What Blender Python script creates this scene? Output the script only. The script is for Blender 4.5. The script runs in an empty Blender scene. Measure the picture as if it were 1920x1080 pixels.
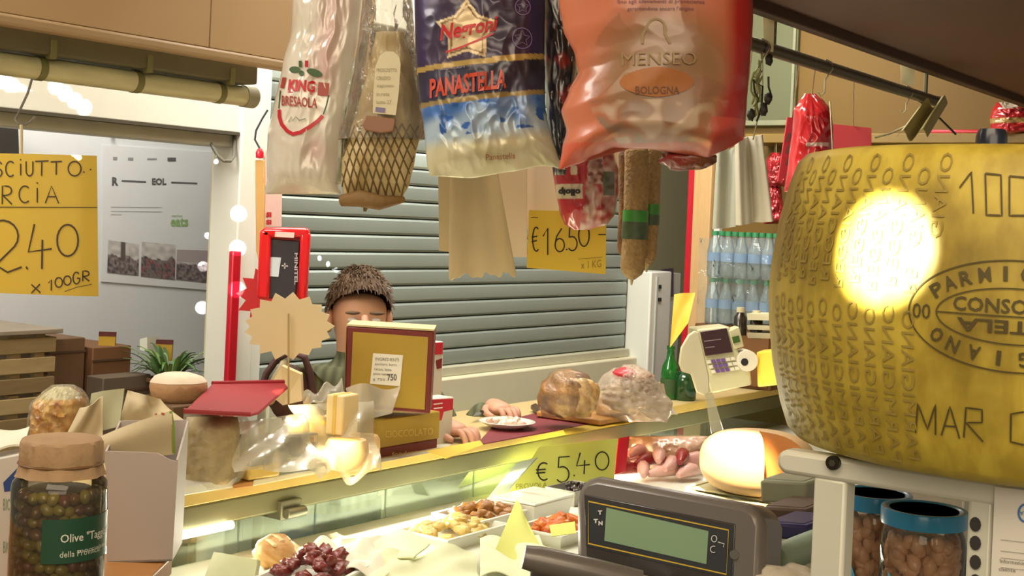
import bpy, bmesh, math, random
from mathutils import Vector, Matrix, noise, geometry

SC = bpy.context.scene
COL = SC.collection
random.seed(7)

# ------------------------------------------------------------------ camera
F = 2500.0            # focal length in pixels of a 1920 px wide frame
EYE = 1.71            # camera height
ROLL = math.radians(2.5)
HZ = 125.0            # the level horizon lies this far above the frame centre
CR, SR = math.cos(ROLL), math.sin(ROLL)
cam = bpy.data.cameras.new('camera')
cam.sensor_width = 36.0
cam.lens = F / 1920 * 36.0
cam.shift_x = -HZ * SR / 1920
cam.shift_y = -HZ * CR / 1920
cam.clip_start = 0.05
camo = bpy.data.objects.new('camera', cam)
COL.objects.link(camo)
camo.matrix_world = (Matrix.Translation((0, 0, EYE)) @ Matrix.Rotation(math.pi / 2, 4, 'X')
                     @ Matrix.Rotation(ROLL, 4, 'Z'))
SC.camera = camo

# ------------------------------------------------------------------ light
SC.view_settings.view_transform = 'Standard'
SC.view_settings.look = 'None'
SC.view_settings.gamma = 1.0
SC.view_settings.exposure = 0.0
try:
    SC.view_settings.use_curve_mapping = False
except Exception:
    pass
W = bpy.data.worlds.new('world')
SC.world = W
W.use_nodes = True
W.node_tree.nodes['Background'].inputs[0].default_value = (1.0, 0.86, 0.66, 1)
W.node_tree.nodes['Background'].inputs[1].default_value = 0.30


def area(name, loc, target, size, power, color=(1, 1, 1), size_y=None):
    l = bpy.data.lights.new(name, 'AREA')
    l.energy = power
    l.color = color
    l.size = size
    if size_y:
        l.shape = 'RECTANGLE'
        l.size_y = size_y
    o = bpy.data.objects.new(name, l)
    COL.objects.link(o)
    o.location = loc
    d = Vector(target) - Vector(loc)
    o.rotation_euler = d.to_track_quat('-Z', 'Y').to_euler()
    return o


def spot(name, loc, target, deg, power, color=(1, 0.85, 0.6), blend=0.35, radius=0.01):
    l = bpy.data.lights.new(name, 'SPOT')
    l.energy = power
    l.color = color
    l.spot_size = math.radians(deg)
    l.spot_blend = blend
    l.shadow_soft_size = radius
    o = bpy.data.objects.new(name, l)
    COL.objects.link(o)
    o.location = loc
    d = Vector(target) - Vector(loc)
    o.rotation_euler = d.to_track_quat('-Z', 'Y').to_euler()
    return o


WARM = (1.0, 0.83, 0.60)
NEUT = (1.0, 0.95, 0.86)
COOL = (0.90, 0.97, 1.0)
area('ceiling_light_near', (-0.2, 0.3, 2.72), (0.0, 2.4, 1.2), 1.6, 22, WARM, 0.8)
area('fill_light_behind', (0.2, -1.3, 2.4), (0.1, 2.0, 1.4), 2.4, 25, WARM, 1.0)  # added fill from behind the camera, evens the light on frontal surfaces
area('ceiling_light_aisle', (-0.5, 3.3, 2.78), (-0.1, 4.0, 0.8), 1.6, 46, NEUT, 0.5)
area('ceiling_light_far', (0.55, 4.35, 2.78), (0.4, 4.6, 0.8), 1.0, 24, NEUT, 0.5)
area('ceiling_light_left', (-1.55, 2.0, 2.7), (-1.2, 3.9, 1.3), 1.0, 40, NEUT, 0.6)

# ------------------------------------------------------------------ picture geometry
def lev(px, py):
    rx, ry = px - 960.0, py - 540.0
    return rx * CR + ry * SR, -rx * SR + ry * CR


def P(px, py, d):
    a, b = lev(px, py)
    return Vector((a / F * d, d, EYE - (b + HZ) / F * d))


def PZ(px, py, z):
    a, b = lev(px, py)
    return P(px, py, (EYE - z) * F / (b + HZ))


def RP(px, py, p0, n, off=0.0):
    c = Vector((0, 0, EYE))
    r = P(px, py, 1.0) - c
    t = ((p0 - c).dot(n) + off) / r.dot(n)
    return c + r * t


_ul = math.hypot(1795, 2500)
U = Vector((1795 / _ul, 2500 / _ul, 0))       # the counter, the rail and the shop front run along U
V = Vector((-U.y, U.x, 0))                     # across the counter, away from the camera
Z = Vector((0, 0, 1))
AU = math.atan2(U.y, U.x)
UVZ = Matrix((U, V, Z)).transposed()
I3 = Matrix.Identity(3)


def lin(c):
    if isinstance(c, str):
        c = c.lstrip('#')
        c = tuple(int(c[i:i + 2], 16) for i in (0, 2, 4))
    o = []
    for v in c[:3]:
        v = v / 255.0
        o.append(v / 12.92 if v <= 0.04045 else ((v + 0.055) / 1.055) ** 2.4)
    return tuple(o)


def mixc(a, b, t):
    t = max(0.0, min(1.0, t))
    return tuple(x + (y - x) * t for x, y in zip(a, b))


# ------------------------------------------------------------------ materials
MATS = {}


def _base(name):
    m = bpy.data.materials.new(name)
    m.use_nodes = True
    nt = m.node_tree
    return m, nt, nt.nodes['Principled BSDF']


def mat(name, color, rough=0.55, metal=0.0, var=0.10, scale=14.0, bump=0.0, bscale=60.0, coat=0.0,
        trans=0.0, stretch=None, sss=0.0, emit=0.0):
    if name in MATS:
        return MATS[name]
    m, nt, b = _base(name)
    c = lin(color)
    N, L = nt.nodes, nt.links
    tc = N.new('ShaderNodeTexCoord')
    src = tc.outputs['Object']
    if stretch:
        mp = N.new('ShaderNodeMapping')
        mp.inputs['Scale'].default_value = stretch
        L.new(src, mp.inputs['Vector'])
        src = mp.outputs[0]
    nz = N.new('ShaderNodeTexNoise')
    nz.inputs['Scale'].default_value = scale
    nz.inputs['Detail'].default_value = 5
    L.new(src, nz.inputs['Vector'])
    mr = N.new('ShaderNodeMix')
    mr.data_type = 'RGBA'
    mr.inputs[6].default_value = (*[v * (1 - var) for v in c], 1)
    mr.inputs[7].default_value = (*[min(1, v * (1 + var)) for v in c], 1)
    L.new(nz.outputs['Fac'], mr.inputs[0])
    L.new(mr.outputs[2], b.inputs['Base Color'])
    b.inputs['Roughness'].default_value = rough
    b.inputs['Metallic'].default_value = metal
    b.inputs['Coat Weight'].default_value = coat
    b.inputs['Coat Roughness'].default_value = 0.15
    b.inputs['Transmission Weight'].default_value = trans
    if sss:
        b.inputs['Subsurface Weight'].default_value = sss
        b.inputs['Subsurface Radius'].default_value = (0.01, 0.006, 0.003)
    if bump:
        n2 = N.new('ShaderNodeTexNoise')
        n2.inputs['Scale'].default_value = bscale
        n2.inputs['Detail'].default_value = 4
        L.new(src, n2.inputs['Vector'])
        bp = N.new('ShaderNodeBump')
        bp.inputs['Strength'].default_value = bump
        bp.inputs['Distance'].default_value = 0.01
        L.new(n2.outputs['Fac'], bp.inputs['Height'])
        L.new(bp.outputs['Normal'], b.inputs['Normal'])
    if emit:
        b.inputs['Emission Color'].default_value = (*c, 1)
        b.inputs['Emission Strength'].default_value = emit
    MATS[name] = m
    return m


def vmat(name, rough=0.4, metal=0.0, coat=0.0, bump=0.0, bscale=40.0, alpha=1.0, sheen=0.0, sss=0.0):
    """printed or naturally coloured surface: colours come from the colour attribute of the mesh"""
    if name in MATS:
        return MATS[name]
    m, nt, b = _base(name)
    N, L = nt.nodes, nt.links
    at = N.new('ShaderNodeAttribute')
    at.attribute_name = 'Col'
    L.new(at.outputs['Color'], b.inputs['Base Color'])
    b.inputs['Roughness'].default_value = rough
    b.inputs['Metallic'].default_value = metal
    b.inputs['Coat Weight'].default_value = coat
    b.inputs['Coat Roughness'].default_value = 0.12
    b.inputs['Sheen Weight'].default_value = sheen
    if sss:
        b.inputs['Subsurface Weight'].default_value = sss
        b.inputs['Subsurface Radius'].default_value = (0.012, 0.006, 0.003)
    if bump:
        tc = N.new('ShaderNodeTexCoord')
        n2 = N.new('ShaderNodeTexNoise')
        n2.inputs['Scale'].default_value = bscale
        n2.inputs['Detail'].default_value = 5
        n2.inputs['Distortion'].default_value = 0.6
        L.new(tc.outputs['Object'], n2.inputs['Vector'])
        bp = N.new('ShaderNodeBump')
        bp.inputs['Strength'].default_value = bump
        bp.inputs['Distance'].default_value = 0.01
        L.new(n2.outputs['Fac'], bp.inputs['Height'])
        L.new(bp.outputs['Normal'], b.inputs['Normal'])
    if alpha < 1:
        out = N['Material Output']
        tr = N.new('ShaderNodeBsdfTransparent')
        mx = N.new('ShaderNodeMixShader')
        mx.inputs[0].default_value = alpha
        L.new(tr.outputs[0], mx.inputs[1])
        L.new(b.outputs[0], mx.inputs[2])
        L.new(mx.outputs[0], out.inputs[0])
    MATS[name] = m
    return m


def film(name, tint=(0.95, 0.96, 0.93), haze=0.10, hazec='#e8e6dc', rough=0.12, gloss=0.9, bump=0.0, bscale=30):
    """thin clear plastic or glass: see-through with a fresnel gloss and a little haze"""
    if name in MATS:
        return MATS[name]
    m, nt, b = _base(name)
    N, L = nt.nodes, nt.links
    N.remove(b)
    out = N['Material Output']
    tr = N.new('ShaderNodeBsdfTransparent')
    tr.inputs[0].default_value = (*tint, 1)
    df = N.new('ShaderNodeBsdfDiffuse')
    df.inputs[0].default_value = (*lin(hazec), 1)
    m1 = N.new('ShaderNodeMixShader')
    m1.inputs[0].default_value = haze
    L.new(tr.outputs[0], m1.inputs[1])
    L.new(df.outputs[0], m1.inputs[2])
    gl = N.new('ShaderNodeBsdfGlossy')
    gl.inputs['Roughness'].default_value = rough
    fr = N.new('ShaderNodeFresnel')
    fr.inputs[0].default_value = 1.45
    mu = N.new('ShaderNodeMath')
    mu.operation = 'MULTIPLY'
    mu.inputs[1].default_value = gloss
    L.new(fr.outputs[0], mu.inputs[0])
    m2 = N.new('ShaderNodeMixShader')
    L.new(mu.outputs[0], m2.inputs[0])
    L.new(m1.outputs[0], m2.inputs[1])
    L.new(gl.outputs[0], m2.inputs[2])
    L.new(m2.outputs[0], out.inputs[0])
    if bump:
        tc = N.new('ShaderNodeTexCoord')
        n2 = N.new('ShaderNodeTexNoise')
        n2.inputs['Scale'].default_value = bscale
        n2.inputs['Detail'].default_value = 3
        L.new(tc.outputs['Object'], n2.inputs['Vector'])
        bp = N.new('ShaderNodeBump')
        bp.inputs['Strength'].default_value = bump
        bp.inputs['Distance'].default_value = 0.01
        L.new(n2.outputs['Fac'], bp.inputs['Height'])
        L.new(bp.outputs['Normal'], gl.inputs['Normal'])
        L.new(bp.outputs['Normal'], fr.inputs['Normal'])
    MATS[name] = m
    return m


def emitter(name, color, strength):
    if name in MATS:
        return MATS[name]
    m, nt, b = _base(name)
    b.inputs['Base Color'].default_value = (*lin(color), 1)
    b.inputs['Emission Color'].default_value = (*lin(color), 1)
    b.inputs['Emission Strength'].default_value = strength
    MATS[name] = m
    return m


# ------------------------------------------------------------------ meshes
class MB:
    def __init__(s):
        s.v, s.f, s.c, s.soft = [], [], None, False

    def add(s, vs, fs, col=None):
        k = len(s.v)
        s.v += [tuple(p) for p in vs]
        s.f += [tuple(i + k for i in f) for f in fs]
        if col is not None:
            if s.c is None:
                s.c = [(0.5, 0.5, 0.5)] * k
            s.c += col if isinstance(col, list) else [col] * len(vs)
        elif s.c is not None:
            s.c += [(0.5, 0.5, 0.5)] * len(vs)
        return s

    def box(s, c, size, R=None, col=None):
        R = R or I3
        c = Vector(c)
        h = [x / 2 for x in size]
        vs = [c + R @ Vector((sx * h[0], sy * h[1], sz * h[2])) for sx in (-1, 1) for sy in (-1, 1) for sz in (-1, 1)]
        return s.add(vs, [(0, 1, 3, 2), (4, 6, 7, 5), (0, 4, 5, 1), (2, 3, 7, 6), (0, 2, 6, 4), (1, 5, 7, 3)], col)

    def tube(s, pts, r, n=8, col=None, cap=True, flat=1.0):
        pts = [Vector(p) for p in pts]
        rs = r if isinstance(r, (list, tuple)) else [r] * len(pts)
        vs, fs = [], []
        t0 = (pts[1] - pts[0]).normalized()
        up = Vector((0, 0, 1)) if abs(t0.z) < 0.9 else Vector((1, 0, 0))
        a = t0.cross(up).normalized()
        for i, p in enumerate(pts):
            t = (pts[min(i + 1, len(pts) - 1)] - pts[max(i - 1, 0)]).normalized()
            a = (a - t * a.dot(t)).normalized()
            b = t.cross(a)
            for k in range(n):
                an = 2 * math.pi * k / n
                vs.append(p + (a * math.cos(an) + b * math.sin(an) * flat) * rs[i])
        m = len(pts)
        for i in range(m - 1):
            for k in range(n):
                fs.append((i * n + k, i * n + (k + 1) % n, (i + 1) * n + (k + 1) % n, (i + 1) * n + k))
        if cap:
            fs.append(tuple(range(n - 1, -1, -1)))
            fs.append(tuple((m - 1) * n + k for k in range(n)))
        return s.add(vs, fs, col)

    def lathe(s, prof, c=(0, 0, 0), n=32, R=None, col=None, wob=None):
        R = R or I3
        c = Vector(c)
        vs, fs = [], []
        for j, (r, z) in enumerate(prof):
            for k in range(n):
                an = 2 * math.pi * k / n
                rr = r * (1 + (wob(an, z) if wob else 0))
                vs.append(c + R @ Vector((rr * math.cos(an), rr * math.sin(an), z)))
        m = len(prof)
        for j in range(m - 1):
            for k in range(n):
                fs.append((j * n + k, j * n + (k + 1) % n, (j + 1) * n + (k + 1) % n, (j + 1) * n + k))
        if prof[0][0] > 1e-5:
            fs.append(tuple(range(n - 1, -1, -1)))
        if prof[-1][0] > 1e-5:
            fs.append(tuple((m - 1) * n + k for k in range(n)))
        return s.add(vs, fs, col)

    def blob(s, c, size, R=None, n=14, m=9, seed=0, amp=0.0, fr=3.0, col=None, colfn=None):
        R = R or I3
        s.soft = True
        c = Vector(c)
        vs, fs, cs = [], [], []
        for j in range(m + 1):
            th = math.pi * j / m
            for k in range(n):
                an = 2 * math.pi * k / n
                d = Vector((math.sin(th) * math.cos(an), math.sin(th) * math.sin(an), math.cos(th)))
                q = 1 + (amp * noise.noise(d * fr + Vector((seed * 7.3, seed * 3.1, seed))) if amp else 0)
                vs.append(c + R @ Vector((d.x * size[0] * q, d.y * size[1] * q, d.z * size[2] * q)))
                if colfn:
                    cs.append(colfn(d))
        for j in range(m):
            for k in range(n):
                fs.append((j * n + k, (j + 1) * n + k, (j + 1) * n + (k + 1) % n, j * n + (k + 1) % n))
        return s.add(vs, fs, cs if colfn else col)

    def prism(s, front, ext, col=None, cols=None):
        n = len(front)
        vs = [Vector(p) for p in front] + [Vector(p) + Vector(ext) for p in front]
        fs = [tuple(range(n)), tuple(range(2 * n - 1, n - 1, -1))]
        for i in range(n):
            fs.append((i, i + n, (i + 1) % n + n, (i + 1) % n))
        return s.add(vs, fs, col)

    def build(s, name, material, parent=None, smooth=True, bevel=0.0, sub=0, angle=40):
        me = bpy.data.meshes.new(name)
        me.from_pydata(s.v, [], s.f)
        if s.c is not None:
            ca = me.color_attributes.new('Col', 'FLOAT_COLOR', 'POINT')
            flat = []
            for c in s.c:
                flat += [c[0], c[1], c[2], 1.0]
            ca.data.foreach_set('color', flat)
        me.materials.append(material)
        bm = bmesh.new()
        bm.from_mesh(me)
        bmesh.ops.recalc_face_normals(bm, faces=bm.faces)
        bm.to_mesh(me)
        bm.free()
        if s.soft:
            angle = max(angle, 85)
        if smooth:
            me.set_sharp_from_angle(angle=math.radians(angle))
            me.polygons.foreach_set('use_smooth', [True] * len(me.polygons))
        me.update()
        o = bpy.data.objects.new(name, me)
        COL.objects.link(o)
        if bevel:
            b = o.modifiers.new('bevel', 'BEVEL')
            b.width = bevel
            b.segments = 2
            b.limit_method = 'ANGLE'
        if sub:
            b = o.modifiers.new('sub', 'SUBSURF')
            b.levels = b.render_levels = sub
        if parent is not None:
            put(o, parent)
        return o


def put(o, parent):
    o.parent = parent
    t = parent.location if parent.type == 'EMPTY' else Vector((0, 0, 0))
    o.matrix_parent_inverse = Matrix.Translation(-t)


def tag(o, label, cat, group=None):
    o['label'] = label
    o['category'] = cat
    if group:
        o['group'] = group
    return o


def thing(name, label, cat, loc=(0, 0, 0), group=None):
    o = bpy.data.objects.new(name, None)
    o.empty_display_size = 0.05
    COL.objects.link(o)
    o.location = loc
    return tag(o, label, cat, group)


def struct(o, label=None):
    o['kind'] = 'structure'
    if label:
        o['label'] = label
    return o


def dup(root, loc, label=None, group=None, rz=0.0):
    r = root.copy()
    COL.objects.link(r)
    r.location = loc
    r.rotation_euler = (0, 0, rz)
    if label:
        r['label'] = label
    if group:
        r['group'] = group
    for ch in list(root.children):
        c = ch.copy()
        COL.objects.link(c)
        c.parent = r
        c.matrix_parent_inverse = ch.matrix_parent_inverse
        for g in ch.children:
            d = g.copy()
            COL.objects.link(d)
            d.parent = c
            d.matrix_parent_inverse = g.matrix_parent_inverse
    return r


# ------------------------------------------------------------------ sheets, bags and print
def lerp_tab(tab, x):
    if x <= tab[0][0]:
        return tab[0][1:]
    for a, b in zip(tab, tab[1:]):
        if x <= b[0]:
            t = (x - a[0]) / (b[0] - a[0])
            t = t * t * (3 - 2 * t) * 0.5 + t * 0.5
            return tuple(p + (q - p) * t for p, q in zip(a[1:], b[1:]))
    return tab[-1][1:]


class Bag:
    """a filled bag seen from the front: rows (py, px left, px right), a real depth and a real thickness"""
    def __init__(s, rows, d, thick, wr=0.004, wf=18.0, seed=0, bot=None, vp=(0.25, 0.12), fold=0.0, dtilt=0.0):
        s.rows, s.d, s.t, s.wr, s.wf, s.seed, s.bot, s.vp, s.fold = rows, d, thick, wr, wf, seed, bot, vp, fold
        s.y0, s.y1 = rows[0][0], rows[-1][0]
        s.dtilt = dtilt
        s.low = 0.0

    def offs(s, u, v, back=False):
        e = max(0.0, 1 - abs(2 * u - 1) ** 2.4) ** 0.6
        w = 1.0
        if s.vp[0] > 0 and v < s.vp[0]:
            w = math.sin(v / s.vp[0] * math.pi / 2)
        if s.vp[1] > 0 and v > 1 - s.vp[1]:
            w = math.sin((1 - v) / s.vp[1] * math.pi / 2)
        o = s.t * e * (0.12 + 0.88 * max(w, 0))
        q = Vector((u * 1.7 * s.wf / 6, v * s.wf / 6 * 2, s.seed * 5.7 + (40 if back else 0)))
        r = 1 - abs(noise.noise(q)) * 2.2
        r2 = 1 - abs(noise.noise(q * 2.3 + Vector((3, 9, 1)))) * 2.2
        k = min(1.0, 8 * min(u, 1 - u)) * (0.35 + 0.65 * min(1.0, 6 * min(v + 0.15, 1 - v)))
        o += k * s.wr * (r * 1.0 + r2 * 0.55) * (1 + s.low * max(0.0, min(1.0, (v - .55) * 6)))
        return max(o, 0.0008)

    def uvp(s, u, v):
        py = s.y0 + v * (s.y1 - s.y0)
        l, r = lerp_tab(s.rows, py)
        px = l + (r - l) * u
        if s.bot:
            b = lerp_tab(s.bot, u)[0]
            py = s.y0 + v * (b - s.y0)
        return px, py

    def pt(s, u, v, back=False, off=0.0):
        px, py = s.uvp(u, v)
        p = P(px, py, s.d + s.dtilt * (u - 0.5))
        o = s.offs(u, v, back) + off
        if back:
            o = -o * 0.8
        if s.fold:
            o += s.fold * math.sin(u * 9 + s.seed) * v
        return p + Vector((0, -o, 0))

    def inv(s, px, py):
        v = (py - s.y0) / (s.y1 - s.y0)
        u = 0.5
        for _ in range(4):
            yy = s.y0 + v * (s.y1 - s.y0)
            l, r = lerp_tab(s.rows, yy)
            u = max(0.0, min(1.0, (px - l) / (r - l)))
            if s.bot:
                v = (py - s.y0) / (lerp_tab(s.bot, u)[0] - s.y0)
        return u, max(0.0, min(1.0, v))

    def S(s, px, py, off=0.0028):
        u, v = s.inv(px, py)
        return s.pt(u, v, off=off)

    def mesh(s, name, material, colfn=None, parent=None, nu=40, nv=60, sub=0):
        mb = MB()
        vs, fs, cs = [], [], []
        n = 2 * nu
        for j in range(nv + 1):
            v = j / nv
            for k in range(n):
                if k <= nu:
                    u, bk = k / nu, False
                else:
                    u, bk = 1 - (k - nu) / nu, True
                vs.append(s.pt(u, v, bk))
                if colfn:
                    px, py = s.uvp(u, v)
                    cs.append(colfn(px, py, u, v, bk))
        for j in range(nv):
            for k in range(n):
                fs.append((j * n + k, j * n + (k + 1) % n, (j + 1) * n + (k + 1) % n, (j + 1) * n + k))
        fs.append(tuple(range(n)))
        fs.append(tuple(nv * n + k for k in range(n - 1, -1, -1)))
        mb.add(vs, fs, cs if colfn else None)
        return mb.build(name, material, parent, smooth=True, angle=75)


class Sheet:
    """a sheet through four (px, py, depth) corners tl, tr, br, bl with its own thickness and curl"""
    def __init__(s, tl, tr, br, bl, th=0.0012, curl=None):
        s.k = [P(*q) for q in (tl, tr, br, bl)]
        s.q = [q[:2] for q in (tl, tr, br, bl)]
        a = (s.k[1] - s.k[0]).cross(s.k[3] - s.k[0])
        s.n = a.normalized()
        if s.n.y > 0:
            s.n = -s.n
        s.th, s.curl = th, curl

    def pt(s, u, v, off=0.0):
        k = s.k
        p = k[0] * (1 - u) * (1 - v) + k[1] * u * (1 - v) + k[2] * u * v + k[3] * (1 - u) * v
        c = s.curl(u, v) if s.curl else 0
        return p + s.n * (c + off)

    def inv(s, px, py):
        u = v = 0.5
        q = s.q
        for _ in range(12):
            def f(i):
                return (q[0][i] * (1 - u) * (1 - v) + q[1][i] * u * (1 - v) + q[2][i] * u * v + q[3][i] * (1 - u) * v)
            ex, ey = px - f(0), py - f(1)
            ux = [(q[1][i] - q[0][i]) * (1 - v) + (q[2][i] - q[3][i]) * v for i in (0, 1)]
            vx = [(q[3][i] - q[0][i]) * (1 - u) + (q[2][i] - q[1][i]) * u for i in (0, 1)]
            det = ux[0] * vx[1] - ux[1] * vx[0]
            if abs(det) < 1e-9:
                break
            u += (ex * vx[1] - ey * vx[0]) / det
            v += (ux[0] * ey - ux[1] * ex) / det
        return u, v

    def S(s, px, py, off=0.0009):
        u, v = s.inv(px, py)
        return s.pt(u, v, off + s.th / 2)

    def mesh(s, name, material, parent=None, nu=16, nv=16, colfn=None, edge=None, bevel=0):
        mb = MB()
        vs, fs, cs = [], [], []
        for side in (1, -1):
            for j in range(nv + 1):
                for i in range(nu + 1):
                    u, v = i / nu, j / nv
                    if edge:
                        u, v = edge(u, v)
                    vs.append(s.pt(u, v, side * s.th / 2))
                    if colfn:
                        cs.append(colfn(u, v))
        m = (nu + 1) * (nv + 1)
        for j in range(nv):
            for i in range(nu):
                a = j * (nu + 1) + i
                fs.append((a, a + 1, a + nu + 2, a + nu + 1))
                fs.append((a + m, a + nu + 1 + m, a + nu + 2 + m, a + 1 + m))
        ring = [i for i in range(nu + 1)] + [(j + 1) * (nu + 1) - 1 for j in range(1, nv + 1)] + \
               [nv * (nu + 1) + i for i in range(nu - 1, -1, -1)] + [j * (nu + 1) for j in range(nv - 1, 0, -1)]
        for a, b in zip(ring, ring[1:] + ring[:1]):
            fs.append((a, a + m, b + m, b))
        mb.add(vs, fs, cs if colfn else None)
        return mb.build(name, material, parent, smooth=True, angle=50)


def text2d(body, bold=0.0):
    cu = bpy.data.curves.new('t', 'FONT')
    cu.body = body
    cu.size = 1.0
    cu.resolution_u = 2
    cu.offset = bold
    ob = bpy.data.objects.new('t', cu)
    me = bpy.data.meshes.new_from_object(ob)
    vs = [(v.co.x, v.co.y) for v in me.vertices]
    fs = [tuple(p.vertices) for p in me.polygons]
    bpy.data.objects.remove(ob)
    bpy.data.curves.remove(cu)
    bpy.data.meshes.remove(me)
    return vs, fs


def text_on(mb, body, x0, y0, x1, y1, S, bold=0.0, rise=0.0, shear=0.0, col=None, arch=0.0):
    """lay text into the box x0..x1, y0 (top)..y1 (bottom) of the surface map S(x, y)"""
    vs, fs = text2d(body, bold)
    if not vs:
        return mb
    ax, bx = min(v[0] for v in vs), max(v[0] for v in vs)
    ay, by = min(v[1] for v in vs), max(v[1] for v in vs)
    out = []
    for x, y in vs:
        t = (x - ax) / (bx - ax)
        q = (y - ay) / max(by - ay, 1e-6)
        X = x0 + (x1 - x0) * t + shear * q
        Y = y1 + (y0 - y1) * q + rise * t + arch * (1 - (2 * t - 1) ** 2)
        out.append(S(X, Y))
    return mb.add(out, fs, col)


def stroke_on(mb, pts, w, S, col=None, closed=False):
    """a pen stroke of width w laid on the surface map S"""
    n = len(pts)
    vs, fs = [], []
    for i, (x, y) in enumerate(pts):
        if closed:
            a, b = pts[(i - 1) % n], pts[(i + 1) % n]
        else:
            a, b = pts[max(i - 1, 0)], pts[min(i + 1, n - 1)]
        dx, dy = b[0] - a[0], b[1] - a[1]
        l = math.hypot(dx, dy) or 1
        nx, ny = -dy / l * w / 2, dx / l * w / 2
        vs += [S(x + nx, y + ny), S(x - nx, y - ny)]
    for i in range(n - (0 if closed else 1)):
        a, b = 2 * i, 2 * ((i + 1) % n)
        fs.append((a, b, b + 1, a + 1))
    return mb.add(vs, fs, col)


def arc(cx, cy, rx, ry, a0, a1, n=16):
    return [(cx + rx * math.cos(math.radians(a0 + (a1 - a0) * i / n)),
             cy + ry * math.sin(math.radians(a0 + (a1 - a0) * i / n))) for i in range(n + 1)]


GLY = {  # hand lettering in a unit box, y down
    'S': [arc(.5, .27, .4, .25, -20, -270, 12) + arc(.5, .75, .42, .25, -90, 160, 12)],
    'C': [arc(.55, .5, .5, .5, -50, -310, 16)],
    'I': [[(.5, .25), (.5, 1)], [(.45, .0), (.55, .05)]],
    'i': [[(.5, .3), (.5, 1)], [(.42, .04), (.58, .08)]],
    'U': [[(.08, 0), (.08, .65)] + arc(.5, .65, .42, .35, 180, 0, 10) + [(.92, 0)]],
    'T': [[(0, .04), (1, 0)], [(.5, .02), (.48, 1)]],
    'O': [arc(.5, .5, .48, .5, -90, 270, 20)],
    'R': [[(.1, 1), (.12, 0)] + arc(.45, .25, .42, .25, -90, 90, 8) + [(.15, .5), (.9, 1)]],
    'A': [[(0, 1), (.45, 0), (.95, 1)], [(.2, .62), (.8, .62)]],
    'G': [arc(.5, .5, .46, .5, -45, -350, 14) + [(.95, .52), (.55, .52)]],
    'P': [[(.1, 1), (.12, 0)] + arc(.45, .27, .42, .27, -90, 90, 8) + [(.12, .54)]],
    'M': [[(0, 1), (.08, 0), (.5, .7), (.92, 0), (1, 1)]],
    'N': [[(.05, 1), (.08, 0), (.9, 1), (.92, 0)]],
    'x': [[(0, .1), (1, .95)], [(.95, .05), (0, 1)]],
    '0': [arc(.5, .5, .48, .5, -90, 270, 20)],
    '1': [[(0, .3), (.55, 0), (.5, 1)]],
    '2': [arc(.45, .3, .45, .3, 190, 400, 10) + [(.25, .85), (.1, .98), (.3, .86), (.6, .98), (1, .88)]],
    '4': [[(.3, 0), (.05, .62), (1, .55)], [(.62, .35), (.6, 1)]],
    '5': [[(.9, 0), (.2, .03), (.15, .45)] + arc(.42, .7, .45, .3, -110, 140, 12)],
    '6': [[(.7, 0), (.25, .35)] + arc(.5, .72, .4, .28, 200, -160, 16)],
    '.': [[(.3, .92), (.5, .98)]],
    'E': [arc(.6, .5, .5, .48, -55, -305, 14), [(-.05, .42), (.75, .38)], [(-.05, .6), (.7, .56)]],
    '[': [[(.95, .06), (.1, .06), (.1, .97), (.95, .97)]],
    'Z': [[(.12, .02), (.92, .02), (.92, .97), (.12, .97), (.12, .02)]],
}


def hand(mb, ch, x0, y0, x1, y1, w, S, col=None, rise=0.0):
    for st in GLY[ch]:
        stroke_on(mb, [(x0 + (x1 - x0) * a, y0 + (y1 - y0) * b + rise * a) for a, b in st], w, S, col)
    return mb


def plane_map(p0, n, off=0.0008):
    """surface map of a flat face through p0 (n points to the camera)"""
    return lambda x, y: RP(x, y, p0, n, off)


def face(pts, p0, n):
    return [RP(x, y, p0, n) for x, y in pts]


def ub(mb, o, u0, u1, v0, v1, z0, z1, col=None):
    """box in counter axes about the point o (z absolute)"""
    c = Vector((o.x, o.y, 0)) + U * (u0 + u1) / 2 + V * (v0 + v1) / 2 + Z * (z0 + z1) / 2
    return mb.box(c, (abs(u1 - u0), abs(v1 - v0), abs(z1 - z0)), UVZ, col)


def u_at(px, py, o):
    return (RP(px, py, o, -V) - o).dot(U)


def v_at(px, py, o):
    return (RP(px, py, o, -U) - o).dot(V)


def z_at(px, py, o, n):
    return RP(px, py, o, n).z


# ------------------------------------------------------------------ the setting
struct(MB().box((0.3, 3.2, -0.05), (9, 10, 0.1)).build('floor', mat('floor_tile', '#8d8574', 0.5, var=.2)), 'grey floor of the market hall')
struct(MB().box((0.3, 3.6, 2.95), (9, 9, 0.1)).build('ceiling', mat('ceiling_paint', '#cfc2a2', 0.8)), 'plain pale ceiling')

F0 = P(470, 400, 3.6)                      # shop front plane
WHITE = mat('white_paint', '#e4e6dc', 0.45, var=.05, scale=6)
GREYW = mat('cool_wall', '#cdd0d4', 0.7, var=.06, scale=3)
# grey wall behind the left opening
WB = F0 + V * 0.75
mb = MB()
ub(mb, WB, u_at(-260, 400, WB), u_at(520, 400, WB), 0, 0.06, 0, 2.6)
struct(mb.build('wall_back', GREYW), 'grey white wall behind the left opening')
# cream wall behind the post
mb = MB()
ub(mb, F0, u_at(455, 500, F0), u_at(520, 500, F0), 0.10, 0.14, 0, 2.6)
struct(mb.build('wall_middle', mat('cream_wall', '#cfc6a4', 0.7, var=.06, scale=3)), 'cream wall strip beside the white post')

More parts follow.
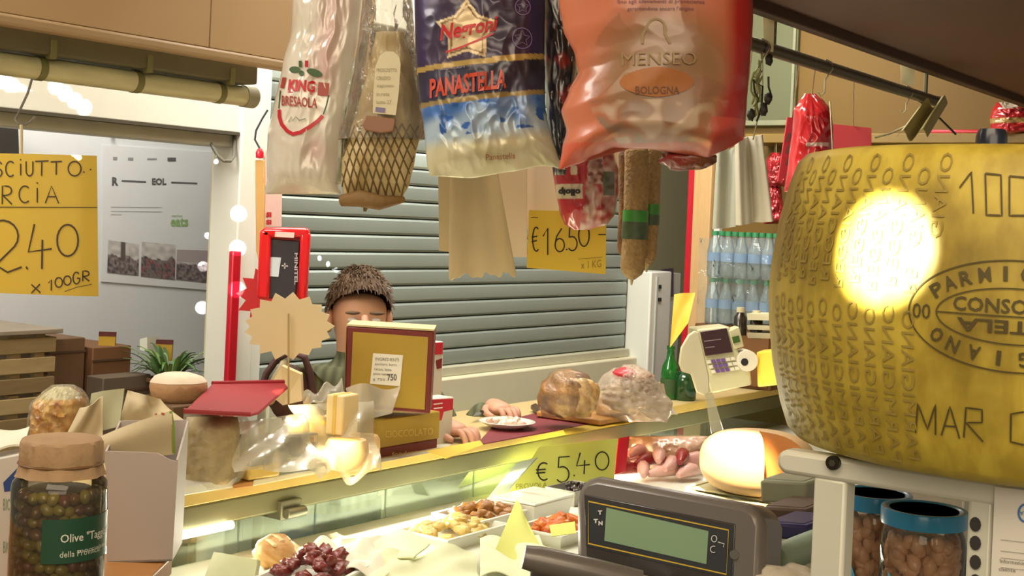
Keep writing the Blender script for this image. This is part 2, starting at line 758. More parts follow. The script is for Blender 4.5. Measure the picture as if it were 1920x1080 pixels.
# transom beam and post of the shop front
zt = z_at(220, 226, F0, -V)
mb = MB()
ub(mb, F0, u_at(-260, 400, F0), u_at(455, 240, F0), 0, 0.10, zt, zt + 0.42)
t = struct(mb.build('trim_1', WHITE, bevel=.004), 'white transom beam over the left opening')
mb = MB()
ub(mb, F0, u_at(-260, 400, F0), u_at(448, 250, F0), 0.02, 0.09, zt - 0.038, zt - 0.004)
o = mb.build('lower_rail', mat('rail_grey', '#a9aa98', 0.45), t, bevel=.003)
mb = MB()
ub(mb, F0, u_at(-260, 400, F0), u_at(448, 250, F0), -0.004, 0.09, zt - 0.006, zt + 0.002)
mb.build('groove', mat('groove_dark', '#4a4638', 0.6), t)
mb = MB()
ub(mb, F0, u_at(442, 400, F0), u_at(478, 400, F0), -0.01, 0.10, 0, zt + 0.42)
t = struct(mb.build('trim_2', WHITE, bevel=.004), 'white upright post of the shop front')
mb = MB()
ub(mb, F0, u_at(481, 400, F0), u_at(500, 400, F0), 0.0, 0.10, 0, zt + 0.42)
mb.build('side_strip', WHITE, t, bevel=.003)
RED = mat('red_gloss', '#c3122a', 0.3, var=.06, coat=.3)
mb = MB()
ub(mb, F0, u_at(421, 650, F0), u_at(437, 650, F0), -0.018, 0.0, 0.9, z_at(440, 470, F0, -V))
struct(mb.build('trim_3', RED, bevel=.004), 'red edging at the foot of the white post')

# beige fascia over the lamp, two boards with a seam
FA = P(0, 22, 2.35)
BEIGE = mat('beige_board', '#b3956c', 0.6, var=.07, scale=2.5)
mb = MB()
z0 = FA.z
ub(mb, FA, u_at(-160, 20, FA), u_at(700, 60, FA), 0.012, 0.03, z0 - .005, z0 + 0.9)
t = struct(mb.build('wall_fascia', BEIGE), 'beige fascia above the strip lamp')
us = u_at(394, 60, FA)
for a, b in ((u_at(-160, 20, FA), us - .0012), (us + .0012, u_at(700, 60, FA))):
    mb = MB()
    ub(mb, FA, a, b, 0, 0.014, z0, z0 + 0.9)
    mb.build('panel', BEIGE, t, bevel=.0015)
mb = MB()
ub(mb, FA, u_at(-160, 20, FA), u_at(700, 60, FA), -0.006, 0.03, z0 - .022, z0 - .001)
mb.build('moulding', mat('beige_mould', '#a58a66', 0.5), t, bevel=.006)

# ------------------------------------------------------------------ strip lamp under the fascia (switched off)
LA = P(0, 90, 2.46)
lz0, lz1, lz2 = z_at(0, 138, LA, -V), z_at(0, 92, LA, -V), z_at(0, 38, LA, -V)
ua, ubx = u_at(-160, 100, LA), u_at(474, 160, LA)
lamp = thing('strip_lamp', 'long dusty fluorescent strip lamp under the beige fascia', 'lamp', LA + U * ua)
mb = MB()
ub(mb, LA, ua, ubx, -0.015, 0.075, lz1 + .002, lz2 + .01)
mb.build('housing', mat('olive_housing', '#5c563a', 0.6, var=.2), lamp, bevel=.004)
rr = (lz1 - lz0) / 2
cz = (lz1 + lz0) / 2
p0 = Vector((LA.x, LA.y, cz)) + V * .03
mb = MB().tube([p0 + U * ua, p0 + U * ubx], rr, 20)
mb.build('diffuser', mat('yellowed_diffuser', '#bbb68a', 0.35, var=.35, scale=9, stretch=(1, 1, 3), coat=.3), lamp)
for px in (90, 272, 428):
    uc = u_at(px, 120, LA)
    mb = MB().tube([p0 + U * (uc - .008), p0 + U * (uc + .008)], rr * 1.06, 20)
    ub(mb, LA, uc - .006, uc + .006, -.018, -.002, lz1 - .006, lz1 + .03)
    mb.build('clip', mat('olive_clip', '#6d6a3c', 0.5), lamp)
mb = MB().tube([p0 + U * (ubx - .002), p0 + U * (ubx + .03)], rr * 1.1, 20)
mb.build('end_cap', mat('end_cap_grey', '#8d8a72', 0.5), lamp)

# ------------------------------------------------------------------ roller shutter
u0, u1 = u_at(497, 450, F0), u_at(1196, 560, F0)
zb = z_at(836, 690, F0, -V)
ztop = zb + 1.05
sh = thing('roller_shutter', 'closed grey roller shutter behind the counter', 'shutter', F0 + U * (u0 + u1) / 2 - Z * (F0.z - zb))
slat_m = mat('shutter_grey', '#929d97', 0.42, metal=.25, var=.06, scale=3)
slat_l = mat('shutter_pale', '#bccdc6', 0.4, metal=.2, var=.05, scale=3)
pitch = 0.053
ns = int((ztop - zb) / pitch)
prof = [(0.010, 0.0), (-0.002, 0.002), (-0.006, 0.008), (-0.008, 0.026), (-0.006, 0.044), (-0.002, 0.050), (0.010, 0.051)]
base = Vector((F0.x, F0.y, 0)) + V * 0.06
me_s = None
for i in range(ns):
    mb = MB()
    a = [base + U * u0 + V * v + Z * z for v, z in prof]
    mb.prism(a, U * (u1 - u0))
    if me_s is None:
        o = mb.build('slat', slat_m, sh, smooth=True, angle=25)
        me_s = o.data
    else:
        o = bpy.data.objects.new('slat', me_s)
        COL.objects.link(o)
        put(o, sh)
    o.location.z += zb + i * pitch
    if i in (12, 16):
        o.material_slots[0].link = 'OBJECT'
        o.material_slots[0].material = slat_l
mb = MB()
ub(mb, F0, u0, u1, 0.072, 0.08, zb, ztop)
mb.build('backing', mat('shutter_dark', '#5c6461', 0.6), sh)
mb = MB()
ub(mb, F0, u0, u1, 0.03, 0.09, zb - .035, zb - .002)
mb.build('bottom_rail', mat('shutter_rail', '#b9b7a0', 0.45), sh, bevel=.004)
mb = MB()
ub(mb, F0, u0, u1, -0.02, 0.16, ztop, ztop + .3)
mb.build('head_box', WHITE, sh, bevel=.006)
# low cream wall under it
mb = MB()
ub(mb, F0, u_at(505, 700, F0), u_at(1200, 700, F0), 0.0, 0.12, 0, zb - .035)
struct(mb.build('wall_low', mat('low_wall', '#d8d2b4', 0.7, var=.05), bevel=.006), 'low cream wall under the roller shutter')

# ------------------------------------------------------------------ right end: white panel, greenish wall, wooden trim, end wall
o1 = F0 + U * u_at(1196, 560, F0)
zp = z_at(1215, 508, o1, -V)
mb = MB()
ub(mb, F0, u_at(1197, 600, F0), u_at(1236, 600, F0), -0.05, 0.06, 0, zp)
t = struct(mb.build('trim_4', WHITE, bevel=.006), 'white panel post at the right end of the shutter')
mb = MB()
ub(mb, F0, u_at(1206, 600, F0), u_at(1209, 600, F0), -0.056, -.05, 0.4, zp - .02)
mb.build('panel_groove', mat('soft_grey', '#b9bfb8', 0.5), t)
for py in (534, 558):
    q = F0 - V * .05
    mb = MB()
    mb.prism(face([(1233, py), (1238, py), (1238, py + 7), (1233, py + 7)], q, -V), -V * .006)
    mb.build('hinge_screw', mat('black_plastic', '#1c1c1c', 0.4), t)
mb = MB()
ub(mb, F0, u_at(1262, 600, F0), u_at(1312, 600, F0), 0.10, 0.16, 0, z_at(1280, 512, F0 + V * .1, -V))
struct(mb.build('trim_8', WHITE, bevel=.004), 'second white panel right of the white post')
q = F0 + V * .09
tag(MB().prism(face([(1242, 505), (1263, 503), (1263, 556), (1242, 558)], q, -V), V * .01).build('small_poster', mat('poster_plum', '#4a3a4c', .5, var=.4, scale=40)), 'small dark plum poster between the two white panels', 'poster')
GW = F0 + V * 0.32
mb = MB()
ub(mb, GW, u_at(1080, 400, GW), u_at(1330, 400, GW), 0, .06, 0, 2.6)
struct(mb.build('wall_far', mat('greenish_wall', '#a09d7c', 0.7, var=.08, scale=2)), 'grey green far wall beyond the shutter')

Q0 = P(1300, 400, 5.3)                     # end wall, parallel to V
mb = MB()
va, vb = v_at(1300, 400, Q0), v_at(2300, 400, Q0)
c = Vector((Q0.x, Q0.y, 0))
mb.box(c + U * .05 + V * (va + vb) / 2 + Z * 1.3, (.06, abs(vb - va), 2.6), UVZ)
struct(mb.build('wall_right', mat('ochre_wall', '#6e5212', 0.65, var=.12, scale=2.5)), 'ochre wall at the right end')


def on_end(name, x0, y0, x1, y1, dep, m, parent=None, off=0.0):
    q = Q0 + U * (.02 - off)
    mb = MB()
    a, b = RP(x0, (y0 + y1) / 2, q, -U), RP(x1, (y0 + y1) / 2, q, -U)
    za, zb_ = RP((x0 + x1) / 2, y0, q, -U).z, RP((x0 + x1) / 2, y1, q, -U).z
    va, vb = (a - q).dot(V), (b - q).dot(V)
    cc = Vector((q.x, q.y, 0)) + V * (va + vb) / 2 - U * dep / 2 + Z * (za + zb_) / 2
    mb.box(cc, (dep, abs(vb - va), abs(za - zb_)), UVZ)
    return mb.build(name, m, parent, bevel=.003)


struct(on_end('trim_5', 1296, 270, 1332, 1000, .05, mat('pale_wood', '#cfa873', 0.5, var=.15, stretch=(6, 6, .6)), None, .0), 'pale wooden door jamb on the end wall')
struct(on_end('trim_6', 1284, 270, 1297, 1000, .03, RED, None, 0.02), 'narrow red strip along the wooden door jamb')
struct(on_end('trim_7', 1341, 300, 1352, 700, .03, WHITE, None, 0.0), 'thin white strip beside the wooden door jamb')
ol = struct(on_end('wall_panel', 1372, -60, 1500, 238, .02, mat('sage_board', '#5f6242', 0.6, var=.08, scale=3)), 'sage green board on the end wall')
on_end('frame_strip', 1487, -60, 1493, 238, .008, mat('sage_light', '#85876a', 0.5), ol, .021)
on_end('frame_strip', 1372, 226, 1500, 236, .012, mat('sage_light', '#85876a', 0.5), ol, .021)

# brown soffit over the right side
SO = P(1920, 190, 4.0)
mb = MB()
ub(mb, SO, -2.2, 0.55, -1.5, 0.0, SO.z, SO.z + .03)
t = struct(mb.build('ceiling_soffit', mat('brown_soffit', '#57300f', 0.6, var=.2, scale=4)), 'dark brown soffit over the right side')
mb = MB()
ub(mb, SO, -2.2, 0.55, -0.03, 0.0, SO.z - .02, SO.z + .25)
mb.build('edge_board', mat('brown_edge', '#4a2c10', 0.55, var=.2), t, bevel=.003)

# ------------------------------------------------------------------ display counter with its upper shelf
ZS, DZ = 1.15, 1.0
K0 = PZ(340, 928, ZS)
KE = (PZ(1510, 725, ZS) - K0).dot(U)
OLIVE = mat('olive_metal', '#6e6e52', 0.4, metal=.35, var=.08)
STEEL = mat('brushed_steel', '#a9a79c', 0.35, metal=.8, var=.1, stretch=(1, 1, 8))
GLASS = film('counter_glass', (0.84, 0.91, 0.85), 0.05, '#a9b9a0', 0.03, 0.22)
case = thing('display_counter', 'glazed deli counter with a wooden upper shelf running to the right', 'counter', Vector((K0.x, K0.y, 0)) + U * 1.0)
mb = MB()
ub(mb, K0, -.62, KE, .004, .36, ZS - .022, ZS)
mb.build('shelf_board', mat('shelf_board', '#c9b27c', 0.45, var=.12, stretch=(1, 1, 6)), case, bevel=.002)
mb = MB()
ub(mb, K0, -.62, KE, -.006, .004, ZS - .024, ZS + .0015)
mb.build('edge_strip', mat('yellow_wood_edge', '#c9ae62', 0.4, var=.12, coat=.2), case, bevel=.002)
mb = MB()
ub(mb, K0, -.62, KE, .0, .06, ZS - .075, ZS - .024)
mb.build('beam', OLIVE, case, bevel=.006)
mb = MB()
ub(mb, K0, -.62, KE, .31, .36, ZS - .06, ZS - .022)
mb.build('rear_beam', OLIVE, case, bevel=.004)
cuts = [-.62] + [u_at(x, 960, K0) for x in (470, 612, 742, 905)] + [u_at(1130, 900, K0), KE]
for a_, b_ in zip(cuts, cuts[1:]):
    mb = MB()
    ub(mb, K0, a_ + .002, b_ - .002, .028, .034, DZ - .02, ZS - .07)
    mb.build('glass_pane', GLASS, case)
for x_ in (470, 742, 1130):
    mb = MB()
    uu = u_at(x_, 930, K0)
    ub(mb, K0, uu - .012, uu + .012, .045, .34, ZS - .10, ZS - .022)
    mb.build('shelf_bracket', OLIVE, case, bevel=.003)
mb = MB()
ub(mb, K0, -.22, KE, -.70, .036, DZ - .03, DZ)
mb.build('deck', mat('white_deck', '#dfe0cf', 0.3, var=.05), case, bevel=.003)
mb = MB()
ub(mb, K0, -.20, KE - .02, -.68, .03, 0, DZ - .03)
mb.build('body', mat('counter_body', '#b8b29c', 0.5), case, bevel=.004)
# clamp under the beam
mb = MB()
q = K0 + U * u_at(540, 945, K0)
ub(mb, q, -.03, .03, -.012, .066, ZS - .09, ZS - .05)
mb.tube([q + V * -.02 + Z * (ZS - .075 - q.z) - U * .025, q + V * -.02 + Z * (ZS - .075 - q.z) + U * .03], .012, 10)
mb.build('shelf_clamp', mat('clamp_grey', '#7d7f72', 0.35, metal=.6), case, bevel=.003)
# grey divider
dv = PZ(975, 848, ZS) - Z * .05
mb = MB()
mb.prism(face([(968, 868), (1006, 858), (966, 902), (925, 962), (890, 966), (925, 920)], dv, -U), U * .008)
mb.build('divider', film('divider_glass', (.6, .62, .58), .55, '#8d9482', .1, .6), case)
# tube lamp of the case
tb = K0 + U * u_at(428, 985, K0) - V * .01
tb = Vector((tb.x, tb.y, 0)) + Z * z_at(428, 985, tb, -V)
mb = MB().tube([tb - U * .34, tb], .0085, 10)
mb.build('lamp_tube', emitter('tube_glow', '#fff6d8', 9.0), case)
area('case_light', K0 + U * .75 - V * .03 + Z * (ZS - .10 - K0.z), K0 + U * .75 - V * .35 + Z * (DZ - K0.z), 1.3, 7.0, (1, .95, .72), .03)
area('case_light_far', K0 + U * 1.9 - V * .03 + Z * (ZS - .10 - K0.z), K0 + U * 1.9 - V * .35 + Z * (DZ - K0.z), .8, 4.0, (1, .93, .72), .03)

# steel worktop on the near side
mb = MB()
wt = thing('worktop', 'steel worktop on the near side of the deli counter', 'worktop', Vector((K0.x, K0.y, 0)) + U * .9 - V * .95)
ub(mb, K0, .05, KE, -1.22, -.72, DZ - .05, DZ - .01)
mb.build('top', STEEL, wt, bevel=.004)
mb = MB()
ub(mb, K0, .08, KE - .04, -1.18, -.74, 0, DZ - .05)
mb.build('cabinet', mat('counter_body', '#b8b29c'), wt, bevel=.004)

# ledge on the left that carries the olive jar and the white carton
lr = PZ(300, 1062, ZS)
mb = MB()
lg = thing('side_ledge', 'brown wooden ledge under the olive jar', 'ledge', (-.95, 1.7, 0))
xs = lr.x
mb.box(((-1.35 + xs) / 2, 1.72, ZS - .018), (xs + 1.35, .86, .03))
mb.build('board', mat('ledge_wood', '#a9743c', 0.5, var=.15, stretch=(1, 5, 1)), lg, bevel=.003)
mb = MB()
mb.box(((-1.35 + xs) / 2, 1.72, (ZS - .035) / 2), (xs + 1.29, .78, ZS - .034))
mb.build('support', mat('counter_body', '#b8b29c'), lg, bevel=.004)

# ------------------------------------------------------------------ food on the deck
def RU(a=0.0):
    return Matrix.Rotation(AU + a, 3, 'Z')


TRAY = mat('white_tray', '#e9e9de', 0.3, var=.03)
CLEAR = film('clear_plastic', (.93, .95, .92), .12, '#e6e8de', .08, .9)


def tray(name, label, cat, c, wu, wv, h, m, rot=0.0, th=.004, group=None):
    R = RU(rot)
    root = thing(name, label, cat, c, group)
    mb = MB()
    mb.box(c + Z * th / 2, (wu * .9, wv * .9, th), R)
    mb.build('bottom', m, root)
    o1 = [Vector((sx * wu / 2 * .9, sy * wv / 2 * .9, 0)) for sx, sy in ((-1, -1), (1, -1), (1, 1), (-1, 1))]
    o2 = [Vector((sx * wu / 2, sy * wv / 2, h)) for sx, sy in ((-1, -1), (1, -1), (1, 1), (-1, 1))]
    o3 = [Vector((sx * (wu / 2 + .008), sy * (wv / 2 + .008), h)) for sx, sy in ((-1, -1), (1, -1), (1, 1), (-1, 1))]
    o4 = [v + Z * -.004 for v in o3]
    o5 = [v * 1.0 + Vector((.003 * (1 if v.x > 0 else -1), .003 * (1 if v.y > 0 else -1), -.004)) for v in o2]
    o6 = [v + Vector((.003 * (1 if v.x > 0 else -1), .003 * (1 if v.y > 0 else -1), 0)) for v in o1]
    rings = [o1, o2, o3, o4, o5, o6]
    vs = [c + R @ v for r in rings for v in r]
    fs = []
    for j in range(6):
        for k in range(4):
            a, b = j * 4, ((j + 1) % 6) * 4
            fs.append((a + k, a + (k + 1) % 4, b + (k + 1) % 4, b + k))
    mb = MB().add(vs, fs)
    mb.build('wall', m, root, smooth=False)
    return root


def pieces(name, label, cat, group, c, wu, wv, n, size, m, zb, colfn=None, hump=.02, rot=0.0, seed=1, kinds=3):
    rnd = random.Random(seed)
    R = RU(rot)
    protos = []
    for k in range(kinds):
        mb = MB()
        s = size * (0.85 + .15 * k)
        mb.blob((0, 0, 0), (s * 1.25, s, s * .72), n=12, m=8, seed=seed + k, amp=.5, fr=1.7,
                colfn=(lambda d, k=k: colfn(d, k)) if colfn else None)
        o = mb.build(name, m, angle=85)
        protos.append(o)
    used = set()
    for i in range(n):
        k = i % kinds
        if k in used:
            o = protos[k].copy()
            COL.objects.link(o)
        else:
            o = protos[k]
            used.add(k)
        a, b = rnd.uniform(-1, 1), rnd.uniform(-1, 1)
        hh = hump * (1 - max(abs(a), abs(b)) ** 2)
        o.location = c + R @ Vector((a * wu / 2, b * wv / 2, 0)) + Z * (zb + hh)
        o.rotation_euler = (rnd.uniform(-.5, .5), rnd.uniform(-.5, .5), rnd.uniform(0, 6))
        tag(o, label, cat, group)


FOOD = vmat('food', 0.35, coat=.25, bump=.25, bscale=120, sss=.0)
yel = lin('#d8a93c'); yel2 = lin('#e8d58a'); brn = lin('#8a5a24'); brn2 = lin('#b07a38')
c1 = PZ(850, 1012, DZ)
tray('food_tray', 'white tray of yellow marinated pieces in the counter', 'tray', c1, .21, .13, .03, TRAY)
pieces('marinated_piece', 'yellow marinated piece in the white counter tray', 'food', 'yellow marinated pieces', c1, .18, .10, 26, .016, FOOD, .02,
       lambda d, k: mixc(yel, yel2, .5 + .5 * noise.noise(d * 2 + Vector((k, 0, 0)))), .022, seed=3)
c2 = PZ(905, 985, DZ) + Z * 0
tray('food_tray', 'white tray of brown marinated pieces behind the yellow ones', 'tray', c2, .20, .12, .035, TRAY)
pieces('brown_piece', 'brown marinated piece in the rear counter tray', 'food', 'brown marinated pieces', c2, .17, .09, 26, .015, FOOD, .022,
       lambda d, k: mixc(brn, brn2, .5 + .6 * noise.noise(d * 2 + Vector((k, 3, 0)))), .025, seed=9)
c3 = PZ(1050, 1008, DZ)
tray('food_tray', 'white tray of red pepper pieces beside the scale', 'tray', c3, .18, .12, .03, TRAY)
pieces('pepper_piece', 'red orange pepper piece beside the scale', 'food', 'red pepper pieces', c3, .15, .09, 18, .017, FOOD, .02,
       lambda d, k: mixc(lin('#b23a16'), lin('#e0852c'), .5 + .7 * noise.noise(d * 1.6 + Vector((k, 3, 5)))), .02, seed=12)
c4 = PZ(588, 1098, DZ)
tray('food_tray', 'white tray of dark red meat at the front of the counter', 'tray', c4, .20, .14, .03, TRAY, .3)
pieces('meat_piece', 'dark red cured meat piece in the front tray', 'food', 'dark red meat pieces', c4, .15, .10, 40, .014, FOOD, .03,
       lambda d, k: mixc(lin('#5a1a18'), lin('#8f3a30'), .5 + .7 * noise.noise(d * 2 + Vector((k, 3, 9)))), .035, .3, seed=21)
# bread roll
pb = PZ(516, 1062, DZ)
br = thing('bread_roll', 'tan crusty bread roll in the front of the counter', 'bread', pb)
mb = MB().blob(pb + Z * .03, (.05, .042, .032), RU(.2), 24, 14, 5, .18, 2.2,
               colfn=lambda d: mixc(lin('#b9803e'), lin('#e3bd84'), .5 + .9 * noise.noise(d * 3)))
mb.build('crust', vmat('bread', .7, bump=.3, bscale=90), br)
for k in (-1, 0, 1):
    a = pb + RU(.2) @ Vector((k * .024 - .012, -.022, .056 - abs(k) * .004))
    b = pb + RU(.2) @ Vector((k * .024 + .012, .022, .056 - abs(k) * .004))
    MB().tube([a, (a + b) / 2 + Z * .005, b], .006, 6, flat=.5).build('score', mat('pale_crumb', '#ecd5a4', .8), br)


def curl(amp, fu, fv, ph=0.0):
    return lambda u, v: amp * math.sin(u * fu + ph) * math.cos(v * fv + ph * .7)


def card(name, label, cat, tl, tr, br_, bl, m, th=.0012, cf=None, nu=22, nv=22, group=None, edge=None):
    s = Sheet(tl, tr, br_, bl, th, cf)
    o = s.mesh(name, m, None, nu, nv, edge=edge)
    tag(o, label, cat, group)
    return s, o


PAPER = mat('white_paper', '#e6e0cc', 0.75, var=.05, scale=10, bump=.1, bscale=30)
CREAM = mat('cream_paper', '#d6c9a4', 0.75, var=.08, scale=10, bump=.1, bscale=30)
GREENP = mat('pale_green_paper', '#dde0b8', 0.7, var=.2, scale=9, bump=.3, bscale=25)
YELP = mat('yellow_card', '#dcbc3c', 0.6, var=.08, scale=5)
LIME = mat('lime_card', '#c8cc62', 0.6, var=.08, scale=5)
INK = mat('dark_ink', '#1f1d1a', 0.6, var=.05)


def dd(px, py, z=DZ):
    return (px, py, PZ(px, py, z).y)


card('wrapping_paper', 'folded pale green wrapping paper lying before the yellow tray', 'paper', dd(738, 992, DZ + .05), dd(806, 1016, DZ + .05), dd(776, 1050, DZ + .03), dd(684, 1030, DZ + .03), GREENP, .003, curl(.006, 4, 3))
card('wrapping_paper', 'white greaseproof sheet bunched behind the dark red meat', 'paper', dd(588, 1018, DZ + .04), dd(700, 1022, DZ + .05), dd(730, 1078, DZ + .02), dd(610, 1072, DZ + .03), PAPER, .002, lambda u, v: .016 * math.sin(u * 9 + v * 4) * math.cos(v * 7))
card('wrapping_paper', 'pale yellow sheet lying to the right of the meat tray', 'paper', dd(700, 1040, DZ + .03), dd(890, 1026, DZ + .03), dd(900, 1095, DZ + .01), dd(690, 1100, DZ + .01), GREENP, .002, lambda u, v: .012 * math.sin(u * 11 + v * 5) * math.cos(v * 6))
card('printed_packet', 'pale packet with green print in the left front of the counter', 'packet', dd(404, 1036, DZ + .06), dd(484, 1050, DZ + .06), dd(480, 1096, DZ + .01), dd(384, 1090, DZ + .01), GREENP, .012, curl(.004, 4, 3))
s, o = card('price_card', 'folded lime yellow card standing beside the scale', 'card', (968, 938, 3.0), (990, 975, 2.9), (1030, 1062, 2.75), (925, 1040, 2.75), LIME, .0015, curl(.006, 5, 3))
s, o = card('price_card', 'small lime card lying against the scale edge', 'card', (1030, 985, 2.86), (1078, 978, 2.86), (1080, 1000, 2.8), (1034, 1006, 2.8), LIME)
card('wrapping_paper', 'crumpled pale green sheet right of the folded card', 'paper', dd(900, 1010, DZ + .03), dd(1010, 1010, DZ + .03), dd(1065, 1080, DZ + .02), dd(900, 1085, DZ + .01), GREENP, .002, lambda u, v: .014 * math.sin(u * 8 - v * 6) * math.cos(v * 5 + 1))
card('wrapping_paper', 'loose white sheet at the far end of the glass', 'paper', dd(640, 1012, DZ + .03), dd(830, 990, DZ + .03), dd(770, 1010, DZ + .02), dd(640, 1040, DZ + .02), PAPER, .002, curl(.006, 8, 6, 2))
# lidded containers in front of the lime price sign
for px, py, w, h, l in ((1000, 968, .17, .045, 'clear lidded plastic tub before the lime price sign'), (1075, 940, .13, .04, 'small grey tub of black olives behind the scale display')):
    cc = PZ(px, py, DZ)
    R = RU(0)
    root = thing('plastic_tub', l, 'tub', cc)
    mm = TRAY if 'clear' in l else mat('grey_tub', '#9d9a8e', .4)
    prof = [(w * .40, 0), (w * .46, h)]
    mb = MB()
    for sgn in (0,):
        vs, fs = [], []
        for f, z in ((.44, 0), (.5, h), (.47, h), (.41, .004)):
            for sx, sy in ((-1, -1), (1, -1), (1, 1), (-1, 1)):
                vs.append(cc + R @ Vector((sx * w * f, sy * w * f * .7, z)))
        for j in range(3):
            for k in range(4):
                fs.append((j * 4 + k, j * 4 + (k + 1) % 4, (j + 1) * 4 + (k + 1) % 4, (j + 1) * 4 + k))
        fs += [(0, 1, 2, 3), (12, 13, 14, 15)]
        mb.add(vs, fs)
    mb.build('tub', mm, root, smooth=False, bevel=.003)
    if 'clear' in l:
        MB().box(cc + Z * (h + .004), (w * 1.03, w * .74, .006), R).build('lid', mat('frosted_lid', '#dcdccb', .3), root, bevel=.003)
    else:
        pieces('black_olive', 'black olive in the small grey tub', 'olive', 'olives in the grey tub', cc, w * .7, w * .45, 14, .010, mat('olive_black', '#2a2320', .25), h * .85, None, .006, seed=5)

# lime price sign 5.40 leaning on the glass
sg = Sheet((1012, 838, 3.52), (1158, 822, 3.72), (1150, 912, 3.66), (948, 932, 3.40), .0015, curl(.004, 3, 2))
o = tag(sg.mesh('price_sign', LIME, None, 14, 10), 'lime yellow price sign reading 5.40 inside the counter', 'sign')
mb = MB()
for ch, a, b, c, d in (('E', 1003, 868, 1025, 902), ('5', 1038, 857, 1066, 905), ('.', 1068, 866, 1078, 894), ('4', 1075, 850, 1102, 890), ('0', 1112, 848, 1140, 882)):
    hand(mb, ch, a, b, c, d, 2.6, sg.S)
mb.build('lettering', INK, o)
mb = MB()
text_on(mb, 'PROVOLA', 966, 908, 1022, 918, sg.S, rise=-3)
mb.build('small_print', mat('faint_ink', '#8a8a3c', .6), o)
# packaged meat at the far right of the counter
mt = PZ(1235, 905, DZ)
rnd = random.Random(4)
for i in range(11):
    q = PZ(1165 + i * 14, 898 + rnd.uniform(-4, 8) - (i % 3) * 4, DZ)
    mb = MB()
    a = rnd.uniform(-.6, .6)
    d = RU(a) @ Vector((.05 + rnd.uniform(0, .03), 0, 0))
    b = q + Z * (.02 + .018 * (i % 3))
    pts = [b - d, b - d * .5 + Z * .008, b + Z * .012 + V * rnd.uniform(-.01, .01), b + d * .5 + Z * .008, b + d]
    cc = mixc(lin('#c9847c'), lin('#e4b6a8'), rnd.random()) if i % 4 else lin('#8e1f24')
    mb.tube(pts, [.008, .017, .02, .017, .008], 10, col=cc)
    o = tag(mb.build('fresh_sausage', FOOD), 'pink fresh sausage in the pile under the counter shelf' if i % 4 else 'dark red sausage among the pink ones under the counter shelf', 'sausage', 'pink sausages in the far counter' if i % 4 else 'dark red sausages in the far counter')
s, o = card('price_card', 'narrow red upright card beside the lime price sign', 'card', (1160, 822, 3.75), (1180, 818, 3.78), (1172, 884, 3.72), (1152, 890, 3.68), RED, .003)
bg = Bag([(818, 1180, 1330), (850, 1175, 1325), (885, 1172, 1320)], 3.95, .05, .010, 22, 3, vp=(.3, .3))
c0, c9 = lin('#b98a70'), lin('#d9b9a0')
o = bg.mesh('meat_package', vmat('wrapped_meat', .3, coat=.6, bump=.2), lambda px, py, u, v, b: mixc(c0, c9, .5 + .8 * noise.noise(Vector((u * 6, v * 4, 1)))), None, 40, 24)
tag(o, 'wrapped pinkish meat package under the counter shelf', 'package')

# ------------------------------------------------------------------ things on the upper shelf, right part
def sh_(px, py, up=0.0):
    return PZ(px, py, ZS) + Z * up


# maroon mat and wooden board
q = [sh_(892, 838, .002), sh_(1080, 803, .002), sh_(1168, 786, .002), sh_(1010, 776, .002), sh_(930, 796, .002)]
mb = MB().prism(q, Z * .003)
o = mb.build('counter_mat', mat('maroon_mat', '#7c3038', .5, var=.1))
tag(o, 'maroon mat on the counter shelf under the plate', 'mat')
cb = thing('cutting_board', 'wooden cutting board under the ham and cured meat bags', 'board', sh_(1100, 792))
q = [sh_(1005, 786, .007), sh_(1125, 803, .007), sh_(1262, 778, .007), sh_(1230, 752, .007), sh_(1060, 762, .007)]
MB().prism(q, Z * .016).build('board', mat('board_wood', '#b98546', .5, var=.15, stretch=(1, 5, 1)), cb, bevel=.004)
q = [sh_(995, 772, .007), sh_(1012, 786, .007), sh_(1022, 782, .007), sh_(1004, 768, .007)]
MB().prism(q, Z * .014).build('handle', mat('dark_handle', '#4a3420', .5), cb, bevel=.003)
o = tag(MB().prism([sh_(1055, 806, .002), sh_(1180, 784, .002), sh_(1195, 792, .002), sh_(1062, 818, .002)], Z * .002).build('paper_strip', YELP), 'yellow paper strip along the counter edge beside the board', 'paper')

# plate with its own rim and slices
pc = sh_(950, 806)
pl = thing('plate', 'small white plate with cut pieces before the standing man', 'plate', pc)
MB().lathe([(.0, .004), (.035, .004), (.055, .012), (.075, .022), (.077, .024), (.073, .025), (.052, .016), (.034, .009), (0, .009)], pc, 32).build('dish', mat('white_china', '#e8e4d6', .2, coat=.4), pl)
for i in range(9):
    a = i * .7
    rr = .018 + .02 * (i % 3) * .8
    c = pc + Vector((rr * math.cos(a), rr * math.sin(a), .022 + .004 * (i % 2)))
    mb = MB().blob(c, (.014, .010, .008), RU(a), 10, 7, i, .4, 2, col=mixc(lin('#e9d9c6'), lin('#d7a08c'), (i % 3) / 2.5))
    tag(mb.build('cheese_piece', FOOD), 'small pale piece of food on the white plate', 'food', 'pieces on the plate')

# ham in a clear bag, and the wrapped cured meats beside it
hb = sh_(1062, 790)
ham = thing('ham_in_bag', 'knobbly brown ham in a clear bag on the cutting board', 'ham', hb)
cA, cB, cC = lin('#6a3f22'), lin('#a8763a'), lin('#c7a468')


def hamcol(d):
    n = noise.noise(d * 2.4 + Vector((4, 1, 2)))
    n2 = noise.noise(d * 6)
    c = mixc(cA, cB, .55 + .9 * n)
    return mixc(c, cC, .6 * max(0, n2 + (0.5 if d.x > .25 else -.1)))


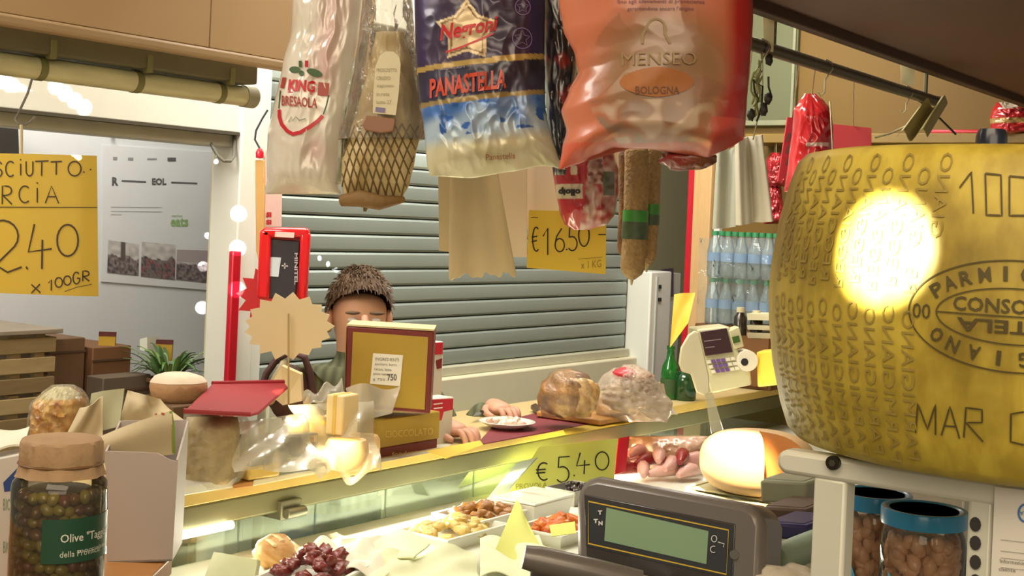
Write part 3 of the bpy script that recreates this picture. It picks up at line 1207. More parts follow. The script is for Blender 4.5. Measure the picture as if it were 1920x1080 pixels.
HAMM = vmat('ham_skin', .5, coat=.35, bump=.5, bscale=70)
MB().blob(P(1060, 738, 3.62), (.074, .07, .062), RU(.3), 30, 20, 8, .28, 2.1, colfn=hamcol).build('meat', HAMM, ham)
MB().blob(P(1090, 742, 3.60), (.035, .05, .052), RU(.1), 22, 14, 3, .3, 2.4, colfn=lambda d: mixc(cB, cC, .6 + .9 * noise.noise(d * 3))).build('fat_side', HAMM, ham)
bgm = Bag([(690, 1046, 1072), (700, 1030, 1100), (725, 1014, 1120), (755, 1010, 1118), (782, 1016, 1108)], 3.62, .085, .006, 26, 4, vp=(.25, .25))
bgm.mesh('bag', film('bag_film', (.98, .97, .94), .08, '#e0d2b8', .2, .6, .3, 40), None, ham, 36, 26)
for j, (px, py, s3, label, ca, cb_) in enumerate(((1172, 742, (.075, .055, .045), 'wrapped pale cured meat with a paper band beside the ham', '#9a7a5a', '#cdb594'),
                                          (1192, 716, (.060, .05, .034), 'pinkish cured meat in a clear bag on top of the pale one', '#b06a50', '#e0b78c'))):
    root = thing('cured_meat', label, 'cured meat', P(px, py, 3.78))
    MB().blob(P(px, py, 3.78), s3, RU(-.3), 28, 18, 12 + j, .25, 2.0,
              colfn=lambda d: mixc(lin(ca), lin(cb_), .5 + .9 * noise.noise(d * 2.6))).build('meat', HAMM, root)
    if j == 1:
        MB().blob(P(1172, 702, 3.76), (.034, .034, .020), RU(0), 20, 12, 2, .15, 2).build('red_band', mat('red_band', '#c22a38', .4, coat=.4), root)
    r = [(690, 1150, 1200), (705, 1128, 1222), (730, 1112, 1240), (755, 1108, 1262), (775, 1118, 1258), (790, 1130, 1250)] if j == 0 else \
        [(684, 1168, 1196), (700, 1150, 1222), (722, 1146, 1236), (742, 1150, 1240)]
    Bag(r, 3.78, .06 if j == 0 else .052, .010, 30, 6 + j, vp=(.3, .3)).mesh('bag', film('bag_film2', (.98, .97, .94), .34, '#e2d2bc', .25, .55, .3, 40), None, root, 36, 26)
s, o = card('wrapping_paper', 'crumpled white wrapping flap right of the cured meats', 'paper', (1212, 706, 3.82), (1242, 722, 3.86), (1268, 778, 3.88), (1206, 770, 3.80), mat('butcher_paper', '#cbb9a0', .6, var=.1), .002, curl(.016, 8, 5, 1))
s, o = card('wrapping_paper', 'white wrapping corner hanging over the counter edge', 'paper', (1190, 768, 3.76), (1262, 760, 3.86), (1250, 792, 3.84), (1236, 790, 3.80), mat('butcher_paper', '#cbb9a0'), .002, curl(.010, 9, 4, 1))

# pair of green bottles
GB = mat('green_glass', '#1c7a2c', .08, var=.1, trans=.55, coat=.5)
for px, by, h, r, lab in ((1254, 748, .175, .030, 'slim upright green glass bottle beside the white panel'), (1284, 750, .105, .036, 'squat dark green glass jar beside the tall green bottle')):
    c = sh_(px, by)
    root = thing('green_bottle', lab, 'bottle', c)
    if h > .15:
        pr = [(0, 0), (r * .9, 0), (r, .008), (r, h * .48), (r * .86, h * .62), (r * .45, h * .76), (r * .38, h * .92), (r * .44, h * .93), (r * .44, h), (0, h)]
    else:
        pr = [(0, 0), (r * .9, 0), (r, .006), (r, h * .6), (r * .8, h * .8), (r * .45, h * .92), (r * .45, h), (0, h)]
    MB().lathe(pr, c, 24).build('glass', GB if h > .15 else mat('dark_green_glass', '#1d4a22', .1, trans=.3, coat=.5), root)
    if h > .15:
        MB().lathe([(r * 1.01, .02), (r * 1.012, .022), (r * 1.012, h * .38), (r * 1.01, h * .385)], c, 24).build('label', mat('dark_label', '#35502a', .5), root)

# cash register
rp = sh_(1350, 742)
reg = thing('cash_register', 'beige cash register with dark display at the far end of the shelf', 'register', rp)
BG = mat('register_beige', '#c3bd96', .45, var=.05)
pl0 = P(1350, 690, 4.28)
rn = (-U * .75 - V * .66).normalized()
back = -rn


def rface(pts, off=0.0):
    return [RP(x, y, pl0, rn, off) for x, y in pts]


MB().prism(rface([(1306, 618), (1368, 612), (1388, 668), (1408, 698), (1410, 722), (1334, 738), (1318, 690)]), back * .12).build('body', BG, reg, bevel=.006)
MB().prism(rface([(1312, 622), (1362, 615), (1374, 660), (1322, 668)], .004), rn * .004).build('display', mat('maroon_screen', '#3a2024', .2, coat=.6), reg, bevel=.002)
MB().prism(rface([(1366, 620), (1386, 612), (1396, 650), (1376, 656)], .004), back * .05).build('side_unit', BG, reg, bevel=.004)
MB().prism(rface([(1372, 632), (1385, 629), (1388, 641), (1375, 644)], .008), rn * .002).build('green_display', mat('green_lcd', '#3f5a22', .3), reg)
for r_ in range(3):
    for c_ in range(6):
        x0, y0 = 1324 + c_ * 9 + r_ * 4, 676 + r_ * 9 - c_ * 1.2
        MB().prism(rface([(x0, y0), (x0 + 7, y0 - 1), (x0 + 9, y0 + 5), (x0 + 2, y0 + 6)], .003), rn * .004).build(
            'key', mat('purple_key', '#6a4a8c', .4) if 1 <= c_ <= 3 else mat('white_key', '#d8d4c0', .4), reg)
mb = MB().tube([pl0 + RP(1400, 676, pl0, rn) - pl0 + rn * .012, RP(1400, 676, pl0, rn) - rn * .05], .034, 20)
mb.build('paper_roll', mat('roll_white', '#ded8c4', .6), reg)
mb = MB().tube([RP(1394, 678, pl0, rn) + rn * .014, RP(1394, 678, pl0, rn) + rn * .010], .012, 14)
mb.build('roll_core', INK, reg)
for (a, b, c, d) in ((1320, 640, 1352, 636), (1322, 652, 1340, 650)):
    mb = MB()
    stroke_on(mb, [(a, b), (c, d)], 1.6, lambda x, y: RP(x, y, pl0, rn, .009))
    mb.build('display_text', mat('screen_text', '#8a7a78', .4), reg)
# cream paddle in front of it
pd = P(1300, 700, 3.95)
pad = thing('price_paddle', 'cream plastic ticket holder hanging before the cash register', 'holder', sh_(1330, 765))
MB().prism([RP(x, y, pd, rn) for x, y in [(1291, 628), (1303, 620), (1311, 624), (1318, 652), (1330, 705), (1331, 736), (1320, 741), (1306, 735), (1296, 702), (1279, 697), (1273, 682), (1277, 652)]], back * .012).build('plate', mat('paddle_cream', '#cfc7a2', .45), pad, bevel=.004)
MB().prism([RP(x, y, pd, rn, -.004) for x, y in [(1322, 738), (1336, 736), (1356, 806), (1334, 812)]], back * .004).build('strip', film('strip_film', (.9, .9, .84), .35, '#cfcab0', .2, .7), pad)
# yellow slip
s, o = card('paper_slip', 'yellow paper slip hanging beside the white panel', 'paper', (1264, 552, 4.3), (1304, 548, 4.3), (1290, 606, 4.25), (1256, 652, 4.25), YELP, .0015, curl(.006, 5, 4))

# ------------------------------------------------------------------ cabinet with the packs of water
zc = P(1378, 610, 4.85).z
R9 = RU(-math.pi / 2)
cc = Vector((P(1392, 612, 4.85).x, 4.85, 0))
cab = thing('wooden_box', 'brown wooden box under the stacked water bottles', 'box', cc + Z * ZS)
hb_ = zc - ZS
MB().box(cc + Z * (ZS + hb_ / 2 + .0005), (.31, .15, hb_ - .001), R9).build('body', mat('cabinet_brown', '#6a4420', .5, var=.15), cab, bevel=.004)
for k in (-1, 1):
    MB().box(cc + R9 @ Vector((0, -.079, ZS + hb_ * (.5 + .24 * k))), (.29, .008, hb_ * .42), R9).build('board', mat('cabinet_door', '#7a5028', .5, var=.15), cab, bevel=.003)
WAT = film('bottle_plastic', (.93, .96, .97), .26, '#c6d6da', .1, .9, .3, 60)
cap_m = mat('cap_green', '#3c8a5a', .4)
lab_m = mat('label_blue', '#7f9cc0', .35, var=.1)
proto = None
bh, br_ = .168, .0255
for layer in range(2):
    for row in range(2):
        for i in range(5):
            loc = cc + R9 @ Vector((-.108 + i * .054, -.035 + row * .056, 0)) + Z * (zc + .001 + layer * (bh + .003))
            if proto is None:
                root = thing('water_bottle', '', 'bottle', loc, 'packed water bottles')
                MB().lathe([(0, .002), (br_ * .8, .0), (br_, .006), (br_, .04), (br_ * .95, .045), (br_, .05), (br_, .095), (br_ * .94, .105), (br_ * .5, .14), (br_ * .42, .15), (br_ * .42, .156)], loc, 16).build('body', WAT, root)
                MB().lathe([(br_ * 1.01, .058), (br_ * 1.01, .09)], loc, 16).build('label', lab_m, root)
                MB().lathe([(br_ * .5, .152), (br_ * .5, bh), (0, bh)], loc, 12).build('cap', cap_m, root)
                proto = root
            else:
                root = dup(proto, loc)
            root['label'] = ('clear water bottle with green cap in the top layer of the pack' if layer else
                             'clear water bottle with green cap in the bottom layer of the pack')
s, o = card('shrink_wrap', 'clear shrink wrap around the packed water bottles', 'wrap', (1312, 446, 4.78), (1442, 446, 4.62), (1436, 606, 4.62), (1306, 606, 4.78), film('wrap_film', (.95, .97, .97), .06, '#d0dcdc', .1, 1.0, .6, 25), .0008, curl(.006, 12, 9))
# dark jars and papers right of the register
for i, (px, py) in enumerate(((1388, 600), (1418, 606))):
    c = P(px, py, 4.45)
    root = thing('dark_bottle', ('dark jar with pale cap left behind the register', 'dark jar with pale cap nearest the cheese wheel')[i], 'jar', c - Z * .03)
    MB().lathe([(0, -.05), (.022, -.05), (.022, .01), (.012, .022), (.012, .03)], c, 16).build('glass', mat('dark_glass', '#2e2418', .2, coat=.4), root)
    MB().lathe([(.014, .026), (.014, .042), (0, .042)], c, 14).build('cap', mat('cap_cream', '#c9bf9a', .5), root)
for i, (y0, y1, c_) in enumerate(((588, 600, '#cfc7a4'), (610, 618, '#bcb394'), (624, 634, '#a79c80'))):
    d0 = 4.4
    mb = MB().prism([P(1400, y0, d0), P(1500, y0 + 2, d0 - .1), P(1500, y1 + 2, d0 - .1), P(1402, y1, d0)], Vector((.05, .10, 0)))
    tag(mb.build('paper_pad', mat('pad_%d' % i, c_, .6)), ('topmost pale paper pad stacked behind the cheese wheel', 'middle tan paper pad stacked behind the cheese wheel', 'lowest brown paper pad stacked behind the cheese wheel')[i], 'pad', 'paper pads')
o = tag(MB().prism([P(1418, 660, 4.3), P(1480, 655, 4.2), P(1480, 720, 4.2), P(1420, 726, 4.3)], Vector((.04, .1, 0))).build('yellow_package', YELP, bevel=.006), 'yellow package between the register and the cheese wheel', 'package')

# ------------------------------------------------------------------ the gold boxes
GOLD = mat('gold_card', '#a98a2c', .45, var=.08, scale=4, metal=.1)
MAR = mat('maroon_card', '#6e2018', .45, var=.08)
B0 = PZ(706, 861, ZS)
n_ = -V
lb = thing('gift_box', 'long low gold box with maroon base lying on the shelf', 'box', B0)
u0_, u1_ = u_at(702, 830, B0), u_at(824, 810, B0)
ztop = z_at(706, 788, B0, n_)
zm = z_at(706, 842, B0, n_)
mb = MB(); ub(mb, B0, u0_, u1_, 0, .12, zm, ztop)
mb.build('lid', GOLD, lb, bevel=.003)
mb = MB(); ub(mb, B0, u0_ + .003, u1_ - .003, .003, .117, ZS, zm)
mb.build('base', MAR, lb, bevel=.002)
S_ = plane_map(B0, n_)
mb = MB()
text_on(mb, 'CIOCCOLATO', 722, 808, 812, 821, S_, rise=-6)
mb.build('lettering', mat('gold_print', '#c9ae5c', .4), lb)
mb = MB()
text_on(mb, 'fondente', 735, 848, 790, 856, plane_map(B0 + V * .003, n_), rise=-6)
mb.build('small_print', mat('gold_print', '#c9ae5c', .4), lb)

TB = P(730, 690, 3.2)
TB = Vector((B0.x, B0.y, 0)) + V * .02 + Z * 1.3
tn = (-V * .60 - U * .80).normalized()          # turned a little towards the camera
tb = thing('tall_box', 'tall gold box with maroon edges and white label before the man', 'box', RP(728, 770, TB, tn))
bk = -tn * .13
MB().prism(face([(650, 612), (814, 622), (806, 776), (646, 764)], TB, tn), bk).build('body', MAR, tb, bevel=.003)
MB().prism([p + tn * .0015 for p in face([(662, 622), (803, 632), (796, 768), (656, 757)], TB, tn)], bk * .02).build('front_panel', GOLD, tb)
tp = face([(650, 611), (814, 621)], TB, tn)
MB().prism([tp[0], tp[1], tp[1] + bk, tp[0] + bk], Z * .004).build('lid_top', mat('box_top', '#c8b98a', .5), tb)
sd = face([(650, 613), (646, 763)], TB, tn)
MB().prism([sd[0], sd[1], sd[1] + bk, sd[0] + bk], -U * .002).build('side_panel', mat('box_side', '#a58a64', .5), tb)
lbm = MB().prism([p + tn * .004 for p in face([(700, 662), (756, 666), (750, 724), (694, 719)], TB, tn)], -tn * .002).build('label_sticker', mat('label_white', '#e2dccb', .6), tb)
S2 = plane_map(TB, tn, .0048)
mb = MB()
for i, t_ in enumerate(('INGREDIENTI', 'zucchero, burro', 'cacao, latte', 'peso netto', 'g 750')):
    text_on(mb, t_, 704 - i * 1.2, 670 + i * 9.5, 704 + (44, 40, 30, 26, 18)[i], 676 + i * 9.5, S2, rise=2)
mb.build('label_text', mat('label_ink', '#6a6458', .6), lbm)
mb = MB()
text_on(mb, '750', 726, 701, 744, 714, S2, bold=.03)
mb.build('label_text', mat('label_ink', '#6a6458', .6), lbm)
# red and white packets right of the boxes
for (pts, p0_, lab) in (([(806, 642), (832, 640), (828, 745), (802, 748)], TB + V * .16, 'slim white packet with red top behind the tall gold box'),
                        ([(806, 748), (851, 744), (846, 836), (820, 844), (808, 842)], B0 + V * .035 + U * .02, 'white packet with red corner at the end of the low gold box')):
    root = thing('paper_packet', lab, 'packet', RP(pts[3][0], pts[3][1], p0_, n_))
    MB().prism(face(pts, p0_, n_), V * .05).build('packet', mat('packet_white', '#d8d2c0', .5, var=.08), root, bevel=.003)
    x0, y0, x1 = pts[0][0], pts[0][1], pts[1][0]
    if x0 == 806 and y0 == 642:
        MB().prism(face([(x0 + 1, y0 + 1), (x1 - 1, y0), (x1 - 2, y0 + 22), (x0, y0 + 24)], p0_ - V * .002, n_), V * .002).build('red_flash', RED, root)
        mb = MB().prism(face([(818, 676), (829, 672), (828, 690), (820, 692)], p0_ - V * .002, n_), V * .002)
        mb.build('print_mark', mat('dark_red_print', '#7c2224', .5), root)
    else:
        MB().prism(face([(x0 + 1, y0 + 1), (x1 - 1, y0), (x1 - 2, y0 + 20), (832, y0 + 24), (828, y0 + 40), (x0 + 1, y0 + 44)], p0_ - V * .002, n_), V * .002).build('red_flash', RED, root)
        mb = MB()
        for k in range(2):
            stroke_on(mb, [(813, 758 + k * 8), (830, 756 + k * 8)], 2.5, plane_map(p0_ - V * .003, n_))
        mb.build('print_mark', mat('packet_print', '#f0dcd4', .5), root)
s, o = card('paper_strip', 'yellow paper corner under the white packet on the shelf', 'paper', (800, 846, 3.12), (900, 826, 3.32), (906, 834, 3.28), (836, 860, 3.08), YELP, .0012)

# ------------------------------------------------------------------ cheese wheel on its white rack
WC = Vector((.451, 1.144, 0))
WZ0, WZ1 = 1.532, 1.783
HW = (WZ1 - WZ0)
WPROF = [(0, 0), (.185, 0), (.199, .003), (.206, .010), (.213, .03), (.221, .065), (.2255, .10), (.2268, .126), (.2255, .151), (.221, .186), (.213, .221), (.206, .241), (.199, .248), (.185, .251), (0, .251)]
SIDE = WPROF[3:12]


def wr_(z):
    z = max(SIDE[0][1], min(SIDE[-1][1], z))
    for a, b in zip(SIDE, SIDE[1:]):
        if z <= b[1]:
            t = (z - a[1]) / (b[1] - a[1])
            return a[0] + (b[0] - a[0]) * t
    return SIDE[-1][0]


def WS(s, z, off=.0009):
    """wheel side: s = arc length from the point that faces the camera, + to the right; z above the base"""
    a0 = math.atan2(-WC.y, -WC.x)
    r = wr_(z)
    a = a0 + s / .2268
    return Vector((WC.x + (r + off) * math.cos(a), WC.y + (r + off) * math.sin(a), WZ0 + z))


def w_inv(px, py):
    lo = None
    c = Vector((0, 0, EYE))
    r = P(px, py, 1) - c
    t = .7
    while t < 1.5:
        p = c + r * t
        z = p.z - WZ0
        if math.hypot(p.x - WC.x, p.y - WC.y) <= wr_(z):
            a0 = math.atan2(-WC.y, -WC.x)
            a = math.atan2(p.y - WC.y, p.x - WC.x)
            da = (a - a0 + math.pi) % (2 * math.pi) - math.pi
            return da * .2268, z
        t += .0004
    return 0, 0


def WPX(x, y):
    s, z = w_inv(x, y)
    return WS(s, z)


# rind material: mottled yellow, brownish scuffs with a shape of their own
rm, nt, b = _base('cheese_rind')
N, L = nt.nodes, nt.links
tc = N.new('ShaderNodeTexCoord')
n1 = N.new('ShaderNodeTexNoise'); n1.inputs['Scale'].default_value = 9; n1.inputs['Detail'].default_value = 6
n2 = N.new('ShaderNodeTexNoise'); n2.inputs['Scale'].default_value = 55; n2.inputs['Detail'].default_value = 5
mp = N.new('ShaderNodeMapping'); mp.inputs['Scale'].default_value = (1, 1, .35)
L.new(tc.outputs['Object'], n1.inputs[0]); L.new(tc.outputs['Object'], mp.inputs[0]); L.new(mp.outputs[0], n2.inputs[0])
r1 = N.new('ShaderNodeValToRGB')
r1.color_ramp.elements[0].position = .33; r1.color_ramp.elements[0].color = (*lin('#8f7a26'), 1)
r1.color_ramp.elements[1].position = .68; r1.color_ramp.elements[1].color = (*lin('#d3bf52'), 1)
e = r1.color_ramp.elements.new(.5); e.color = (*lin('#bfa83c'), 1)
L.new(n1.outputs[0], r1.inputs[0])
r2 = N.new('ShaderNodeValToRGB')
r2.color_ramp.elements[0].position = .40; r2.color_ramp.elements[0].color = (.62, .55, .42, 1)
r2.color_ramp.elements[1].position = .56; r2.color_ramp.elements[1].color = (1, 1, 1, 1)
L.new(n2.outputs[0], r2.inputs[0])
mx = N.new('ShaderNodeMix'); mx.data_type = 'RGBA'; mx.blend_type = 'MULTIPLY'; mx.inputs[0].default_value = .5
L.new(r1.outputs[0], mx.inputs[6]); L.new(r2.outputs[0], mx.inputs[7]); L.new(mx.outputs[2], b.inputs['Base Color'])
b.inputs['Roughness'].default_value = .5
bp = N.new('ShaderNodeBump'); bp.inputs['Strength'].default_value = .25; bp.inputs['Distance'].default_value = .004
L.new(n2.outputs[0], bp.inputs['Height']); L.new(bp.outputs[0], b.inputs['Normal'])

wheel = thing('aged_cheese', 'large yellow hard cheese wheel with stamped rind on the white rack', 'cheese', WC + Z * WZ0)
MB().lathe(WPROF, WC + Z * WZ0, 96).build('rind', rm, wheel)
BRAND = mat('rind_brand', '#4f431c', .7, var=.2, scale=60)
DOT = mat('rind_dots', '#94803a', .7, var=.3, scale=90)
# oval stamp
sc, zc_ = w_inv(1902, 594)
ax_, az_ = (sc - w_inv(1705, 590)[0]), (w_inv(1890, 489)[1] - w_inv(1890, 699)[1]) / 2
st = MB()


def ell(rx, rz, w, n=90):
    stroke_on(st, [(sc + rx * math.cos(2 * math.pi * i / n), zc_ + rz * math.sin(2 * math.pi * i / n)) for i in range(n)], w, WS, closed=True)


ell(ax_, az_, .0011)
ix, iz = ax_ * .72, az_ * .50
ell(ix, iz, .0010)
stroke_on(st, [(sc - ix + 2 * ix * i / 20, zc_ - .000) for i in range(21)], .0010, WS)


def ring_text(body, a0, a1, rx, rz, h, w, bold=.02):
    for i, ch in enumerate(body):
        a = math.radians(a0 + (a1 - a0) * i / (len(body) - 1))
        cx, cz = sc + rx * math.cos(a), zc_ + rz * math.sin(a)
        nx, nz = math.cos(a) / rx, math.sin(a) / rz
        l = math.hypot(nx, nz)
        nx, nz = nx / l, nz / l
        tx, tz = nz, -nx                       # clockwise tangent: tops point outwards
        vs, fs = text2d(ch, bold)
        if not vs:
            continue
        x0, x1 = min(v[0] for v in vs), max(v[0] for v in vs)
        ww = w * (.35 if ch == 'I' else 1)
        out = []
        for x, y in vs:
            q = (x - x0) / max(x1 - x0, 1e-6) - .5
            r = y / .72 - .5
            out.append(WS(cx + tx * q * ww + nx * r * h, cz + tz * q * ww + nz * r * h))
        st.add(out, fs)


ring_text('PARMIGIANO', 148, 32, ax_ * .86, az_ * .77, .0105, .0085)
ring_text('REGGIANO', -35, -146, ax_ * .86, az_ * .77, .0105, .0085)
text_on(st, '00', sc - ax_ * .96, zc_ + .005, sc - ax_ * .78, zc_ - .006, WS)
text_on(st, 'CONSORZIO', sc - ix * .78, zc_ + iz * .62, sc + ix * .78, zc_ + iz * .10, WS, bold=.015)
text_on(st, 'TUTELA', sc + ix * .72, zc_ - iz * .62, sc - ix * .72, zc_ - iz * .14, WS, bold=.02)
st.build('oval_stamp', BRAND, wheel)
mk = MB()
for pts in ([(1800, 352), (1822, 322), (1826, 400)], [(1848, 325), (1877, 328), (1879, 404), (1850, 403), (1848, 325)],
            [(1893, 330), (1926, 333), (1926, 404), (1893, 404), (1893, 330)],
            [(1718, 812), (1722, 756), (1740, 805), (1755, 758), (1755, 815)],
            [(1766, 816), (1782, 762), (1800, 822)], [(1770, 798), (1794, 800)],
            [(1808, 820), (1812, 764), (1842, 768), (1842, 792), (1812, 792), (1844, 828)],
            [(1920, 772), (1896, 776), (1895, 828), (1920, 834)]):
    fine = []
    for a, b_ in zip(pts, pts[1:]):
        for i in range(6):
            fine.append((a[0] + (b_[0] - a[0]) * i / 6, a[1] + (b_[1] - a[1]) * i / 6))
    fine.append(pts[-1])
    mk = MB()
    stroke_on(mk, [w_inv(*p) for p in fine], .0013, WS)
    mk.build('date_mark', BRAND, wheel)

# dotted lettering running up the side, columns around the rind
vs0, fs0 = text2d('PARMIGIANO  REGGIANO', 0.0)
bx = max(v[0] for v in vs0)
dm = MB()
s0 = w_inv(1775, 400)[0]
for k in range(12):
    s_ = s0 - .0005 - k * .0165
    ln = .235 if k % 2 == 0 else .22
    z00 = .008 + (.004 if k % 2 else .0)
    cut = (.195, .0) if k < 1 else None
    out = []
    for x, y in vs0:
        out.append((s_ + (y - .72) / .72 * .0105, z00 + (1 - x / bx) * 0 + x / bx * ln))
    keep = []
    for f in fs0:
        zz = sum(out[i][1] for i in f) / len(f)
        if k == 0 and not (zz > .18 or zz < .0):
            continue
        if k == 1 and .155 < zz < .17:
            continue
        keep.append(f)
    used = sorted({i for f in keep for i in f})
    idx = {i: j for j, i in enumerate(used)}
    dm.add([WS(*out[i]) for i in used], [tuple(idx[i] for i in f) for f in keep])
dm.build('dotted_lettering', DOT, wheel)
# dark blue cap standing on the wheel
cp = P(1859, 262, 1.10)
cp.z = WZ1
MB_ = MB().lathe([(.0, .0), (.0125, .0), (.0128, .003), (.0124, .014), (.0105, .0195), (0, .020)], cp + Z * .0005, 24)
tag(MB_.build('bottle_cap', mat('navy_cap', '#141a2c', .3, coat=.4)), 'dark navy cap standing on top of the cheese wheel', 'cap')

# white perforated rack
RK0 = P(1655, 880, 1.05)
rn_ = -U
RW = mat('rack_white', '#d3d2c3', .4, var=.05, scale=4, metal=.1)
rack = thing('metal_rack', 'white perforated metal rack carrying the cheese wheel', 'rack', Vector((RK0.x, RK0.y, 0)) + U * .15)
bz = WZ0 - .0005
RKa, RKb = v_at(1450, 850, RK0), v_at(2080, 900, RK0)
RKv = lambda px, py=900: v_at(px, py, RK0)


def rbeam(o, name, v0, v1, z0, z1, d0=0.0, d1=.022, bev=.004, rnd=False):
    mb = MB()
    base_ = Vector((RK0.x, RK0.y, 0)) + U * o
    if rnd:
        zz, r = (z0 + z1) / 2, (z1 - z0) / 2
        pts = [(v1, z0), (v1, z1)] + [(v0 - r + 0 * 1 - r * 0 + 0, 0)] * 0
        ar = [(v0 - r * .0 + r * math.sin(a) * 1.0, zz + r * math.cos(a)) for a in [math.pi * i / 10 for i in range(11)]]
        pts = [(v1, z0), (v1, z1)] + [(v, z) for v, z in ar]
        mb.prism([base_ + V * v + Z * z for v, z in pts], U * (d1 - d0))
    else:
        mb.prism([base_ + V * v + Z * z for v, z in ((v0, z0), (v1, z0), (v1, z1), (v0, z1))], U * (d1 - d0))
    return mb.build(name, RW, rack, bevel=bev)


zlow = z_at(1700, 925, RK0, rn_)
bm_ = rbeam(0, 'top_beam', RKv(1476, 850), RKb, zlow, bz, rnd=True)
bo = RP(1565, 867, RK0, rn_)
MB().tube([bo - U * .0005, bo - U * .005], .0058, 16).build('bolt', mat('bolt_dark', '#2a261e', .4, metal=.5), bm_)
MB().tube([bo - U * .0051, bo - U * .0058], .0030, 6).build('bolt_socket', mat('bolt_hole', '#4c4738', .4, metal=.5), bm_)
rbeam(.001, 'post', RKv(1524, 900), RKv(1586, 905), 0, zlow + .002, bev=.003)
po = rbeam(.001, 'post', RKv(1814, 940), RKv(1862, 945), 0, bz - .004, bev=.003)
for py in (983, 1018, 1054, 1090):
    c = RP(1829, py, RK0 + U * .0005, rn_)
    mb = MB().prism([c + V * (.0042 * math.cos(a)) + Z * (.0055 * math.sin(a)) for a in [2 * math.pi * i / 12 for i in range(12)]], -U * .0009)
    mb.build('slot', mat('slot_dark', '#33302e', .5), po)
rbeam(.40, 'rear_post', RKv(1524, 900), RKv(1586, 905), 0, bz - .004, bev=.003)
rbeam(.40, 'rear_post', RKv(1814, 940), RKv(1862, 945), 0, bz - .004, bev=.003)
rbeam(.40, 'rear_beam', RKv(1476, 850), RKb, zlow, bz, rnd=True)
rbeam(.0, 'side_post', RKb + .03, RKb, 0, bz - .004)
SHZ = 1.325
mb = MB()
ub(mb, RK0, .004, .42, RKv(1520, 900), RKb, SHZ - .02, SHZ)
mb.build('shelf', RW, rack, bevel=.003)
# paper sheet fixed to the rack
pq = RK0 - U * .002
pp = thing('paper_notice', 'white printed notice hanging on the rack under the cheese', 'notice', RP(1890, 1050, pq, rn_))
MB().prism(face([(1866, 912), (1965, 924), (1955, 1150), (1856, 1140)], pq, rn_), -U * .0008).build('sheet', mat('notice_white', '#dfdad0', .6, var=.03), pp)
pm = plane_map(pq, rn_, .0015)
mb = MB()
stroke_on(mb, arc(1922, 962, 12, 16, 0, 360, 24), 4, pm)
text_on(mb, 'ASL', 1912, 966, 1930, 958, pm)
mb.build('blue_emblem', mat('blue_print', '#4a78b8', .5), pp)
mb = MB()
for y in (1012, 1033, 1046, 1064):
    stroke_on(mb, [(1876, y), (1930, y + 6)], .8, pm)
text_on(mb, 'Informazioni al', 1875, 1048, 1935, 1055, pm, rise=6)
text_on(mb, 'cliente', 1873, 1063, 1904, 1070, pm, rise=3)
mb.build('print', mat('grey_print', '#77736c', .6), pp)

# jars of pale beans with blue lids, beans one by one
JGL = film('jar_glass', (.95, .95, .92), .05, '#d8c8a8', .03, 1.1)
BEAN = mat('bean', '#dba880', .4, var=.18, scale=30, coat=.35)
bean_me = None
for (px, py, d, r, lab, glab, n) in ((1642, 925, 1.30, .035, 'bean jar with blue lid at the back of the rack', 'pale bean in the rear jar with the blue lid', 90),
                                 (1733, 955, 1.20, .0378, 'bean jar with blue lid nearest on the rack', 'pale bean in the nearest jar with the blue lid', 100)):
    tp_ = P(px, py, d)
    c = Vector((tp_.x, d + .0, SHZ + .001))
    h = tp_.z - SHZ - .001
    root = thing('bean_jar', lab, 'jar', c)
    MB().lathe([(0, 0), (r * .9, 0), (r, .006), (r, h - .03), (r * .97, h - .022), (r * .90, h - .014), (r * .9, h - .002)], c, 32).build('glass', JGL, root)
    MB().lathe([(0, h - .001), (r * .80, h - .001), (r * .82, h + .0), (r * .9, h + .0012), (r * .985, h + .0012), (r, h), (r, h - .013), (r * .96, h - .0135)], c, 40).build('lid', mat('lid_blue', '#1f8fc4', .3, var=.05, coat=.4), root)
    MB().lathe([(0, h + .0004), (r * .80, h + .0004)], c, 32).build('lid_top', mat('lid_brown', '#a06c4c', .4), root)
    rnd = random.Random(int(px))
    for i in range(n):
        if bean_me is None:
            o = MB().blob((0, 0, 0), (.0095, .0065, .0055), n=10, m=7, seed=2, amp=.25, fr=1.5).build('bean', BEAN, angle=85)
            bean_me = o.data
        else:
            o = bpy.data.objects.new('bean', bean_me)
            COL.objects.link(o)
        a = -math.pi / 2 + rnd.uniform(-1.9, 1.9)
        rr = r * rnd.uniform(.62, .74)
        o.location = c + Vector((rr * math.cos(a), rr * math.sin(a), h * .30 + rnd.random() * (h * .70 - .022)))
        o.rotation_euler = (rnd.uniform(0, 3), rnd.uniform(0, 3), rnd.uniform(0, 6))
        tag(o, glab, 'bean', glab.replace('pale bean', 'beans'))
    MB().lathe([(0, .005), (r * .52, .006), (r * .52, h - .024), (0, h - .022)], c, 20).build('brine_core', mat('brine', '#c8946a', .3), root)
    # label wrapping the jar, turned to the left
    mb = MB()
    vs, fs = [], []
    nn = 14
    for i in range(nn + 1):
        a = -math.pi / 2 - 1.15 + .75 * i / nn
        zt_ = h * .62 * (1 - (i / nn) ** 1.6 * .75)
        for z in (.006, zt_):
            vs.append(c + Vector((r * 1.012 * math.cos(a), r * 1.012 * math.sin(a), z)))
    for i in range(nn):
        fs.append((2 * i, 2 * i + 2, 2 * i + 3, 2 * i + 1))
    mb.add(vs, fs)
    lb_ = mb.build('label', mat('label_sky', '#5cb4d8', .4), root)
    mb = MB()
    vs, fs = [], []
    for i in range(5):
        a = -math.pi / 2 - 1.13 + .14 * i / 4
        for z in (h * .30, h * .5):
            vs.append(c + Vector((r * 1.018 * math.cos(a), r * 1.018 * math.sin(a), z)))
    for i in range(4):
        fs.append((2 * i, 2 * i + 2, 2 * i + 3, 2 * i + 1))
    mb.add(vs, fs)
    mb.build('green_patch', mat('label_green', '#7cb83c', .4), lb_)

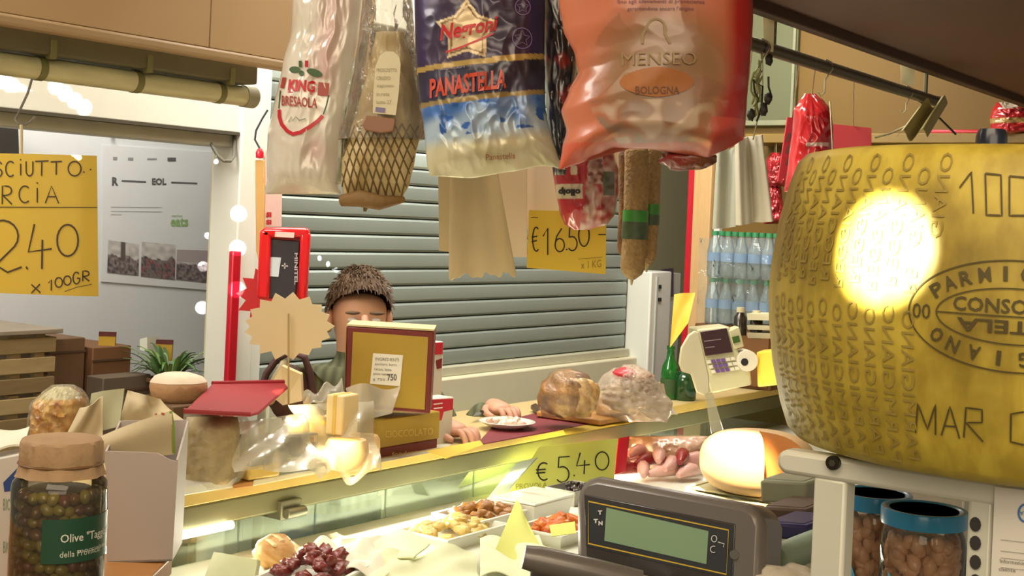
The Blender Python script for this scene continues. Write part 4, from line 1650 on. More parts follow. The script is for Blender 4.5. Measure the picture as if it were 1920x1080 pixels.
# ------------------------------------------------------------------ weighing scale with its display
S0 = P(1250, 980, 1.9)
scn = (-U * .97 + V * .0 + Z * .22).normalized()
SCB = mat('scale_shell', '#77706a', .32, var=.05, metal=.2, coat=.2)
scale = thing('weighing_scale', 'grey electronic weighing scale with green display before the glowing cheese', 'scale', Vector((S0.x, S0.y, DZ - .01)) + U * .05)
shell = face([(1078, 940), (1084, 912), (1098, 898), (1120, 892), (1396, 942), (1420, 955), (1432, 985), (1424, 1150), (1416, 1180), (1100, 1105), (1078, 1050)], S0, scn)
MB().prism(shell, -scn * .075).build('head', SCB, scale, bevel=.012)
rim = face([(1095, 926), (1380, 982), (1374, 1118), (1100, 1052)], S0, scn)
fr = MB().prism([p + scn * .001 for p in rim], -scn * .01).build('bezel', mat('bezel_dark', '#3a3532', .3, coat=.3), scale, bevel=.002)
MB().prism([p + scn * .002 for p in face([(1098, 934), (1376, 990), (1371, 1084), (1100, 1024)], S0, scn)], -scn * .005).build('facia', mat('facia_black', '#33363a', .25, coat=.5), scale)
SS = plane_map(S0, scn, .003)
mb = MB()
stroke_on(mb, [(1103, 940), (1366, 994), (1362, 1077), (1103, 1019)], 2.6, SS, closed=True)
mb.build('yellow_outline', mat('outline_yellow', '#d8b43c', .4), scale)
MB().prism([p + scn * .003 for p in face([(1139, 952), (1330, 996), (1326, 1058), (1135, 1014)], S0, scn)], -scn * .001).build('lcd', mat('lcd_green', '#8aa884', .22, var=.03, scale=3, coat=.5), scale)
mb = MB()
SS2 = plane_map(S0, scn, .0036)
for k, (x, y) in enumerate(((1121, 957), (1113, 973), (1122, 977))):
    mb = MB()
    text_on(mb, ('T', 'T', 'N')[k], x, y, x + 8, y + 8, SS2, bold=.06)
    mb.build('symbol', mat('symbol_white', '#d8d8d4', .4), scale)
mb = MB()
stroke_on(mb, arc(1339, 1010, 5, 6, 0, 360, 14), 1.6, SS2)
mb.build('symbol', mat('symbol_white', '#d8d8d4', .4), scale)
mb = MB()
stroke_on(mb, arc(1338, 1030, 6, 6, 60, 300, 14), 1.6, SS2)
mb.build('symbol', mat('symbol_white', '#d8d8d4', .4), scale)
mb = MB()
stroke_on(mb, [(1346, 1016), (1358, 1020), (1356, 1026)], 1.6, SS2)
mb.build('symbol', mat('symbol_white', '#d8d8d4', .4), scale)
MB().tube([RP(1377, 1040, S0, scn, -.002), RP(1377, 1040, S0, scn, .003)], .0065, 16).build('knob', mat('knob_grey', '#5c5650', .4), scale)
bp_ = RP(1200, 1075, S0, scn)
MB().prism([p + scn * .002 for p in face([(1152, 1066), (1215, 1080), (1215, 1110), (1150, 1100)], S0, scn)], -scn * .003).build('maker_plate', mat('plate_beige', '#8d8a72', .4), scale)
# neck and body down to the worktop
nb = S0 - scn * .035
MB().tube([Vector((nb.x, nb.y, DZ + .05)), Vector((nb.x, nb.y, S0.z - .08))], .03, 16).build('neck', SCB, scale)
MB().box(Vector((nb.x, nb.y, DZ + .025)) + U * .06, (.30, .34, .07), UVZ).build('base', SCB, scale, bevel=.01)
# grey printer arm at its left
tl = P(985, 1042, 1.85)
MB().tube([P(982, 1044, 1.84), P(1010, 1050, 1.84), P(1110, 1072, 1.84), P(1200, 1095, 1.84)], [.016, .019, .019, .019], 18).build('printer_roll', SCB, scale)
MB().box(P(1090, 1135, 1.86), (.15, .05, .09), Matrix.Rotation(AU + math.pi / 2, 3, 'Z')).build('printer_body', mat('printer_dark', '#55504b', .4), scale, bevel=.006)
ar = [P(1090, 1135, 1.86), Vector((nb.x, nb.y, DZ + .09))]
MB().tube(ar, .02, 10).build('arm', SCB, scale)

# ------------------------------------------------------------------ cut cheese under the spotlight, standing on a pale tub
q = P(1420, 866, 2.5)
tubz = P(1380, 925, 2.5).z
tb_ = thing('pale_tub', 'pale plastic tub under the glowing cut cheese', 'tub', Vector((q.x, q.y, DZ - .01)))
R = RU(math.pi / 2)
vs, fs = [], []
cc = Vector((q.x + .0, q.y + .02, DZ - .01))
hh = tubz - DZ + .01
for f, z in ((.84, 0), (1, hh * .93), (1.05, hh * .93), (1.05, hh), (.96, hh), (.82, .006)):
    for i in range(24):
        a = 2 * math.pi * i / 24
        vs.append(cc + R @ Vector((.115 * f * math.copysign(abs(math.cos(a)) ** .5, math.cos(a)), .09 * f * math.copysign(abs(math.sin(a)) ** .5, math.sin(a)), z)))
for j in range(5):
    for k in range(24):
        fs.append((j * 24 + k, j * 24 + (k + 1) % 24, (j + 1) * 24 + (k + 1) % 24, (j + 1) * 24 + k))
fs += [tuple(range(23, -1, -1)), tuple(5 * 24 + k for k in range(24))]
MB().add(vs, fs).build('tub', mat('tub_pale', '#d3d0a8', .35, var=.05), tb_)
MB().box(cc + Z * (hh + .0025), (.19, .15, .004), R).build('lid', mat('tub_lid', '#c9c79c', .3), tb_, bevel=.002)
ch = thing('cut_cheese', 'round cream cheese with a cut wedge glowing under the spotlight', 'cheese', q - Z * .06)
# a squat ball with a wedge missing towards the camera
mb = MB()
vs, fs = [], []
nseg, mseg = 40, 18
w0 = math.atan2(-q.y, -q.x)
aA, aB = w0 + .12, w0 + 1.0
angs = [aB + (2 * math.pi - (aB - aA)) * i / nseg for i in range(nseg + 1)]
hz, rx_ = .058, .108
for j in range(mseg + 1):
    th = math.pi * j / mseg
    for a in angs:
        rr = rx_ * (math.sin(th) ** .62)
        z = hz * math.copysign(abs(math.cos(th)) ** .8, math.cos(th))
        vs.append(q + Vector((rr * math.cos(a), rr * math.sin(a), z)))
nn = nseg + 1
for j in range(mseg):
    for k in range(nseg):
        fs.append((j * nn + k, j * nn + k + 1, (j + 1) * nn + k + 1, (j + 1) * nn + k))
mb.add(vs, fs)
CHM = mat('cream_cheese', '#e3bd88', .5, var=.06, scale=8, sss=.0)
mb.build('rind', CHM, ch)
for a in (aA, aB):
    vs = []
    for j in range(mseg + 1):
        th = math.pi * j / mseg
        vs.append(q + Vector((rx_ * math.sin(th) ** .62 * math.cos(a), rx_ * math.sin(th) ** .62 * math.sin(a), hz * math.copysign(abs(math.cos(th)) ** .8, math.cos(th)))))
    MB().add(vs, [tuple(range(len(vs)))]).build('cut_face', mat('cheese_paste', '#c98a4c', .55, var=.08), ch, smooth=False)
spot('lamp_on_cut_cheese', P(1385, 400, 2.05), P(1372, 848, 2.42), 18, 150, (1, .78, .48), .5)
wp_ = WPX(1652, 466)
wn_ = Vector((wp_.x - WC.x, wp_.y - WC.y, 0)).normalized()
spot('lamp_on_wheel', wp_ + wn_ * .95 + Z * .30, wp_, 5.6, 1500, (1, .93, .66), .9, .004)

# dim stuff between the scale and the rack
for i, (x0, y0, x1, y1, d, cc_, lab) in enumerate(((1424, 900, 1512, 942, 2.2, '#8d9078', 'grey green plastic box behind the rack post'), (1428, 950, 1514, 985, 2.1, '#5c4a3c', 'dark brown tray behind the rack post'),
                                           (1432, 980, 1516, 1010, 2.0, '#2a2350', 'dark violet packet behind the rack post'), (1450, 1010, 1516, 1062, 1.9, '#8fa08a', 'pale green paper roll behind the rack post'),
                                           (1428, 1066, 1540, 1120, 1.8, '#d0c3ac', 'cream cloth bundle at the foot of the rack post'))):
    root = thing('packet', lab, 'packet', P((x0 + x1) / 2, y1, d))
    if i == 3:
        MB().tube([P(1452, 1052, d), P(1530, 1020, d + .1)], .022, 16).build('roll', mat('stuff_%d' % i, cc_, .5), root)
    elif i == 4:
        MB().blob(P(1484, 1098, d), (.05, .04, .026), None, 24, 14, 3, .35, 2.5).build('cloth', mat('stuff_%d' % i, cc_, .8, bump=.3), root)
    else:
        MB().prism([P(x0, y0, d), P(x1, y0 + 6, d), P(x1, y1 + 4, d), P(x0 + 3, y1, d)], U * .12).build('box', mat('stuff_%d' % i, cc_, .5, var=.2), root, bevel=.004)
        MB().prism([P(x0 + 8, y0 - 4, d + .01), P(x1 - 6, y0 + 2, d + .01), P(x1 - 6, y0 + 8, d + .01), P(x0 + 8, y0 + 3, d + .01)], U * .1).build('lid', mat('stufflid_%d' % i, cc_, .4, var=.3), root, bevel=.002)

# ------------------------------------------------------------------ hanging rails
GREYP = mat('dull_pipe', '#6f6a52', .45, metal=.4, var=.1)


def railpt(px, d0=2.2, x0=.26):
    """depth of the front rail (runs along V) under pixel column px"""
    k = (px - 960) / F
    # (x0 + V.x*s) = k*(d0 + V.y*s)
    s = (k * d0 - x0) / (V.x - k * V.y)
    return d0 + V.y * s


ra, rb = Vector((.26, 2.2, 2.40)) - V * .55, Vector((.26, 2.2, 2.40)) + V * 1.15
rail = thing('hanging_rail', 'steel rail above the frame carrying the front row of bags', 'rail', (ra + rb) / 2)
MB().tube([ra, rb], .014, 12).build('tube', STEEL, rail)
for e_ in (ra + V * .1, rb - V * .1):
    MB().tube([e_, e_ + Z * .5], .008, 8).build('hanger', STEEL, rail)
r2a, r2b = Vector((.06, 2.95, 2.34)) - V * .45, Vector((.06, 2.95, 2.34)) + V * .55
rail2 = thing('hanging_rail', 'second steel rail behind the front row of bags', 'rail', (r2a + r2b) / 2)
MB().tube([r2a, r2b], .012, 12).build('tube', STEEL, rail2)
for e_ in (r2a + V * .1, r2b - V * .1):
    MB().tube([e_, e_ + Z * .55], .008, 8).build('hanger', STEEL, rail2)


def hang(root, top, zr):
    """cord or hook from the top of a hanging thing to its rail"""
    p = Vector(top)
    q = Vector((p.x, p.y, zr + .012))
    MB().tube([p - Z * .01, (p + q) / 2 + Vector((.002, 0, 0)), q, q + Vector((0, .015, .006)), q + Vector((0, .02, -.01))], .0022, 6).build('hook', STEEL, root)


def nz(x, y, z=0.0):
    return noise.noise(Vector((x, y, z)))


# ---- bresaola bag
d1 = railpt(585)
B1 = Bag([(-110, 585, 640), (-60, 552, 676), (0, 548, 678), (60, 546, 672), (120, 530, 662), (200, 513, 655), (250, 502, 645), (300, 500, 638), (340, 501, 634), (352, 497, 636), (364, 496, 640)], d1, .042, .0045, 16, 1, vp=(.22, .10))
cw, cp_, cg = lin('#dcd4c6'), lin('#c49a90'), lin('#cdc6b2')


def col1(px, py, u, v, bk):
    c = mixc(cw, cg, .5 + .8 * nz(px * .012, py * .012))
    pk = max(0, .75 - abs(px - 620 + (py - 90) * .12) / 60) * max(0, 1 - max(0, py - 150) / 60)
    pk = max(pk, .6 * max(0, 1 - math.hypot((px - 600) / 45, (py - 285) / 50)))
    c = mixc(c, cp_, pk + .25 * nz(px * .03, py * .02, 4))
    if not bk:
        # white shield
        x = (px - 575) / 46
        if 152 < py < 258 and abs(x + (py - 170) * .0032) < 1 - max(0, (py - 205) / 56) ** 1.7:
            c = mixc(c, lin('#e6dccb'), .75)
    return c


bres = thing('bresaola_bag', 'whitish plastic bag of bresaola with a red shield print', 'hanging bag', B1.pt(.5, .02))
B1.mesh('bag', vmat('bag_white_film', .25, coat=.7, bump=.12, bscale=35), col1, bres, 60, 100)
RP1 = mat('print_red', '#c0202a', .4, var=.1)
RP2 = mat('print_brown_red', '#a24236', .4, var=.1)
GRN = mat('print_green', '#3e5a30', .5)
mb = MB(); text_on(mb, 'KING', 546, 152, 596, 174, B1.S, bold=.045, rise=4, shear=2); stroke_on(mb, [(546, 176), (592, 180)], 2, B1.S)
mb.build('maker_name', RP1, bres)
mb = MB(); text_on(mb, 'BRESAOLA', 534, 182, 601, 201, B1.S, bold=.02, rise=6)
mb.build('product_name', RP2, bres)
mb = MB()
stroke_on(mb, [(529, 208), (530, 222), (535, 236), (545, 248), (556, 254), (570, 251), (588, 241), (602, 230), (611, 220)], 7, B1.S)
mb.build('shield_edge', RP1, bres)
mb = MB()
stroke_on(mb, [(538, 148), (534, 168)], 9, B1.S)
mb.build('shield_flash', RP2, bres)
mb = MB()
stroke_on(mb, [(602, 170), (622, 172)], 24, B1.S)
mb.build('shield_flash', RP2, bres)
mb = MB()
stroke_on(mb, [(622, 182), (618, 200), (612, 218)], 2.5, B1.S)
mb.build('shield_line', GRN, bres)
mb = MB()
stroke_on(mb, [(530, 172), (528, 206)], 2.5, B1.S)
mb.build('shield_line', GRN, bres)
for a, b_ in (((548, 134), (570, 136)), ((582, 136), (610, 146))):
    mb = MB()
    m_ = ((a[0] + b_[0]) / 2, (a[1] + b_[1]) / 2)
    n_ = 16
    pts = [B1.S(m_[0] + (b_[0] - a[0]) / 2 * math.cos(t) - (b_[1] - a[1]) / 2 * .6 * math.sin(t), m_[1] + (b_[1] - a[1]) / 2 * math.cos(t) + 6 * math.sin(t)) for t in [2 * math.pi * i / n_ for i in range(n_)]]
    mb.add(pts, [tuple(range(n_))])
    mb.build('leaf_print', GRN, bres)
for x, m_ in ((570, GRN), (582, RP1)):
    mb = MB(); stroke_on(mb, [(x, 119), (x, 131)], 6, B1.S); mb.build('flag_stripe', m_, bres)
mb = MB(); stroke_on(mb, arc(572, 142, 2.5, 2.5, 0, 360, 10), 5, B1.S); mb.build('berry_print', GRN, bres)
mb = MB(); stroke_on(mb, [(548, 232), (553, 222), (556, 230), (562, 222), (568, 229), (580, 226)], 2, B1.S); mb.build('signature', mat('grey_green_print', '#8a8c76', .5), bres)
hang(bres, B1.pt(.5, .02), 2.40 if False else (ra.z))

# ---- netted ham
d2 = railpt(715)
ham2 = thing('netted_ham', 'ham in a string net with a labelled clear bag over its top', 'hanging ham', P(715, 150, d2))
H2 = Bag([(60, 705, 755), (130, 690, 775), (200, 672, 786), (250, 656, 788), (300, 642, 778), (345, 640, 768), (372, 646, 754)], d2, .058, .003, 10, 5, vp=(.3, .28))
k0, k1 = lin('#ab9058'), lin('#d6c294')
H2.mesh('meat', vmat('net_ham', .55, bump=.35, bscale=60), lambda px, py, u, v, b: mixc(k0, k1, .5 + .9 * nz(px * .03, py * .03, 2)), ham2, 40, 44)
NET = mat('net_cord', '#6a5730', .8)
mb = MB()
for k in range(-4, 12):
    a = [(645 + k * 14 + t * 75 - 22 * t * t, 235 + 137 * t) for t in [i / 12 for i in range(13)]]
    b_ = [(655 + k * 14.5 - t * 62 + 14 * t * t, 238 + 134 * t) for t in [i / 12 for i in range(13)]]
    for pl_ in (a, b_):
        seg = []
        for x, y in pl_:
            l, r = lerp_tab(H2.rows, y)
            if l + 1 <= x <= r - 1:
                seg.append(H2.S(x, y, .001))
        if len(seg) > 2:
            mb.tube(seg, .0016, 5)
nt_ = mb.build('net', NET, ham2)
nt_['kind'] = 'stuff'
MB().tube([P(642, 376, d2), P(676, 372, d2 - .02), P(712, 380, d2 - .02), P(758, 374, d2)], [.012, .017, .015, .006], 10).build('knotted_end', mat('ham_end', '#7c5c30', .7, bump=.4), ham2)
MB().tube([P(688, 378, d2 - .02), P(684, 396, d2 - .015)], [.007, .003], 8).build('string_tail', NET, ham2)
BC = Bag([(-100, 700, 745), (-50, 686, 768), (0, 680, 774), (60, 674, 778), (130, 664, 786), (200, 652, 796), (245, 636, 800), (262, 634, 797)], d2, .075, .007, 20, 8, vp=(.2, .0))
BC.mesh('clear_bag', film('ham_bag', (.93, .91, .86), .22, '#bcae98', .15, 1.0, .5, 40), None, ham2, 44, 50)
FL = Bag([(86, 672, 690), (140, 655, 682), (200, 644, 668), (280, 634, 655), (330, 630, 650), (346, 628, 648)], d2 + .05, .02, .005, 16, 3)
FL.mesh('bag_flap', vmat('green_film', .3, coat=.5), lambda px, py, u, v, b: mixc(lin('#7d7c62'), lin('#a5a288'), .5 + .9 * nz(px * .04, py * .02)), ham2, 16, 40)
lbp = [(699, 212), (700, 170), (704, 125), (712, 104), (724, 96), (738, 97), (748, 106), (751, 120), (748, 170), (742, 216)]
dl = d2 - .092
L0 = P(725, 160, dl)
ln_ = Vector((0, -1, 0))
lo = MB().prism(face(lbp, L0, ln_), Vector((0, .002, 0))).build('paper_label', mat('label_cream', '#cfc29c', .6, var=.08), ham2)
MB().prism(face([(686, 216), (742, 222), (738, 246), (715, 250), (684, 244), (679, 234)], L0 + Vector((0, .003, 0)), ln_), Vector((0, .012, 0))).build('meat_slice', mat('slice_brown', '#8a5e42', .5), ham2, bevel=.002)
mb = MB()
for i, t_ in enumerate(('PROSCIUTTO', 'CRUDO', 'stagionato', 'in rete', 'lotto 27')):
    text_on(mb, t_, 706, 128 + i * 15, 706 + (38, 26, 32, 24, 28)[i], 135 + i * 15, plane_map(L0, ln_, .001))
mb.build('label_text', mat('label_grey_text', '#8a8064', .6), lo)
mb = MB(); stroke_on(mb, [(704, 205), (722, 207)], 9, plane_map(L0, ln_, .001)); mb.build('violet_mark', mat('violet_print', '#74688c', .5), lo)
hang(ham2, BC.pt(.5, .02), ra.z)

# ---- navy bag with star
d3 = railpt(905)
B3 = Bag([(-110, 850, 950), (-60, 780, 1016), (0, 777, 1022), (100, 779, 1021), (180, 784, 1022), (200, 788, 1022), (230, 794, 1026), (262, 797, 1034), (300, 800, 1046), (326, 806, 1060)], d3, .050, .0034, 18, 2, bot=[(0, 330), (.3, 334), (.6, 322), (.85, 310), (1, 318)], vp=(.2, .12))
B3.low = 1.1
nv1, nv2, nv3 = lin('#2a2236'), lin('#43304a'), lin('#2a2350')
gold = lin('#a98c48')


def star_r(px, py):
    x, y = px - 877, py - 66
    a = math.atan2(x, -y) % (2 * math.pi / 5)
    r = math.hypot(x, y)
    a = abs(a - math.pi / 5)
    # inner radius at a = 0
    R0, R1 = 60.0, 37.0
    A = math.pi / 5
    x1, y1 = R1, 0
    x2, y2 = R0 * math.cos(A), R0 * math.sin(A)
    dx, dy = x2 - x1, y2 - y1
    den = math.cos(a) * dy - math.sin(a) * dx
    lim = (x1 * dy - y1 * dx) / den if abs(den) > 1e-6 else 40
    return r / lim


def col3(px, py, u, v, bk):
    t = py + .115 * (px - 900)
    if t < 116:
        c = mixc(nv1, nv2, .5 + .8 * nz(px * .01, py * .012))
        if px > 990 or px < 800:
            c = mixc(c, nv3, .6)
        if not bk:
            s_ = star_r(px, py)
            if s_ < 1:
                c = lin('#cdb78c') if s_ < .78 or s_ > .86 else lin('#7a5c34')
    elif t < 126:
        c = gold
    elif t < 183:
        c = mixc(lin('#23202c'), lin('#343048'), .5 + .8 * nz(px * .015, py * .02))
    elif t < 192:
        c = lin('#8f7a48')
    elif t < 252:
        k = (t - 192) / 60
        n_ = nz(px * .025, py * .03, 3)
        c = mixc(lin('#3f6aa8'), lin('#a9bcc8'), k * 1.1 + .9 * n_)
        if nz(px * .045, py * .06, 9) > .36:
            c = lin('#2c5aa0')
    else:
        c = mixc(lin('#c9c298'), lin('#d9d3b4'), .5 + .8 * nz(px * .02, py * .03, 7))
        c = mixc(c, lin('#a9bcc8'), max(0, 1 - (t - 252) / 22))
    return c


neg = thing('foil_bag', 'navy and silver foil bag with a cream star and red lettering', 'hanging bag', B3.pt(.5, .02))
B3.mesh('bag', vmat('foil', .36, metal=.2, coat=.3), col3, neg, 120, 180)
mb = MB(); text_on(mb, 'Negroni', 826, 54, 930, 92, B3.S, bold=.03, rise=-18, shear=5)
mb.build('script_name', RP1, neg)
mb = MB(); stroke_on(mb, [(838, 104), (870, 94), (905, 80), (926, 70)], 3.5, B3.S)
mb.build('script_flourish', RP1, neg)
mb = MB(); text_on(mb, 'PANASTELLA', 808, 152, 950, 188, B3.S, bold=.035, rise=-17)
mb.build('product_name', mat('print_orange_red', '#c0442c', .4), neg)
mb = MB(); text_on(mb, 'stagionatura naturale', 828, 132, 908, 139, B3.S, rise=-8)
mb.build('small_print', mat('pale_print', '#8f8690', .5), neg)
VIO = mat('violet_outline', '#7a6a9c', .5)
for cx_, cy_, r_ in ((979, 78, 18), (980, 20, 14)):
    mb = MB()
    stroke_on(mb, arc(cx_, cy_, r_, r_ * 1.05, 0, 360, 24), 1.6, B3.S)
    pts = [(cx_ + r_ * (.85 if i % 2 == 0 else .4) * math.sin(i * math.pi / 5), cy_ - r_ * (.85 if i % 2 == 0 else .4) * math.cos(i * math.pi / 5)) for i in range(10)]
    stroke_on(mb, pts, 1.4, B3.S, closed=True)
    mb.build('violet_emblem', VIO, neg)
mb = MB(); text_on(mb, 'Panastella', 912, 292, 966, 303, B3.S, rise=-4)
mb.build('bottom_print', mat('print_tan', '#a0643c', .5), neg)
hang(neg, B3.pt(.5, .02), ra.z)

# ---- black bag behind the pink one
d4 = railpt(1030) + .13
B4 = Bag([(-100, 1020, 1080), (0, 1016, 1085), (130, 1022, 1082), (200, 1024, 1070), (300, 1032, 1066), (328, 1038, 1060)], d4, .03, .006, 18, 6)
blk = thing('black_bag', 'narrow black bag with red print wedged beside the pink bag', 'hanging bag', B4.pt(.5, .02))


def col4(px, py, u, v, bk):
    c = lin('#221d20')
    if nz(px * .04, py * .03, 1) > .22:
        c = lin('#7a1c1c')
    if py > 200:
        c = lin('#24232c')
    return c


B4.mesh('bag', vmat('black_film', .3, coat=.6), col4, blk, 20, 60)
hang(blk, B4.pt(.5, .02), ra.z)

# ---- pink bag
d5 = railpt(1230)
B5 = Bag([(-110, 1150, 1320), (-60, 1052, 1408), (0, 1047, 1411), (50, 1056, 1412), (95, 1078, 1410), (125, 1084, 1407), (160, 1066, 1405), (195, 1052, 1402), (230, 1062, 1400), (262, 1054, 1398), (300, 1048, 1394)], d5, .085, .0028, 9, 4,
         bot=[(0, 318), (.10, 308), (.2, 292), (.3, 280), (.5, 279), (.68, 290), (.8, 296), (.92, 278), (1, 262)], vp=(.16, .12))
pk1, pk2, pk3, pkb = lin('#c97656'), lin('#bf6848'), lin('#a8241c'), lin('#8d6844')


def col5(px, py, u, v, bk):
    c = mixc(pk1, pk2, .5 + .8 * nz(px * .008, py * .01, 5))
    e = math.hypot((px - 1235) / 125, (py - 150) / 125)
    c = mixc(c, pkb, .95 * max(0, min(1, (1.25 - e) * 1.9)))
    if e < 1.1 and nz(px * .018, py * .02, 2) > .22:
        c = mixc(c, lin('#8d5a3a'), .5)
    if py > 195 and e < 1.15:
        k = nz(px * .03, py * .035, 8)
        c = mixc(c, lin('#c0a48c') if k > .05 else lin('#8a6a54'), min(1, abs(k) * 3.0))
    rr = max(0, min(1, (px - 1345 + max(0, py - 150) * .3) / 28))
    c = mixc(c, pk3, rr)
    if py > 270 or (py > 225 and px > 1320):
        c = mixc(c, lin('#d2503c'), .6)
    if not bk:
        x, y = (px - 1221) / 67, (py - 164) / 27
        q_ = abs(x) ** 1.6 + abs(y) ** 1.9
        if q_ < 1:
            c = mixc(lin('#683202'), lin('#8f520a'), .5 + .8 * nz(px * .05, py * .02, 3))
            if q_ > .88:
                c = lin('#a8824c')
    return c


pink = thing('pink_bag', 'large salmon pink meat bag with a golden oval print', 'hanging bag', B5.pt(.5, .02))
B5.mesh('bag', vmat('pink_film', .36, coat=.35, bump=.0, bscale=25), col5, pink, 130, 150)
FNT = mat('faint_violet_print', '#6a4658', .5)
mb = MB()
for i, (t_, x0, x1) in enumerate((('i prodotti di una lavorazione la cui storia continua', 1122, 1338), ('fino agli allevamenti di provenienza', 1150, 1308), ('garantendone ancora l\'origine', 1168, 1288))):
    text_on(mb, t_, x0, 2 + i * 13, x1, 11 + i * 13, B5.S)
mb.build('small_print', FNT, pink)
mb = MB(); text_on(mb, 'MENSEO', 1158, 110, 1292, 133, lambda x, y: B5.S(x, y, .005))
mb.build('brand_print', mat('tan_print', '#957a50', .5), pink)
vs, fs = [B5.S(1221, 164, .0032)], []
for j in range(1, 9):
    for i in range(40):
        t_ = 2 * math.pi * i / 40
        cx_, sy_ = math.cos(t_), math.sin(t_)
        q_ = (abs(cx_) ** 1.6 + abs(sy_) ** 1.9) ** (-1 / 1.7)
        vs.append(B5.S(1221 + 67 * cx_ * q_ * j / 8, 164 + 27 * sy_ * q_ * j / 8, .0032))
for i in range(40):
    fs.append((0, 1 + i, 1 + (i + 1) % 40))
for j in range(7):
    for i in range(40):
        a_, b_ = 1 + j * 40 + i, 1 + j * 40 + (i + 1) % 40
        fs.append((a_, b_, b_ + 40, a_ + 40))
MB().add(vs, fs).build('golden_oval', mat('oval_gold', '#a35c0c', .45, var=.25, scale=30), pink)
mb = MB(); text_on(mb, 'BOLOGNA', 1182, 172, 1262, 186, lambda x, y: B5.S(x, y, .0050), bold=.01)
mb.build('oval_text', mat('dark_gold_print', '#6a3c10', .5), pink)
mb = MB()
for a, b_, c_, d__ in ((1195, 95, 1205, 60), (1245, 95, 1235, 60)):
    stroke_on(mb, [(a, b_), ((a + c_) / 2 - 4, 78), (c_, d__)], 5, B5.S)
stroke_on(mb, arc(1220, 72, 18, 22, 180, 360, 12), 4, B5.S)
mb.build('crest_print', mat('tan_print', '#8d7448', .5), pink)
MB().blob(P(1292, 296, d5 + .02), (.045, .03, .02), Matrix.Rotation(-.1, 3, 'Y'), 24, 14, 4, .35, 2.5, colfn=lambda d: mixc(lin('#7a4426'), lin('#8a2a20'), .5 - d.x)).build('meat_tip', HAMM, pink)
hang(pink, B5.pt(.5, .02), ra.z)

# ---- second row: paper bags, white cards, price sign, red pack, salami
PB = mat('bag_paper', '#cdbd92', .65, var=.08, scale=6)
s1 = Sheet((822, 290, 2.96), (905, 290, 2.92), (900, 478, 2.92), (824, 470, 2.96), .004, curl(.006, 5, 2))
o = tag(s1.mesh('paper_bags', PB), 'flat sheaf of cream paper bags at the left, behind the foil bag', 'paper bags')
_p = s1.pt(.5, .01)
MB().tube([_p, Vector((_p.x, _p.y, 2.33))], .0014, 5).build('cord', STEEL, o)
s2 = Sheet((846, 290, 2.90), (930, 290, 2.86), (972, 512, 2.84), (846, 520, 2.90), .006, lambda u, v: .012 * math.sin(u * 7 + v) + .006 * math.sin(u * 15) * v)
o = tag(s2.mesh('paper_bags', mat('bag_paper2', '#c7b488', .6, var=.12, scale=8), None, 36, 30, edge=lambda u, v: (u, v + (.02 * math.sin(u * 21) + .012 * math.sin(u * 47)) * (v > .97))),
        'hanging sheaf of creased cream paper bags with ragged ends', 'paper bags')
_p = s2.pt(.5, .01)
MB().tube([_p, Vector((_p.x, _p.y, 2.33))], .0014, 5).build('cord', STEEL, o)
for i, (x0, x1, y1, lab) in enumerate(((918, 988, 482, 'white blank card between the paper bags and price sign'), (986, 1048, 430, 'white blank card directly above the yellow 16.50 sign'))):
    s3 = Sheet((x0, 292, 3.02), (x1, 292, 2.98), (x1, y1, 2.98), (x0 + 26 * (1 - i), y1, 3.02), .002, curl(.002, 3, 2))
    tag(s3.mesh('white_card', mat('card_pink_white', '#d9c7ae', .65, var=.04)), lab, 'card')
s4 = Sheet((992, 394, 2.94), (1136, 398, 2.88), (1136, 514, 2.88), (988, 502, 2.94), .0015, curl(.004, 4, 2))
o = tag(s4.mesh('price_sign', YELP), 'yellow price sign reading 16.50 hanging before the shutter', 'sign')
mb = MB()
for ch_, a, b_, c_, d__ in (('E', 998, 425, 1012, 472), ('1', 1020, 428, 1036, 478), ('6', 1040, 428, 1062, 472), ('.', 1060, 430, 1070, 470), ('5', 1066, 426, 1086, 470), ('0', 1086, 420, 1106, 462)):
    hand(mb, ch_, a, b_, c_, d__, 2.4, s4.S)
stroke_on(mb, [(1122, 440), (1136, 440)], 2, s4.S)
stroke_on(mb, [(996, 408), (1070, 410)], 1.2, s4.S)
mb.build('lettering', INK, o)
mb = MB(); text_on(mb, 'x 1 KG', 1090, 490, 1128, 504, s4.S, rise=-3); stroke_on(mb, [(1086, 486), (1130, 482)], 1, s4.S)
mb.build('small_print', mat('faint_ink2', '#8f7a2c', .6), o)
MB().tube([P(1064, 394, 2.91), P(1064, 300, 2.92), Vector((P(1064, 300, 2.92).x, 2.92, 2.33))], .0012, 5).build('cord', STEEL, o)

B6 = Bag([(200, 1085, 1125), (260, 1070, 1140), (290, 1050, 1152), (320, 1036, 1160), (360, 1042, 1160), (400, 1050, 1154), (420, 1058, 1140), (431, 1075, 1108)], 2.80, .05, .004, 14, 3, vp=(.25, .2))


def col6(px, py, u, v, bk):
    c = mixc(lin('#a8141e'), lin('#c01c28'), .5 + .8 * nz(px * .02, py * .02))
    if px > 1098 - (py - 330) * .12 and py > 285:
        k = nz(px * .06, py * .07, 3)
        c = mixc(lin('#a4302c'), lin('#cfae9c'), .5 + 1.6 * k)
        if px > 1128 and abs(py - 345) < 22 and px < 1150:
            c = lin('#6a6a54')
    if 1100 < px < 1128 and 285 < py < 345:
        c = mixc(lin('#c9a898'), lin('#7a3a34'), .5 + 1.5 * nz(px * .12, py * .12, 6))
    if 1042 < px < 1090 and 346 < py < 374:
        c = lin('#d2c2a4')
    if 1068 < px < 1080 and 312 < py < 330:
        c = lin('#cdbb9c')
    return c


rp_ = thing('red_pack', 'red plastic salami pack hanging over the 16.50 sign', 'pack', B6.pt(.5, .5))
B6.mesh('pack', vmat('red_film', .28, coat=.6), col6, rp_, 80, 110)
mb = MB(); text_on(mb, 'olloip', 1086, 368, 1046, 352, B6.S, bold=.05)
mb.build('lettering', INK, rp_)
hang(rp_, B6.pt(.5, .03), r2a.z)

